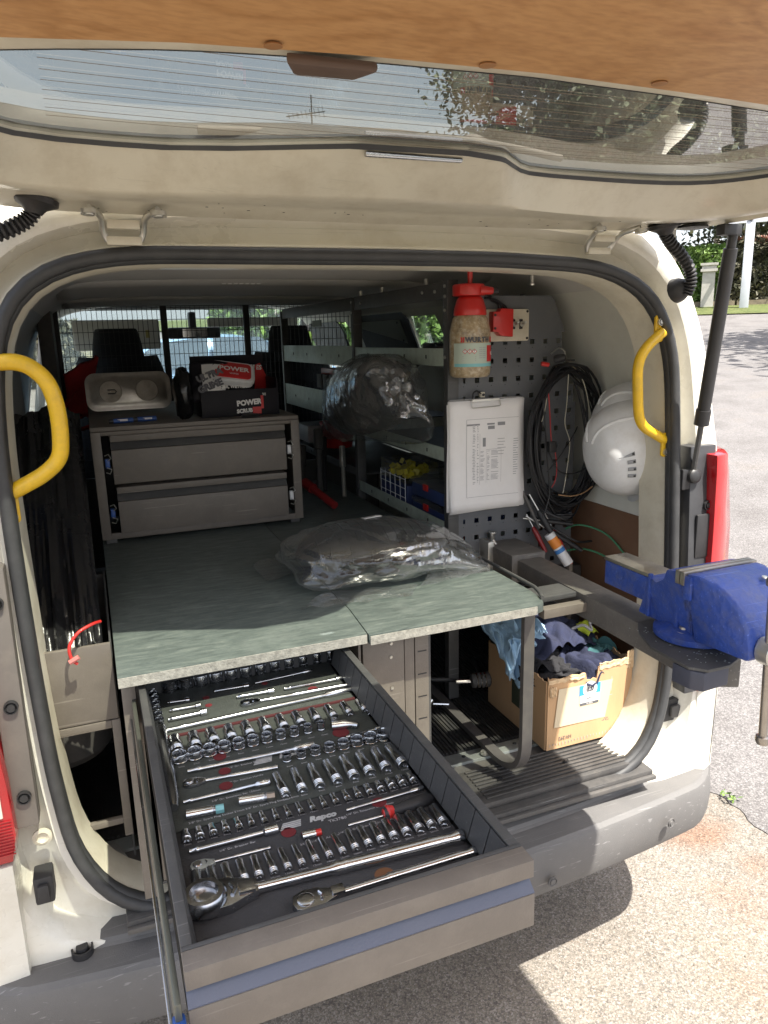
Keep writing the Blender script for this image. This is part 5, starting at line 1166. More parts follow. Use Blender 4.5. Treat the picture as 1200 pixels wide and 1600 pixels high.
# long tools between chest and rack
for k, (x, y, z1_, r_) in enumerate(((.20, 1.25, 1.28, .012), (.24, 1.32, 1.24, .009), (.17, 1.4, 1.20, .014), (.27, 1.18, 1.22, .008))):
    m = M(); m.cyl((x, y, 1.07), (x + .03, y + .1, z1_), r_, n=10); m.cyl((x + .02, y + .07, z1_ - .05), (x + .032, y + .105, z1_ + .02), r_ * 1.5, n=10); tag(m.build('pry_bar', (darksteel, blackp, greyp, zinc)[k]), ('thick dark', 'slim black', 'dull grey', 'thin bright')[k] + ' bar leaning between the tool chest and the rack', 'bar', 'bars leaning beside the rack')
m = M(); m.cyl((.175, 1.0, 1.085), (.135, 1.12, 1.125), .013, n=12); m.cyl((.135, 1.12, 1.125), (.12, 1.17, 1.14), .018, n=12); tag(m.build('red_torch', pm('dark_red_plastic', (.25, .02, .02), .4)), 'red handled torch standing behind the clear bag on the bench', 'torch')
rbk = thing('red_bucket', 'red tub in the shade of the back bay behind the chest', 'tub', (.42, 1.7, 1.17)); m = M(); m.lathe([(.06, 0), (.075, .10), (.08, .10), (.08, .11), (.07, .11), (.055, .01)], (.43, 1.72, 1.175), (0, 0, 1), n=20); m.build('tub_wall', redp, rbk)
m = M(); m.box(.345, .60, 1.9, 2.1, 1.175, 1.25); tag(m.build('white_box', whitep, bevel=.003), 'white box at the far end of the lower back shelf', 'box')

# ------------------------------------------------------------------ bagged mouldings
def bagged(c, r, ang, name, label, seed, tilt=0, film_label='', inner_label='', tails=(), amp=.10):
    R_ = Euler((tilt, 0, ang)).to_matrix() if not isinstance(tilt, tuple) else Euler(tilt).to_matrix()
    c = Vector(c)
    # moulded part: curved dark form with ribs
    mp = thing('moulded_part', inner_label, 'moulding', c); m = M(); loops = []
    for j in range(25):
        s_ = -1 + 2 * j / 24; ctr = Vector((s_ * r[0] * .90, r[1] * .25 * (1 - s_ * s_) - r[1] * .1, r[2] * (.12 * (1 - s_ * s_)))); w_ = (1 - abs(s_) ** 3.2) ** .5 + .04
        l_ = []
        for i in range(20):
            a = 2 * pi * i / 20; rr = 1 + .10 * sin(j * 1.6) * (i > 10) + .10 * nz((cos(a) * 2, sin(a) * 2 + seed, s_ * 5)); l_.append(c + R_ @ (ctr + Vector((0, cos(a) * r[1] * .74 * w_ * rr, sin(a) * r[2] * .78 * w_ * rr))))
        loops.append(l_)
    m.loft(loops); m.build('moulding_body', bagdark, mp, smooth=45)
    for k in range(12):
        s_ = -.75 + k * .125; w_ = (1 - abs(s_) ** 3.2) ** .5; m = M(); pts = [c + R_ @ Vector((s_ * r[0] * .90, r[1] * .25 * (1 - s_ * s_) - r[1] * .1 + cos(a) * r[1] * .76 * w_, r[2] * .12 * (1 - s_ * s_) + sin(a) * r[2] * .82 * w_)) for a in [pi * i / 10 - .2 for i in range(12)]]
        m.tube(pts, .0022, n=5); m.build('rib', bagdark, mp)
    bg_ = thing('plastic_bag', film_label, 'plastic bag', c); m = M(); loops = []; nu, nv = 88, 46
    for j in range(nv + 1):
        ph = pi * j / nv; l_ = []
        for i in range(nu):
            th = 2 * pi * i / nu; d = Vector((cos(ph), sin(ph) * cos(th), sin(ph) * sin(th)))
            cr = abs(nz((d.x * 2.2 + seed, d.y * 2, d.z * 2))) * .9 + abs(nz((d.x * 5, d.y * 3 + seed, d.z * 5))) * .45 + abs(nz((d.x * 11, d.y * 6 + seed, d.z * 11))) * .12
            e = 1.02 + amp * (cr - .45)
            p = Vector((d.x * r[0] * e * (1.0), math.copysign(abs(d.y) ** .85, d.y) * r[1] * e, max(-.98, math.copysign(abs(d.z) ** .8, d.z)) * r[2] * e))
            if p.z < -r[2] * .93: p.z = -r[2] * .93
            for td, tl, tw in tails:
                dd = max(0, d.normalized().dot(Vector(td).normalized())) ** tw; p += Vector(td) * dd * tl
            l_.append(c + R_ @ p)
        loops.append(l_)
    m.loft(loops); m.build('bag_film', bagfilm, bg_, smooth=45, recalc=False)
    return bg_
b1 = bagged((.045, .305, 1.134), (.212, .160, .063), -.10, 'bag', '', 4, film_label='clear plastic bag lying on the workbench around a dark moulding', inner_label='dark curved moulding inside the clear bag on the workbench', tails=(((1, -.25, -.40), .085, 14), ((-.9, .7, -.3), .05, 12), ((-.75, -.6, -.5), .03, 14)))
# loose flaps of film spread over the bench
def flap(name, pts, parent, seed, n=10):
    a, b, c, d = [Vector(p) for p in pts]; m = M()
    m.grid(lambda u, v_: a.lerp(b, u).lerp(d.lerp(c, u), v_) + Vector((0, 0, .006 * abs(nz((u * 5, v_ * 5, seed))) + .004 * sin(u * 9 + v_ * 4) ** 2)), n, n); return m.build(name, bagfilm, parent, smooth=40, recalc=False)
flap('film_flap', [(-.13, .34, 1.085), (-.17, .52, 1.078), (-.22, .48, 1.074), (-.21, .34, 1.073)], b1, 2)
flap('film_flap', [(.20, .26, 1.10), (.325, .225, 1.080), (.30, .17, 1.077), (.10, .14, 1.076)], b1, 5)
flap('film_flap', [(-.12, .19, 1.080), (.10, .15, 1.080), (.06, .10, 1.074), (-.19, .12, 1.074)], b1, 8)
film_ = [c for c in bpy.data.objects if c.parent == b1 and c.name.startswith('bag_film')][0]; bpy.context.view_layer.update()
def bag_top(x, y):
    mi_ = film_.matrix_world.inverted(); hit, p, _, _ = film_.ray_cast(mi_ @ Vector((x, y, 2)), Vector((0, 0, -1))); return (film_.matrix_world @ p).z if hit else 1.18
m = M(); m.grid(lambda u, v_: (.045 + .050 * u, .350 + .030 * v_ + .008 * u, bag_top(.045 + .050 * u, .350 + .030 * v_ + .008 * u) + .0012), 6, 4); lb = m.build('bag_label', whitei, b1, solid=.001)
m = M(); m.grid(lambda u, v_: (.048 + .032 * u, .360 + .010 * v_ + .005 * u, bag_top(.048 + .032 * u, .360 + .010 * v_ + .005 * u) + .0022), 4, 2); m.build('label_print', inkl, b1)
b2 = bagged((.285, .96, 1.432), (.52, .13, .138), radians(78), 'bag', '', 9, tilt=(radians(0), radians(8), radians(80)), film_label='clear plastic bag around a dark moulding pushed into the front bay of the rack', inner_label='dark ribbed moulding inside the bag in the rack', tails=(((1, .25, -.35), .12, 12), ((-.75, -.5, -.65), .07, 12), ((-.9, .5, .2), .05, 12)), amp=.13)

# ------------------------------------------------------------------ things on the end panel
sp = thing('spray_bottle', 'red topped pressure spray bottle hanging at the top left of the perforated panel', 'spray bottle', (.36, .385, 1.53))
SX, SY, SZ = .3615, .392, 1.530
def fl(i, n, k): return 1 + (.035 * abs(sin(i * pi / n * 9)) if 7 <= k <= 10 else 0)
m = M(); m.lathe([(.02, 0), (.045, .001), (.0505, .006), (.0525, .016), (.0525, .045), (.0525, .08), (.052, .105), (.0505, .118), (.048, .128), (.046, .137), (.044, .146), (.041, .152), (.038, .156)], (SX, SY, SZ), n=36, wob=fl); m.build('bottle', bronze, sp, smooth=60)
m = M(); m.lathe([(.041, .154), (.042, .156), (.040, .172), (.034, .192), (.030, .198), (.026, .2)], (SX, SY, SZ), n=28); m.build('collar', redp, sp, smooth=40)
m = M(); m.lathe([(.02, .200), (.040, .202), (.041, .207), (.041, .226), (.038, .230), (.012, .232)], (SX - .004, SY, SZ), n=12); m.cyl((SX + .01, SY - .03, SZ + .214), (SX + .045, SY - .035, SZ + .212), .012, .009, n=12); m.build('pump_head', redp, sp, bevel=.002)
m = M(); m.lathe([(.006, .23), (.007, .262), (.010, .268), (.0165, .278), (.0165, .281), (.002, .281)], (SX, SY, SZ), n=18); m.build('plunger', redp, sp, smooth=40)
m = M(); m.cyl((SX + .045, SY - .035, SZ + .212), (SX + .060, SY - .037, SZ + .211), .008, .006, n=10); m.build('nozzle', blackp, sp)
m = M(); m.tube(bez([(SX + .04, SY + .0, SZ + .208), (SX + .065, SY + .02, SZ + .206), (SX + .085, SY + .04, SZ + .195), (.472, .440, 1.715), (.477, .440, 1.695)], 8), .0045, n=8); m.build('feed_hose', wirem, sp, smooth=60)
def wrapq(a0, a1, z0_, z1_, mat, name, r=.0531, n=12):
    m = M(); m.grid(lambda u, v_: (SX + r * sin(a0 + (a1 - a0) * u), SY - r * cos(a0 + (a1 - a0) * u), SZ + z0_ + (z1_ - z0_) * v_), n, 1); return m.build(name, mat, sp, smooth=60, recalc=False)
wrapq(-1.35, 1.35, .028, .086, label_g, 'label'); wrapq(-1.3, 1.3, .028, .036, teal, 'label_band', .0534); wrapq(.42, 1.3, .040, .080, redink, 'label_red', .0535)
def on_bottle(s_, a, z, size, mat, bold=0): 
    text(s_, size, mat, sp, (SX + .0542 * sin(a), SY - .0542 * cos(a), SZ + z), (cos(a), sin(a), 0), (0, 0, 1), bold=bold)
for ch, a in zip('WURTH', [-.52, -.26, -.03, .20, .43]): on_bottle(ch, a - .02, .094, .0165, ink, .0009)
for a in (-.84, .74):
    m = M(); c = Vector((SX + .0540 * sin(a), SY - .0540 * cos(a), SZ + .094)); dx = Vector((cos(a), sin(a), 0))
    for s_ in (-1, 1):
        v = [c + dx * (s_ * x) + Vector((0, 0, z)) for x, z in ((.0008, -.007), (.0055, -.004), (.0035, -.0005), (.0055, .007), (.0015, .007), (.0008, .002))]; m.add(v, [tuple(range(6))])
    m.build('emblem', redink, sp, smooth=0, solid=.0004)
for a in (-.72, -.50, -.28):
    c = Vector((SX + .0540 * sin(a), SY - .0540 * cos(a), SZ + .066)); dx = Vector((cos(a), sin(a), 0)); m = M()
    dm = lambda r: [c + dx * x * r + Vector((0, 0, z * r)) + Vector((sin(a), -cos(a), 0)) * (.0003 if r < .006 else 0) for x, z in ((1, 0), (0, 1), (-1, 0), (0, -1))]
    m.add(dm(.0065), [(0, 1, 2, 3)]); m.build('hazard_mark', redink, sp, smooth=0); m = M(); m.add([p for p in dm(.0048)], [(0, 1, 2, 3)]); m.build('hazard_field', whitei, sp, smooth=0)
    on_bottle('!', a, .066, .009, ink, .0002)
m = M()
for r_ in range(6):
    for k in range(2): a = -.05 + k * .2; z = .074 - r_ * .005; m.add([(SX + .0537 * sin(b), SY - .0537 * cos(b), SZ + z_) for b, z_ in ((a, z), (a + .16, z), (a + .16, z + .0018), (a, z + .0018))], [(0, 1, 2, 3)])
for r_ in range(3):
    a = -.85; z = .053 - r_ * .005; m.add([(SX + .0537 * sin(b), SY - .0537 * cos(b), SZ + z_) for b, z_ in ((a, z), (-.2, z), (-.2, z + .0015), (a, z + .0015))], [(0, 1, 2, 3)])
stuff(m.build('small_print', inkl, sp, smooth=0)); on_bottle('1 L', .82, .060, .012, whitei, .0003)
# switch plate
pltm = pm('ivory_plate', (.62, .57, .46), .45, var=.06, dust=.3, dustcol=(.3, .24, .15))
swp = thing('switch_plate', 'cream plate with a red holder and two switches at the top of the perforated panel', 'switch plate', (.506, .448, 1.66))
m = M(); m.prism(rrect(.434, .567, 1.617, 1.700, .006), XZ, .440, .4465); m.build('plate', pltm, swp, bevel=.001)
m = M(); m.prism([(.443, 1.642), (.457, 1.642), (.466, 1.632), (.503, 1.628), (.504, 1.700), (.467, 1.702), (.462, 1.694), (.443, 1.694)], XZ, .415, .4395); m.build('red_holder', redp, swp, bevel=.003)
for x in (.517, .540):
    m = M(); m.box(x - .004, x + .004, .434, .4395, 1.648, 1.674); sw = m.build('switch', blackp, swp, bevel=.001)
    m = M(); m.lathe([(.007, 0), (.007, .003), (.004, .004), (.003, .012)], (x, .4335, 1.661), (.3, -1, .1), n=10); m.build('toggle', zinc, sw)
    m = M(); m.cyl((x + .004, .433, 1.664), (x + .013, .428, 1.667), .0018, n=6); m.build('toggle_lever', zinc, sw)
for x, z in ((.561, 1.694), (.561, 1.624), (.448, 1.685), (.448, 1.651)): disc('plate_screw', (x, .4395 if x > .5 else .4145, z), (0, -1, 0), .0035, blackp, swp, h=.0015, n=8)
m = M(); m.tube(bez([(.487, .435, 1.700), (.478, .432, 1.712), (.462, .43, 1.722), (.44, .425, 1.727), (.42, .42, 1.728)], 6), .003, n=8); m.tube(bez([(.495, .436, 1.699), (.488, .432, 1.708), (.47, .43, 1.716)], 6), .0025, n=6); m.build('plate_cable', wirem, swp, smooth=60)
# loose hook bolt near top and wire from the roof
m = M(); m.tube([(.64, .60, 1.745), (.626, .55, 1.70), (.612, .52, 1.66)], .003, n=6); m.tube([(.646, .60, 1.745), (.632, .55, 1.70), (.618, .52, 1.66)], .003, n=6); tag(m.build('roof_cable', wirem), 'pair of thin black cables running down from the roof behind the panel', 'cable')
m = M(); m.cyl((.548, .40, 1.785), (.548, .40, 1.765), .005, n=8); m.lathe([(.007, 0), (.008, .004), (.004, .008)], (.548, .40, 1.758), n=8); tag(m.build('ceiling_bolt', zinc), 'bright bolt hanging from the roof above the switch plate', 'bolt')
# clipboard
cb = thing('clipboard', 'clipboard with a thick wad of printed sheets hanging on the perforated panel', 'clipboard', (.43, .43, 1.3))
YC = .432
m = M(); m.prism(rrect(.318, .546, 1.170, 1.470, .01), XZ, YC, YC + .004); m.build('board', pm('dull_board', (.35, .34, .33), .5), cb)
for k, (a, dx, dz) in enumerate(((.020, .0, -.006), (-.022, -.004, -.003), (.030, .004, -.001), (.010, .001, .0), (-.004, .0, .0))):
    m = M(); c = Vector((.4305 + dx, 0, 1.317 + dz)); yb = YC - .0015 - k * .0022
    def fp(u, v_, a=a, c=c, yb=yb, k=k):
        x = (u - .5) * .228; z = (v_ - .5) * .298; xx = x * cos(a) - z * sin(a); zz = x * sin(a) + z * cos(a)
        curl = -.010 * max(0, .25 - v_) * 4 * (.3 + abs(u - .5)) * (1 if k > 2 else .4) - .003 * nz((u * 3, v_ * 4, k))
        return (c.x + xx, yb + curl, c.z + zz)
    m.grid(fp, 10, 14); sh_ = m.build('sheet', paper, cb, smooth=60, solid=.0005)
def fp4(x, z):   # point on the top sheet, x 0..1 z 0..1
    u, v_ = x, z; a = -.004; xx = (u - .5) * .228; zz = (v_ - .5) * .298
    curl = -.010 * max(0, .25 - v_) * 4 * (.3 + abs(u - .5)) - .003 * nz((u * 3, v_ * 4, 4))
    return (.4305 + xx * cos(a) - zz * sin(a), YC - .0015 - 4 * .0022 + curl - .0010, 1.317 + xx * sin(a) + zz * cos(a))
def strip(m, x0, x1, z0_, z1_):
    n = max(1, int((x1 - x0) / .1)); k = max(1, int((z1_ - z0_) / .08))
    m.grid(lambda u, v_: fp4(x0 + (x1 - x0) * u, z0_ + (z1_ - z0_) * v_), n, k)
m = M(); rr = random.Random(5)
for z in [.24 + .0145 * i for i in range(38)]:
    for xa_, xb_ in ((.30, .345), (.36, .39)):
        if rr.random() < .85: strip(m, xa_ + rr.random() * .01, xb_ - rr.random() * .015, z, z + .006)
for z in [.27 + .0115 * i for i in range(24)]:
    for xa_, xb_ in ((.41, .47), (.50, .54), (.555, .66)):
        if rr.random() < .8: strip(m, xa_, xb_ - rr.random() * .03, z, z + .0045)
for z in [.30 + .022 * i for i in range(16)]: strip(m, .86, .90 + rr.random() * .03, z, z + .006)
for z in [.50 + .028 * i for i in range(6)]: strip(m, .64, .72 + rr.random() * .04, z, z + .005)
stuff(m.build('printed_table', inkl, cb, smooth=0, recalc=False))
m = M()
for a_ in ((.22, .225, .12, .83), (.22, .93, .83, .833), (.22, .93, .12, .123), (.40, .403, .23, .70), (.69, .693, .24, .55), (.49, .492, .24, .55), (.49, .69, .55, .553)): strip(m, *a_)
m.build('printed_frame', inkl, cb, smooth=0, recalc=False)
m = M(); strip(m, .50, .60, .775, .79); strip(m, .51, .60, .735, .765); strip(m, .64, .74, .765, .795); strip(m, .22, .40, .775, .79); strip(m, .44, .48, .58, .66); stuff(m.build('printed_title', pm('grey_ink', (.28, .28, .29), .8), cb, smooth=0, recalc=False))
m = M(); m.tube([(.382, YC - .014, 1.466), (.380, YC - .017, 1.450), (.383, YC - .018, 1.447), (.464, YC - .018, 1.449), (.467, YC - .017, 1.452), (.466, YC - .014, 1.468)], .0013, n=6); m.box(.384, .464, YC - .014, YC + .001, 1.463, 1.469); m.build('clip', zinc, cb)
m = M(); m.box(.418, .430, .435, .447, 1.472, 1.486); m.build('hang_tab', pltm, cb); m = M(); m.tube(bez([(.42, .437, 1.482), (.405, .434, 1.49), (.394, .433, 1.484), (.392, .434, 1.47)], 6), .0022, n=6); m.lathe([(.003, 0), (.004, .003)], (.424, .434, 1.479), (0, -1, 0), n=8); m.build('hang_hook', wirem, cb)
# cable coil
cc_ = thing('cable_coil', 'big untidy coil of black cable hung on the perforated panel beside the hard hats', 'cable coil', (.66, .40, 1.56))
for k in range(24):
    w_ = .112 + R.uniform(-.026, .018); h_ = .205 + R.uniform(-.025, .02); cx = .668 + R.uniform(-.01, .01); ph = R.uniform(0, 6); sag = R.uniform(-.02, .02)
    pts = []
    for i in range(40):
        a = 2 * pi * i / 40; tw = .6 + .4 * abs(sin(a / 2)) if True else 1
        top_pinch = 1 - .55 * max(0, sin(a)) ** 4
        x = cx + w_ * cos(a) * top_pinch + .006 * sin(3 * a + ph); z = 1.355 + h_ * sin(a) + sag * max(0, -sin(a)) + .004 * sin(4 * a + ph); y = .415 - .022 * abs(sin(ph)) - .010 * sin(2 * a + ph)
        if z > 1.545: z = 1.545 + (z - 1.545) * .25
        pts.append((x, y, z))
    m = M(); m.tube(pts, R.choice((.0024, .0030, .0036, .0020)), n=6, closed=True); m.build('cable', wirem, cc_, smooth=60)
for pts, mt_, r_ in (([(.605, .40, 1.50), (.598, .395, 1.45), (.589, .395, 1.41), (.585, .395, 1.40)], wwhite, .0013), ([(.603, .40, 1.51), (.606, .392, 1.45), (.613, .39, 1.36), (.615, .39, 1.345)], wred, .0017),
                     ([(.628, .39, 1.32), (.632, .385, 1.27), (.628, .385, 1.235), (.617, .385, 1.215)], wred, .0014), ([(.63, .40, 1.545), (.68, .395, 1.545), (.715, .39, 1.50), (.735, .385, 1.42), (.742, .385, 1.34)], wwhite, .0014),
                     ([(.668, .395, 1.53), (.662, .39, 1.45), (.658, .39, 1.39), (.672, .385, 1.34), (.668, .385, 1.28), (.66, .385, 1.22), (.655, .385, 1.195)], wwhite, .0012), ([(.64, .385, 1.192), (.68, .38, 1.185), (.72, .38, 1.19), (.755, .385, 1.205)], pm('copper_wire', (.5, .3, .16), .4), .0018),
                     ([(.70, .39, 1.38), (.685, .385, 1.36), (.64, .385, 1.30), (.60, .385, 1.26)], wirem, .0016), ([(.60, .39, 1.33), (.64, .385, 1.26), (.70, .385, 1.25), (.76, .385, 1.28)], wirem, .002), ([(.585, .395, 1.48), (.60, .385, 1.3), (.61, .385, 1.2), (.59, .385, 1.13)], wirem, .0022)):
    m = M(); m.tube(bez(pts, 8), r_, n=6); m.build('wire', mt_, cc_, smooth=60)
m = M(); m.box(.600, .624, .375, .392, 1.315, 1.345); m.build('connector', blackp, cc_, bevel=.003)
m = M(); m.lathe([(.010, 0), (.012, .01), (.008, .03)], (.625, .40, 1.565), (.5, -.6, .2), n=10); m.build('plug', blackp, cc_); m = M(); m.cyl((.585, .402, 1.556), (.605, .398, 1.552), .006, n=8); m.build('red_terminal', redp, cc_); m = M(); m.tube(bez([(.64, .44, 1.58), (.645, .41, 1.595), (.65, .39, 1.585), (.645, .385, 1.57)], 5), .002, n=6); m.build('hook', zinc, cc_)
# tools and grease cartridge hanging below the coil
gcar = thing('sealant_cartridge', 'white orange and red labelled cartridge held below the cable coil', 'cartridge', (.63, .37, 1.05))
a_ = Vector((.605, .375, 1.085)); b_ = Vector((.650, .34, 1.00)); d_ = (b_ - a_).normalized(); m = M(); m.cyl(a_, b_, .0150, n=18); m.build('tube_body', whitep, gcar); m = M(); m.cyl(a_ + d_ * .015, a_ + d_ * .045, .0153, n=18, caps=False); m.build('orange_band', pm('orange_print', (.75, .25, .04), .5), gcar); m = M(); m.cyl(a_ + d_ * .05, a_ + d_ * .062, .0154, n=18, caps=False); m.build('blue_band', pm('blue_print', (.05, .2, .5), .5), gcar)
for k, (p, q, r_, mt_) in enumerate((((.545, .42, 1.205), (.583, .39, 1.10), .005, greyp), ((.575, .41, 1.10), (.60, .38, 1.03), .007, pm('dark_red_plastic', (.25, .02, .02), .4)), ((.585, .40, 1.15), (.625, .365, 1.06), .009, blackp), ((.59, .40, 1.12), (.68, .37, 1.105), .006, blackp), ((.60, .39, 1.10), (.70, .35, 1.03), .007, blackp), ((.63, .39, 1.09), (.655, .335, 1.0), .006, redp))):
    p = Vector(p); q = Vector(q); t = thing('hand_tool', ('slim grey scriber', 'red handled screwdriver', 'thick black handled pliers', 'black lead with a clamp', 'second black lead crossing the cartridge', 'thin red handled punch')[k] + ' hanging below the cable coil', 'hand tool', p, 'hand tools hanging below the cable coil')
    m = M(); m.tube([p, p.lerp(q, .1), p.lerp(q, .35), p.lerp(q, .6), q], 1, n=8, rs=[r_ * .6, r_, r_ * 1.1, r_, r_ * .9]); m.build('handle', mt_, t, smooth=60)
    m = M(); m.cyl(p + (p - q) * .5, p, r_ * .3, n=8); m.build('shank', zinc, t)
for LK, pts in enumerate(([(.585, .42, 1.16), (.61, .39, 1.14), (.66, .37, 1.12), (.70, .40, 1.11)], [(.58, .42, 1.13), (.62, .38, 1.10), (.68, .35, 1.06), (.74, .36, 1.05)], [(.60, .42, 1.17), (.63, .40, 1.135), (.69, .385, 1.13)])):
    m = M(); m.tube(bez(pts, 8), .0035, n=6); tag(m.build('lead', wirem, smooth=60), 'thick black lead looping below the cable coil, ' + ('upper one', 'lower one', 'middle one')[LK], 'lead', 'black leads below the cable coil')
# hard hats
def hat(c, ax, label, dirty=True):
    """dome axis ax points out of the crown, towards the camera-left"""
    t = thing('hard_hat', label, 'hard hat', c); c = Vector(c); z = Vector(ax).normalized(); x = Vector((0, 0, 1)); x = (x - z * x.dot(z)).normalized(); y = z.cross(x)
    W = lambda a, r, h, k=1.0: c + x * cos(a) * r * 1.14 + y * sin(a) * r * .94 + z * h
    m = M(); n = 40; loops = []
    for j in range(27):
        t_ = 1 - (1 - j / 26) ** 1.7; h = .135 * sin(t_ * pi / 2) ; r = .112 * max(0, cos(t_ * pi / 2)) ** .62 + .0005; loops.append([W(2 * pi * i / n, r * (1 + .018 * (abs(((i + n // 2) % n) - n // 2) < 4) * (t_ < .95)), h) for i in range(n)])
    m.loft(loops); m.build('shell', whitep, t, smooth=89)
    m = M(); brim = []
    for rr_, h in ((.112, .004), (.119, .0), (.130, -.004), (.134, -.007), (.126, -.008), (.110, -.004)): brim.append([W(2 * pi * i / n, rr_ + .034 * max(0, -cos(2 * pi * i / n)) ** 2 * ((rr_ - .110) / .024), h - .012 * max(0, -cos(2 * pi * i / n)) ** 2) for i in range(n)])
    m.loft(brim); m.build('brim', whitep, t, smooth=45)
    for s_ in (-1, 1):
        m = M(); pts = []
        for i in range(9):
            u = -.9 + 1.8 * i / 8; a = s_ * .42 + 0 * u if False else (s_ * (.30 + .5 * (1 - (i / 8)))); tt = .08 + .80 * i / 8; pts.append(W(a, .112 * cos(tt * pi / 2) ** .62 + .001, .135 * sin(tt * pi / 2)))
        m.tube(pts, .0045, n=8); m.build('ridge', whitep, t, smooth=60)
    vm = pm('grey_vent', (.30, .31, .32), .6)
    PT = lambda a, tt, off: W(a, .112 * max(0, cos(tt * pi / 2)) ** .62 + off, .135 * sin(tt * pi / 2) + off * .5)
    for k in range(4):
        aa = -2.02 + k * .17; l_ = .11 if k < 3 else .22
        m = M(); m.grid(lambda u, v_: PT(aa + .085 * u * (1 - (v_ * .9 if k == 3 else 0)), .34 + l_ * v_, .0016), 3, 6); m.build('vent', vm, t, smooth=60, solid=.0012, recalc=False)
        m = M(); m.grid(lambda u, v_: PT(aa + .02 + .045 * u, .345 + .03 * v_, .0030), 2, 2); m.build('vent_hole', blackp, t, recalc=False)
    return t
hat((.762, .218, 1.343), (-.95, .10, -.20), 'front white hard hat with vent slots hung behind the right yellow handle')
hat((.805, .25, 1.375), (-.90, .28, .22), 'rear white hard hat, mostly hidden behind the front one')
# hardboard panel low on the right wall and green straps
m = M(); m.box(.793, .797, .16, .75, .62, 1.145); ob = m.build('hardboard_panel', mdf, van); 
m = M(); m.box(.785, .80, .15, .80, 1.148, 1.20); m.build('wall_rail', wall_in, van, bevel=.004)
for k, pts in enumerate(([(.70, .47, 1.05), (.735, .42, 1.085), (.77, .34, 1.075), (.785, .27, 1.03), (.785, .22, .99)], [(.70, .45, 1.0), (.74, .38, 1.02), (.775, .30, 1.00), (.785, .25, .965)])):
    m = M(); P_ = bez(pts, 10); m.tube(P_, .0032, n=4); tag(m.build('green_strap', wgreen, smooth=60), ('upper', 'lower')[k] + ' green plastic strap arching in front of the brown hardboard', 'strap', 'green plastic straps')

# ------------------------------------------------------------------ vise arm and vise
ar = thing('vise_arm', 'thick dark steel beam swung out of the van carrying the blue vise', 'arm', (.49, .0, 1.0))
m = M(); m.prism([(.462, .47), (.535, .47), (.520, -.30), (.500, -.40), (.445, -.372), (.444, -.30)], XY, .990, 1.048); m.build('beam', beamm, ar, bevel=.004)
m = M(); m.box(.440, .545, .30, .475, .985, 1.062); m.build('sleeve', beamm, ar, bevel=.004)
m = M(); m.box(.425, .445, .40, .475, .99, 1.075); m.lathe([(.006, 0), (.007, .03), (.011, .031), (.011, .036)], (.455, .43, 1.06), (0, 0, 1), n=10); m.build('hinge_lug', zinc, ar, bevel=.002)
m = M(); m.tube([(.455, .43, 1.075), (.46, .42, 1.06), (.466, .41, 1.045)], .005, n=8); m.build('locking_pin', zinc, ar)
m = M(); P_ = [(.405, -.235), (.44, -.19), (.54, -.19), (.56, -.24), (.55, -.33), (.51, -.395), (.45, -.420), (.40, -.420), (.378, -.395), (.378, -.30)]; m.prism(P_, XY, 1.0485, 1.0545); m.build('mounting_plate', darksteel, ar, bevel=.0015)
m = M(); m.prism([(.375, -.36), (.470, -.36), (.455, -.414), (.394, -.418), (.380, -.40)], XY, 1.012, 1.048); m.build('beam_end', pm('steel_painted_blue_light', (.055, .06, .085), .45), ar, bevel=.003)  # bluish light on the beam end is painted into the steel colour
vs_ = thing('bench_vise', 'large blue bench vise bolted to the end of the steel arm', 'vise', (.5, -.3, 1.055)); VX = .497
m = M(); m.lathe([(.070, 0), (.074, .003), (.074, .014), (.060, .020), (.048, .026)], (VX - .008, -.29, 1.0555), n=32); base = m.build('swivel_base', bluev, vs_, smooth=40)
m = M(); m.lathe([(.016, 0), (.018, .002), (.018, .006), (.010, .007), (.010, .014)], (.452, -.305, 1.071), n=16); m.box(.447, .457, -.3075, -.3025, 1.085, 1.0865); m.build('base_bolt', zinc, base)
# body
m = M(); m.prism([(-.045, 1.090), (-.045, 1.144), (-.205, 1.144), (-.205, 1.090)], YZ, VX - .030, VX + .030); m.build('slide_housing', bluev, vs_, bevel=.004)
m = M(); m.prism([(-.042, 1.1445), (-.042, 1.152), (-.208, 1.152), (-.208, 1.1445)], YZ, VX - .031, VX + .031); m.build('anvil_plate', steel, vs_, bevel=.0015)
m = M(); sec = [(-.190, 1.074, .045), (-.200, 1.10, .047), (-.215, 1.150, .050), (-.262, 1.163, .060), (-.290, 1.192, .075), (-.318, 1.206, .084)]
Lp = []
for y, z, w_ in sec: Lp.append([(VX - w_, y, z), (VX + w_, y, z)])
poly = [(-.180, 1.072), (-.196, 1.12), (-.205, 1.158), (-.240, 1.156), (-.265, 1.172), (-.285, 1.198), (-.322, 1.206), (-.326, 1.12), (-.330, 1.072)]
v = []; wz = lambda y, z: .050 + .036 * max(0, (z - 1.13) / .08) * (1 if y < -.23 else .1)
for s_ in (-1, 1): v += [(VX + s_ * wz(y, z), y, z) for y, z in poly]
k_ = len(poly); m.add(v, [tuple(range(k_)), tuple(range(2 * k_ - 1, k_ - 1, -1))] + [(i, (i + 1) % k_, k_ + (i + 1) % k_, k_ + i) for i in range(k_)])
bod = m.build('fixed_jaw', bluev, vs_, bevel=.005, smooth=45)
for y in (-.214, -.292): m = M(); m.prism([(y - .004, 1.075), (y + .004, 1.075), (y + .004, 1.165), (y - .004, 1.165)], YZ, VX - .056, VX - .048); m.build('casting_rib', bluev, bod, bevel=.002)
text('BMV-6', .026, bluev, bod, (VX - .0515, -.252, 1.125), (0, -1, 0), (0, 0, 1), ext=.0012, name='raised_letters')
m = M(); m.box(VX - .088, VX + .088, -.3265, -.3165, 1.183, 1.2085); m.build('jaw_plate', steel, vs_, bevel=.001)
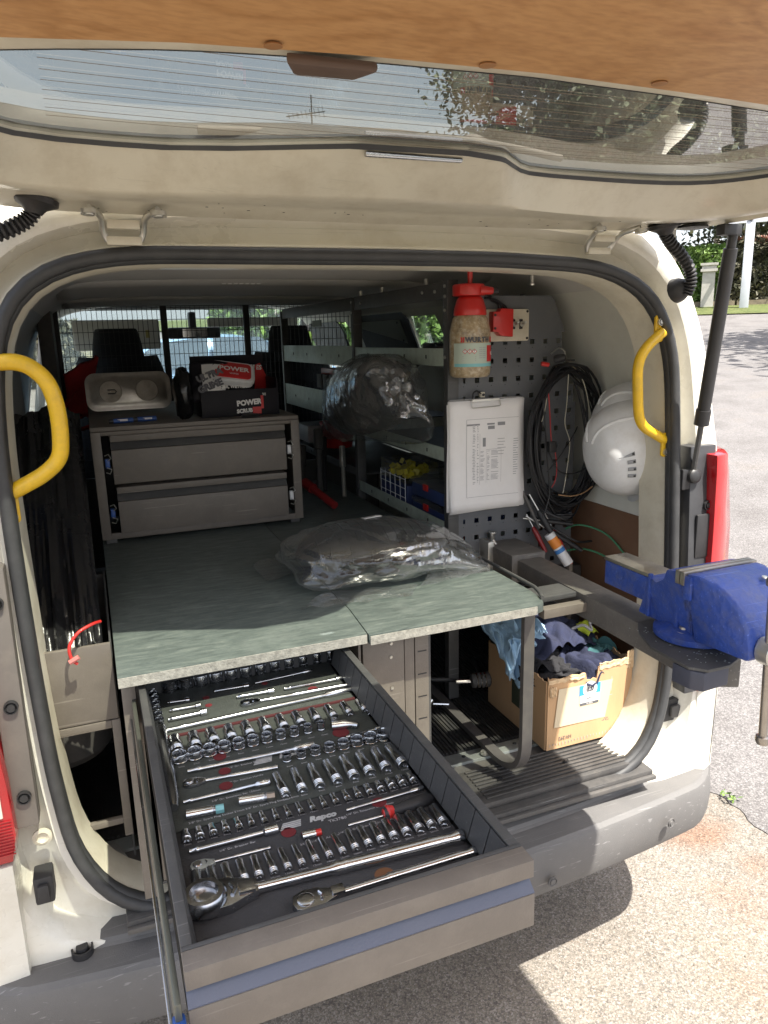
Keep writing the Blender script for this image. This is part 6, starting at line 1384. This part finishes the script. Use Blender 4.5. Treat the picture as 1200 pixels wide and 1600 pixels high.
m = M(); m.box(VX - .088, VX + .088, -.3385, -.3285, 1.183, 1.2085); m.build('jaw_plate', steel, vs_, bevel=.001)
# moving jaw: dome
prof_ = [(-.3395, 1.070), (-.3395, 1.207), (-.365, 1.209), (-.392, 1.202), (-.418, 1.186), (-.440, 1.163), (-.455, 1.136), (-.463, 1.10), (-.464, 1.082), (-.458, 1.078)]
m = M(); v = []
hw_ = lambda y, z: .056 + .030 * max(0, min(1, (z - 1.15) / .045)) * max(.0, 1 - max(0, (-.345 - y) / .10))
for s_, e in ((-1, 0), (1, 0)): v += [(VX + s_ * hw_(y, z), y, z) for y, z in prof_]
k_ = len(prof_); m.add(v, [tuple(range(k_)), tuple(range(2 * k_ - 1, k_ - 1, -1))] + [(i, (i + 1) % k_, k_ + (i + 1) % k_, k_ + i) for i in range(k_)]); mj = m.build('moving_jaw', bluev, vs_, bevel=.007, smooth=50)
m = M(); m.lathe([(.006, 0), (.007, .002), (.004, .004)], (VX + .035, -.405, 1.200), (.1, -.3, 1), n=12); m.build('jaw_bolt', zinc, mj)
m = M(); m.obox((VX - .083, -.345, 1.180), (.003, .008, .022)); m.build('jaw_tab', bluev, mj, bevel=.001)
m = M(); m.tube([(VX - .0515, -.300, 1.165), (VX - .0545, -.325, 1.160), (VX - .0515, -.345, 1.158)], .006, n=8); m.build('jaw_gap', blackp, mj)
m = M(); m.cyl((VX - .02, -.440, 1.098), (VX - .02, -.476, 1.098), .020, .022, n=18); m.lathe([(.022, 0), (.026, .004), (.026, .028), (.020, .034)], (VX - .02, -.462, 1.098), (0, -1, 0), n=20); m.build('screw_head', zinc, vs_, smooth=40)
m = M(); m.cyl((VX - .034, -.480, 1.22), (VX - .022, -.480, .940), .0075, n=14); m.lathe([(.0075, 0), (.0115, .002), (.0125, .010), (.010, .016), (.004, .018)], (VX - .022, -.480, .942), (0, 0, -1), n=14); m.lathe([(.0075, 0), (.0115, .002), (.0125, .010), (.010, .016)], (VX - .034, -.480, 1.218), (0, 0, 1), n=14); m.build('handle_bar', steel, vs_, smooth=40)
m = M(); rr = random.Random(3)
for k in range(160): x = rr.uniform(.40, .58); y = rr.uniform(-.42, -.2); m.obox((x, y, 1.0552), (.0006, rr.uniform(.0006, .002), .0004), Euler((0, 0, rr.random() * 3)).to_matrix())
stuff(tag(m.build('metal_filings', alum), 'bright metal filings scattered on the plate under the vise', 'filings'))

# ------------------------------------------------------------------ cardboard box and cloths
bxo = thing('cardboard_box', 'torn open brown cardboard box stuffed with cloths at the right rear corner', 'cardboard box', (.58, .2, .594))
x0_, x1_, y0_, y1_, zb_ = .432, .690, .108, .40, .594
def torn(p, q, n, h, amp, seed, dips=()):
    """wall from p to q with a ragged top edge"""
    m = M(); v = []; P0 = Vector((*p, 0)); P1 = Vector((*q, 0))
    for i in range(n + 1):
        u = i / n; c = P0.lerp(P1, u); hh = h + amp * nz((u * 9, seed, 0)) + amp * .5 * nz((u * 31, seed, 5))
        for a, b, d in dips:
            if a < u < b: hh -= d
        for k in range(6): v.append((c.x, c.y, zb_ + hh * k / 5))
    m.add(v, [(i * 6 + k, (i + 1) * 6 + k, (i + 1) * 6 + k + 1, i * 6 + k + 1) for i in range(n) for k in range(5)]); return m
torn((x0_, y0_), (x1_, y0_ - .003), 60, .205, .006, 1, ((.44, .58, .03), (.0, .44, .010))).build('box_front', card, bxo, smooth=0, solid=.004)
torn((x0_ - .001, y0_ + .003), (x0_ - .001, y1_), 40, .19, .008, 2, ()).build('box_side', card, bxo, smooth=0, solid=.004)
torn((x1_ + .001, y0_ + .003), (x1_ + .001, y1_), 40, .205, .015, 3).build('box_side', card, bxo, smooth=0, solid=.004)
torn((x0_, y1_ + .001), (x1_, y1_ + .001), 30, .16, .02, 4).build('box_back', card, bxo, smooth=0, solid=.004)
m = M(); m.box(x0_, x1_, y0_ + .003, y1_ - .003, zb_, zb_ + .004); m.build('box_base', card, bxo)
for k, (xa, xb, za, zbb, s_) in enumerate(((.585, .685, .197, .215, 1), (.672, .692, .185, .232, 2), (.432, .54, .185, .196, 3), (.437, .455, .15, .175, 4))):
    m = M(); m.grid(lambda u, v_: (xa + (xb - xa) * u, y0_ - .004 - .006 * abs(nz((u * 6, v_ * 4, s_))), zb_ + za + (zbb - za) * v_ + .006 * nz((u * 8, 1, s_))), 16, 4); m.build('torn_flap', cardin, bxo, smooth=0, solid=.002)
YB_ = y0_ - .0035
m = M(); m.grid(lambda u, v_: (.463 + .158 * u - .012 * (1 - v_) + .008 * u * v_, YB_ - .0012, zb_ + .062 + .105 * v_ - .004 * u), 4, 4); m.build('shipping_label', tape, bxo, smooth=0, recalc=False)
m = M(); m.box(.525, .590, YB_ - .0022, YB_ - .0018, zb_ + .135, zb_ + .163); m.build('blue_label', pm('sky_blue_print', (.04, .30, .66), .5), bxo)
m = M(); m.box(.527, .588, YB_ - .0022, YB_ - .0018, zb_ + .113, zb_ + .135); m.build('white_label', whitei, bxo); m = M(); m.box(.528, .585, YB_ - .0023, YB_ - .0018, zb_ + .107, zb_ + .114); m.build('dark_label', ink, bxo)
m = M(); m.lathe([(.001, .0), (.022, .0), (.022, .0004)], (.557, YB_ - .0028, zb_ + .150), (0, 1, 0), n=20); o = m.build('emblem_oval', whitei, bxo); o.scale = (1, 1, 1)
text('LSI', .017, ink, bxo, (.557, YB_ - .0033, zb_ + .150), (1, 0, 0), (0, 0, 1), bold=.0008, shear=.3); text('SAFETY', .008, ink, bxo, (.557, YB_ - .0026, zb_ + .124), (1, 0, 0), (0, 0, 1)); text('AS 4501', .006, whitei, bxo, (.557, YB_ - .0027, zb_ + .110), (1, 0, 0), (0, 0, 1))
text('101292', .014, ink, bxo, (.487, YB_ - .0005, zb_ + .028), (-1, 0, 0), (0, 0, -1)); text('Trafalgar', .021, ink, bxo, (.640, YB_ - .0005, zb_ + .047), (-1, 0, .12), (0, 0, -1), shear=.3)
for k, (s_, z) in enumerate((('FRAGILE', .070), ('Premium', .080), ('Disposable', .092), ('Qty 100', .103))): text(s_, .010, inkl, bxo, (.655, YB_ - .0005, zb_ + z), (-1, 0, 0), (0, 0, -1))
m = M()
for a_ in ((.625, .6265, .13, .17), (.638, .6395, .125, .175), (.652, .6535, .12, .178), (.61, .66, .118, .1195), (.455, .49, .09, .0915), (.672, .6735, .10, .185)): m.box(a_[0], a_[1], YB_ - .0008, YB_ - .0003, zb_ + a_[2], zb_ + a_[3])
for k in range(26): m.box(.44 + k * .0096, .4412 + k * .0096, YB_ - .0008, YB_ - .0003, zb_ + .010 + .002 * sin(k), zb_ + .017)
stuff(m.build('printed_marks', inkl, bxo)); m = M(); m.box(x0_ - .0045, x0_ - .0038, .17, .27, zb_ + .06, zb_ + .16); m.build('dark_sticker', pm('dark_green_print', (.05, .06, .04), .5), bxo)
def cloth(c, r, mat, label, seed, name='cloth', amp=.5, f=5, cat='cloth'):
    m = blob(c, r, 64, 44, amp=amp * .75, f=f * .7, seed=seed); return tag(m.build(name, mat, smooth=60), label, cat)
def sheet_cloth(c, sz, mat, label, seed, ang, name='cloth', lift=.03, tilt=(0, 0)):
    R_ = Matrix.Rotation(ang, 3, 'Z'); c = Vector(c)
    def f(u, v_):
        x = (u - .5) * sz[0]; y = (v_ - .5) * sz[1]; q = Vector((x * 9, y * 9, seed)); wv = noise.noise(q * .8) * .9
        fold = abs(nz((x * 22 + wv * 3, y * 8, seed))) * .050 + abs(nz((x * 14, y * 26 + wv * 4, seed + 3))) * .022 + nz((x * 45, y * 45, seed)) * .003
        r2 = (u - .5) ** 2 + (v_ - .5) ** 2
        return c + R_ @ Vector((x + .02 * wv, y + .02 * nz((x * 12, y * 12, seed + 9)), lift * (1 - r2 * 3.2) + fold - .02 + tilt[0] * x + tilt[1] * y))
    m = M(); m.grid(f, 80, 80); return tag(m.build(name, mat, smooth=80, solid=.0016, recalc=False), label, 'cloth')
cloth((.52, .20, .745), (.085, .075, .035), blackcloth, 'shaggy black rag at the front left inside the box', 1, amp=.6, f=6)
sheet_cloth((.605, .20, .775), (.17, .17), navy, 'navy blue rag draped at the front right of the box', 2, .3, lift=.03)
sheet_cloth((.565, .305, .815), (.25, .19), navy, 'heap of dark navy overalls at the back of the box', 3, .1, lift=.05)
sheet_cloth((.662, .275, .835), (.06, .06), lime, 'small bright lime yellow rag in the box', 5, .4, name='lime_rag', lift=.012)
sheet_cloth((.655, .225, .795), (.075, .09), pm('teal_cloth', (.04, .12, .13), .9), 'small teal rag under the lime one', 6, .2, lift=.01)
sheet_cloth((.50, .24, .790), (.13, .15), blackcloth, 'flat black cloth lying at the left of the box behind the bench leg', 14, -.3, lift=.02)
m = M(); m.tube(bez([(.60, .27, .83), (.63, .24, .855), (.645, .22, .845), (.655, .24, .86), (.675, .22, .855)], 8), .004, n=6); tag(m.build('glove_cuff', pm('pale_grey_cloth', (.5, .5, .52), .8), smooth=60), 'pale grey elastic cuff poking out of the box', 'cuff')
gl_ = thing('blue_cloth', 'pale blue cloth bunched over the left edge of the box behind the bench leg', 'cloth', (.47, .3, .8))
m = M()
def fcl(u, v_):
    x = .385 + .13 * u; drop = max(0, .5 - u) * 2
    z = .865 - .10 * drop ** 1.5 * (1 - v_) - .05 * (v_ - .5) ** 2 + .03 * abs(nz((u * 8, v_ * 3, 2))) + .012 * nz((u * 20, v_ * 4, 3)); return (x, .24 + .16 * v_ - .03 * drop, z)
m.grid(fcl, 50, 30); m.build('cloth_fold', lblue, gl_, smooth=60, solid=.004)
m = blob((.495, .30, .820), (.052, .055, .050), 60, 40, amp=.35, f=3.2, seed=8); m.build('cloth_heap', lblue, gl_, smooth=80)
m = M(); m.grid(lambda u, v_: (.392 + .07 * u + .006 * sin(u * 17 + 3 * v_), .235 + .012 * sin(u * 23) + .02 * nz((u * 4, v_ * 3, 2)), .855 - .145 * v_ * (1 - .35 * abs(u - .55) * 2)), 40, 20); m.build('cloth_tail', lblue, gl_, smooth=80, solid=.002)
# things on the floor under the right half of the bench
m = blob((.44, .66, .92), (.15, .09, .10), 32, 20, amp=.3, f=3, seed=5); tag(m.build('red_bag', redc, smooth=60), 'dark red soft bag in the shade under the bench', 'bag')
m = M(); m.tube(bez([(.20, .75, .80), (.15, .70, .95), (.19, .62, 1.00), (.30, .58, .96), (.24, .50, .70), (.33, .45, .66), (.45, .5, .63), (.5, .62, .62)], 10), .008, n=8); tag(m.build('air_hose', wirem, smooth=60), 'black rubber hose curling on the mat under the bench', 'hose')
gr = thing('air_gun', 'silver air tool lying on the ribbed mat beside the box', 'air tool', (.36, .42, .61))
m = M(); m.cyl((.335, .42, .665), (.405, .40, .663), .006, n=10); m.build('barrel', chrome, gr); m = M(); m.lathe([(.010, 0), (.020, .004), (.022, .02), (.022, .055), (.016, .06)], (.375, .41, .665), (1, -.25, 0), n=16); m.build('air_body', greyp, gr)
for k in range(3): m = M(); m.lathe([(.0222, .0), (.0232, .002), (.0222, .004)], (.39 + k * .012, .406 - k * .003, .665), (1, -.25, 0), n=16); m.build('silver_ring', chrome, gr)
m = M(); m.lathe([(.004, 0), (.012, .004), (.014, .02), (.008, .03)], (.235, .42, .615), (.6, -.3, .6), n=12); m.cyl((.25, .41, .62), (.30, .40, .612), .004, n=8); tag(m.build('hose_coupler', chrome), 'small chrome hose coupler on the mat', 'coupler')
m = M(); m.box(.62, .78, .45, .60, .60, .95); tag(m.build('dark_case', greyp, bevel=.01), 'dark plastic case behind the cardboard box', 'case')
m = M(); m.box(.695, .78, .20, .40, .592, .62); tag(m.build('floor_plate', alum, bevel=.002), 'bright metal plate on the floor behind the right of the box', 'plate')
m = M(); m.box(.66, .672, .35, .362, .60, 1.0); tag(m.build('steel_stay', taupe, bevel=.001), 'thin upright steel stay behind the cardboard box', 'stay')
# ================================================================== TOOLS IN THE OPEN DRAWER
ZF = .9835
SOCK = {}
def deep_socket(r, L_):
    """lying along -Y: closed end at y=+L/2, ringed end at y=-L/2, origin at its middle on the foam"""
    key = ('d', round(r, 4), round(L_, 4))
    if key not in SOCK:
        m = M(); p = [(r * .3, 0), (r * .80, 0), (r * .86, .001), (r * .86, L_ * .42), (r, L_ * .5), (r, L_ * .78)]
        q = L_ * .80
        for k in range(3): p += [(r, q), (r * .90, q + .0006), (r * .90, q + .0016), (r, q + .0022)]; q += .0034
        p += [(r, L_ - .001), (r * .94, L_), (r * .62, L_), (r * .55, L_ - .003), (r * .1, L_ - .006)]
        m.lathe(p, (0, L_ / 2, r * .35), (0, -1, 0), n=14); SOCK[key] = m.mesh('socket', [chrome], 40)
    return SOCK[key]
def up_socket(r, h, dark=False):
    key = ('u', round(r, 4), round(h, 4), dark)
    if key not in SOCK:
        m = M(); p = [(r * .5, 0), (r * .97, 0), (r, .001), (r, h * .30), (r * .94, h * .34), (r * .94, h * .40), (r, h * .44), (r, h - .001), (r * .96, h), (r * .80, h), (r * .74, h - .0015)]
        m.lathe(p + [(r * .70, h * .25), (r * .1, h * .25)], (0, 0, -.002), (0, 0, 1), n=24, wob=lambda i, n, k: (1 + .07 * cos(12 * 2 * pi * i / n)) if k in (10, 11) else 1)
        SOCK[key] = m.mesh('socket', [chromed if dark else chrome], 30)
    return SOCK[key]
def put(me, p, label, group, rz=0, tilt=0):
    o = bpy.data.objects.new('socket', me); COL.objects.link(o); o.location = p; o.rotation_euler = (tilt, 0, rz); return tag(o, label, 'socket', group)
def row(n, xa, xb, y, fn, what, group, rev=False, xs=None, ys=None):
    for k in range(n):
        u = k / (n - 1); x = xs[k] if xs else xa + (xb - xa) * u
        put(fn(u), (x, y if ys is None else ys[k], ZF - .0005), f'{ORD[k]} {what}', group, rz=R.uniform(-.04, .04))
row(19, -.499, -.169, -.508, lambda u: deep_socket(.0082 - .0026 * sin(pi * min(1, u * 1.15)), .042), 'deep socket from the left, frontmost row behind the long ratchets', 'deep sockets in the frontmost drawer row')
row(20, -.501, -.167, -.411, lambda u: deep_socket(.0074 - .0026 * sin(pi * min(1, u * 1.1)), .023), 'small socket from the left, short row behind the foam lettering', 'small sockets in the second drawer row')
row(8, -.354, -.166, -.348, lambda u: deep_socket(.0080 + .0028 * u, .060), 'long socket from the left, right hand row of longest sockets', 'long sockets right of the extension bars')
row(8, -.328, -.162, -.283, lambda u: up_socket(.0072 + .0060 * u, .016), 'ring socket from the left, right hand row growing rightwards', 'upright sockets on the right of the middle tray')
row(12, -.486, -.226, -.213, lambda u: up_socket(.0135 - .0068 * u, .018), 'ring socket from the left, long row shrinking rightwards', 'upright sockets across the middle tray')
row(12, -.487, -.158, -.168, lambda u: deep_socket(.0115 - .0038 * u, .048 - .004 * u), 'deep socket from the left, back row of the middle tray', 'deep sockets at the back of the middle tray')
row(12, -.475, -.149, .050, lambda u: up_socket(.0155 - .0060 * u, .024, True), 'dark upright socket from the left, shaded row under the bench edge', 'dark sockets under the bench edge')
row(6, -.470, -.345, .020, lambda u: up_socket(.0105, .016, True), 'smaller dark socket from the left in front of the shaded row', 'small dark sockets in the shade') if False else None
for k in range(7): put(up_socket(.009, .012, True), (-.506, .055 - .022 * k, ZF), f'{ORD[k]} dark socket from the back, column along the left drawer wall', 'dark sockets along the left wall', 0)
def bar_tool(name, label, pts, rs, mat=chrome, cat=None, head=None, group=None, z=None):
    P_ = [Vector((x, y, (z or ZF) + max(rs) * .55)) for x, y in pts]; m = M(); m.tube(P_, 1, n=12, rs=rs); t = thing(name, label, cat or name.replace('_', ' '), P_[0], group); m.build('shaft', mat, t, smooth=50); return t
def lerp2(a, b, t): return (a[0] + (b[0] - a[0]) * t, a[1] + (b[1] - a[1]) * t)
def extension(label, a, b, r, name='extension_bar', mat=chrome):
    q = [lerp2(a, b, t) for t in (0, .06, .07, .10, .11, .82, .84, .99, 1)]; return bar_tool(name, label, q, [r * .75, r * .75, r * .9, r, r * .8, r * .8, r * 1.55, r * 1.55, r * 1.2], mat)
def ratchet(label, a, b, hr, r, round_head=False, mat=chrome):
    d = Vector((b[0] - a[0], b[1] - a[1], 0)); L_ = d.length; d.normalize(); s_ = Vector((-d.y, d.x, 0)); o = Vector((a[0], a[1], ZF))
    t = thing('ratchet', label, 'ratchet', o)
    outline = [(-hr * .9, .0), (-hr * .75, hr * .62), (-hr * .1, hr * .9), (hr * .8, hr * .85), (hr * 1.6, hr * .5), (hr * 2.0, hr * .38)]
    full = outline + [(x, -y) for x, y in reversed(outline[1:])]
    m = M(); f = lambda p, z: tuple(o + d * p[0] + s_ * p[1] + Vector((0, 0, z))); m.prism(full, f, -.002, r * 1.3); m.build('head', chromed if not round_head else alum, t, bevel=.0018, smooth=50)
    m = M(); m.lathe([(hr * .55, 0), (hr * .55, .0015), (hr * .45, .0025), (hr * .2, .0025)], o + d * (-hr * .05) + Vector((0, 0, r * 1.3)), n=18); m.build('dial', chrome, t, smooth=40)
    m = M(); c = o + d * (hr * .9) + Vector((0, 0, r * 1.3 + .001)); m.tube([c - s_ * hr * .35, c + d * hr * .15, c + s_ * hr * .35], r * .28, n=6); m.build('lever', chrome, t)
    m = M(); z_ = Vector((0, 0, r * .55)); q = [o + d * (hr * 1.7 + (L_ - hr * 1.7) * u) + z_ for u in (0, .05, .35, .38, .40, .42, .44, .85, .93, .96, .99, 1)]; m.tube(q, 1, n=12, rs=[r * .9, r * .7, r * .72, r, r * .9, r, r * .9, r * 1.0, r * .82, r * 1.05, r * 1.05, r * .7]); m.build('handle', chrome, t, smooth=50)
    return t
# the two long flex head ratchets at the front
rt1 = ratchet('longest flex head ratchet lying across the front of the drawer', (-.490, -.545), (-.158, -.563), .029, .0095)
o_ = Vector((-.492, -.548, ZF)); m = M(); m.lathe([(.024, 0), (.027, .002), (.027, .013), (.023, .018), (.017, .0185), (.015, .010), (.004, .010)], o_ + Vector((-.004, .0, .004)), n=28); m.build('ring_head', chromed, rt1, smooth=40)
m = M(); m.obox(o_ + Vector((.046, -.002, .008)), (.010, .010, .008), Matrix.Rotation(-.05, 3, 'Z')); m.build('flex_knuckle', chrome, rt1, bevel=.0015)
rt2 = ratchet('shorter flex head ratchet in front of the longest one', (-.384, -.594), (-.156, -.594), .019, .0068); m = M(); m.obox(Vector((-.345, -.594, ZF + .006)), (.008, .007, .006)); m.build('flex_knuckle', chrome, rt2, bevel=.001)
ratchet('ratchet at the back of the drawer beside the dark sockets', (-.350, -.071), (-.149, -.079), .013, .0048)
ratchet('slim ratchet on the left of the middle tray', (-.480, -.286), (-.346, -.298), .012, .0042)
ratchet('small round head ratchet with a pinkish face behind the front socket row', (-.494, -.474), (-.400, -.477), .011, .0026, True)
extension('longest breaker bar across the back of the drawer', (-.499, -.113), (-.148, -.102), .0048, 'breaker_bar')
extension('chrome breaker bar between the socket rows of the middle tray', (-.479, -.254), (-.276, -.262), .0042, 'breaker_bar')
extension('chrome extension bar below the slim ratchet', (-.495, -.332), (-.367, -.333), .0038)
extension('chrome extension bar in the shade under the bench, left piece', (-.362, -.041), (-.292, -.045), .0045); extension('chrome extension bar in the shade under the bench, right piece', (-.272, -.046), (-.149, -.049), .0042)
extension('thin chrome driver bar nearest the dark sockets, left', (-.397, .002), (-.331, -.001), .0034); extension('thin chrome driver bar nearest the dark sockets, right', (-.318, .004), (-.20, .012), .003)
extension('short chrome bar at the back left corner, upper', (-.484, -.008), (-.445, -.012), .0032); extension('short chrome bar at the back left corner, middle', (-.484, -.042), (-.429, -.044), .0038)
extension('chrome universal joint at the back left corner, lowest of three', (-.490, -.077), (-.423, -.075), .0050, 'universal_joint')
extension('chrome breaker bar with a ringed grip behind the round head ratchet', (-.501, -.445), (-.382, -.446), .0044, 'breaker_bar')
extension('short chrome adapter in the red cut out beside the upright sockets', (-.220, -.259), (-.156, -.256), .0035, 'adapter')
extension('thin chrome extension bar right of the foam lettering', (-.283, -.444), (-.161, -.440), .0028)
for a, b, s_, tip in (((-.496, -.366), (-.443, -.371), 'left spark plug socket with a bluish hex end', teal), ((-.421, -.364), (-.369, -.372), 'right spark plug socket with a bronze hex end', steel)):
    t = bar_tool('spark_plug_socket', s_, [lerp2(a, b, u) for u in (0, .02, .70, .72, .74, .76, .78)], [.0062, .0078, .0078, .0066, .0078, .0066, .0074]); e = lerp2(a, b, .78); f_ = lerp2(a, b, 1)
    m = M(); m.cyl((*e, ZF + .0043), (*f_, ZF + .0043), .0062, n=6); m.build('hex_end', tip, t)
t = bar_tool('socket_adapter', 'small chrome adapter with a red insert near the foam lettering', [(-.357, -.475), (-.356, -.475), (-.338, -.476)], [.005, .0065, .0065]); m = M(); m.cyl((-.338, -.476, ZF + .004), (-.330, -.4762, ZF + .004), .0045, n=12); m.build('red_insert', redp, t)
t = bar_tool('spinner_handle', 'black and red handled spinner driver at the right of the front tray', [(-.291, -.475), (-.238, -.475)], [.0022, .0022]); m = M(); m.tube([(-.238, -.475, ZF + .004), (-.232, -.475, ZF + .004), (-.222, -.474, ZF + .004), (-.19, -.472, ZF + .004), (-.168, -.469, ZF + .004), (-.160, -.469, ZF + .004)], 1, n=12, rs=[.008, .0105, .0075, .0105, .0105, .005]); m.build('grip', blackp, t, smooth=50)
m = M(); m.tube([(-.239, -.475, ZF + .004), (-.232, -.475, ZF + .0045), (-.224, -.474, ZF + .004)], 1, n=12, rs=[.006, .0108, .008]); m.build('red_collar', redp, t)
t = bar_tool('bent_adapter', 'chrome wobble adapter on the red patch of the middle tray', [(-.232, -.218), (-.212, -.222), (-.200, -.226), (-.19, -.235)], [.009, .0095, .006, .0055])
# long bar and socket stack down the left side
t = bar_tool('breaker_bar', 'thick dull breaker bar lying along the left wall of the drawer', [(-.507, -.100), (-.507, -.110), (-.508, -.24), (-.508, -.255), (-.509, -.33), (-.509, -.345)], [.010, .0115, .0100, .012, .009, .006], chromed)
for a, b, mt_ in (((-.425, -.228), .013, redfoam), ((-.430, -.312), .013, redfoam), ((-.425, -.272), .012, redfoam), ((-.37, -.455), .013, redfoam), ((-.222, -.237), .018, redfoam), ((-.30, .0), .008, redfoam), ((-.22, -.062), .012, redfoam), ((-.415, -.013), .008, redfoam), ((-.415, -.045), .008, redfoam), ((-.233, -.443), .014, redfoam), ((-.28, -.583), .016, pm('rusty_cutout', (.16, .07, .03), .8))):
    m = M(); b *= .8; m.lathe([(.001, 0), (b, 0), (b, .0006), (b * .9, .0008)], (*a, ZF + .0002), n=20); m.build('finger_cutout', mt_, drawer, smooth=0)
for x, y in ((-.318, -.268), (-.318, -.442)):
    text('Repco', .015, pm('worn_print', (.42, .42, .42), .6, var=.2, vs=60), drawer, (x, y, ZF + .0008), (1, -.015, 0), (0, 1, 0), bold=.0009, shear=.25); m = M()
    for k in range(4): m.prism([(x - .062 + k * .002, y - .0065 + k * .0038), (x - .033 + k * .001, y - .0065 + k * .0038), (x - .032 + k * .001, y - .0042 + k * .0038), (x - .061 + k * .002, y - .0042 + k * .0038)], XY, ZF + .0003, ZF + .001)
    m.build('brand_bars', pm('worn_print', (.42, .42, .42), .6), drawer)
text('TK3780', .008, inkl, drawer, (-.30, -.456, ZF + .0008), (1, 0, 0), (0, 1, 0))
lab_ = [('1/2" Dr. Breaker Bar', -.395, -.266), ('3/8" Dr. Ratchet Handle', -.40, -.306), ('3/8" Dr. Extension Bar 150mm', -.42, -.343), ('3/8" Dr. Spark Plug Socket 21mm', -.455, -.381), ('3/8" Dr. Spark Plug Socket 16mm', -.375, -.381), ('1/4" Dr. Breaker Bar', -.44, -.456), ('1/4" Dr. Extension Bar 150mm', -.25, -.452), ('1/4" Dr. Go-Through Spinner Handle', -.265, -.485), ('3/8" x 1/4" Dr. Adaptor', -.335, -.487)]
for s_, x, y in lab_: text(s_, .0058, inkl, drawer, (x, y, ZF + .0006), (1, 0, 0), (0, 1, 0), ext=.0001)
for n_, xa, xb, y in ((20, -.501, -.167, -.4255), (8, -.354, -.166, -.382), (19, -.499, -.169, -.5325), (12, -.486, -.226, -.232), (8, -.328, -.162, -.300)):
    for k in range(n_): text(str(5 + k) + 'mm', .0048, inkl, drawer, (xa + (xb - xa) * k / (n_ - 1), y, ZF + .0005), (1, 0, 0), (0, 1, 0), ext=.0001)
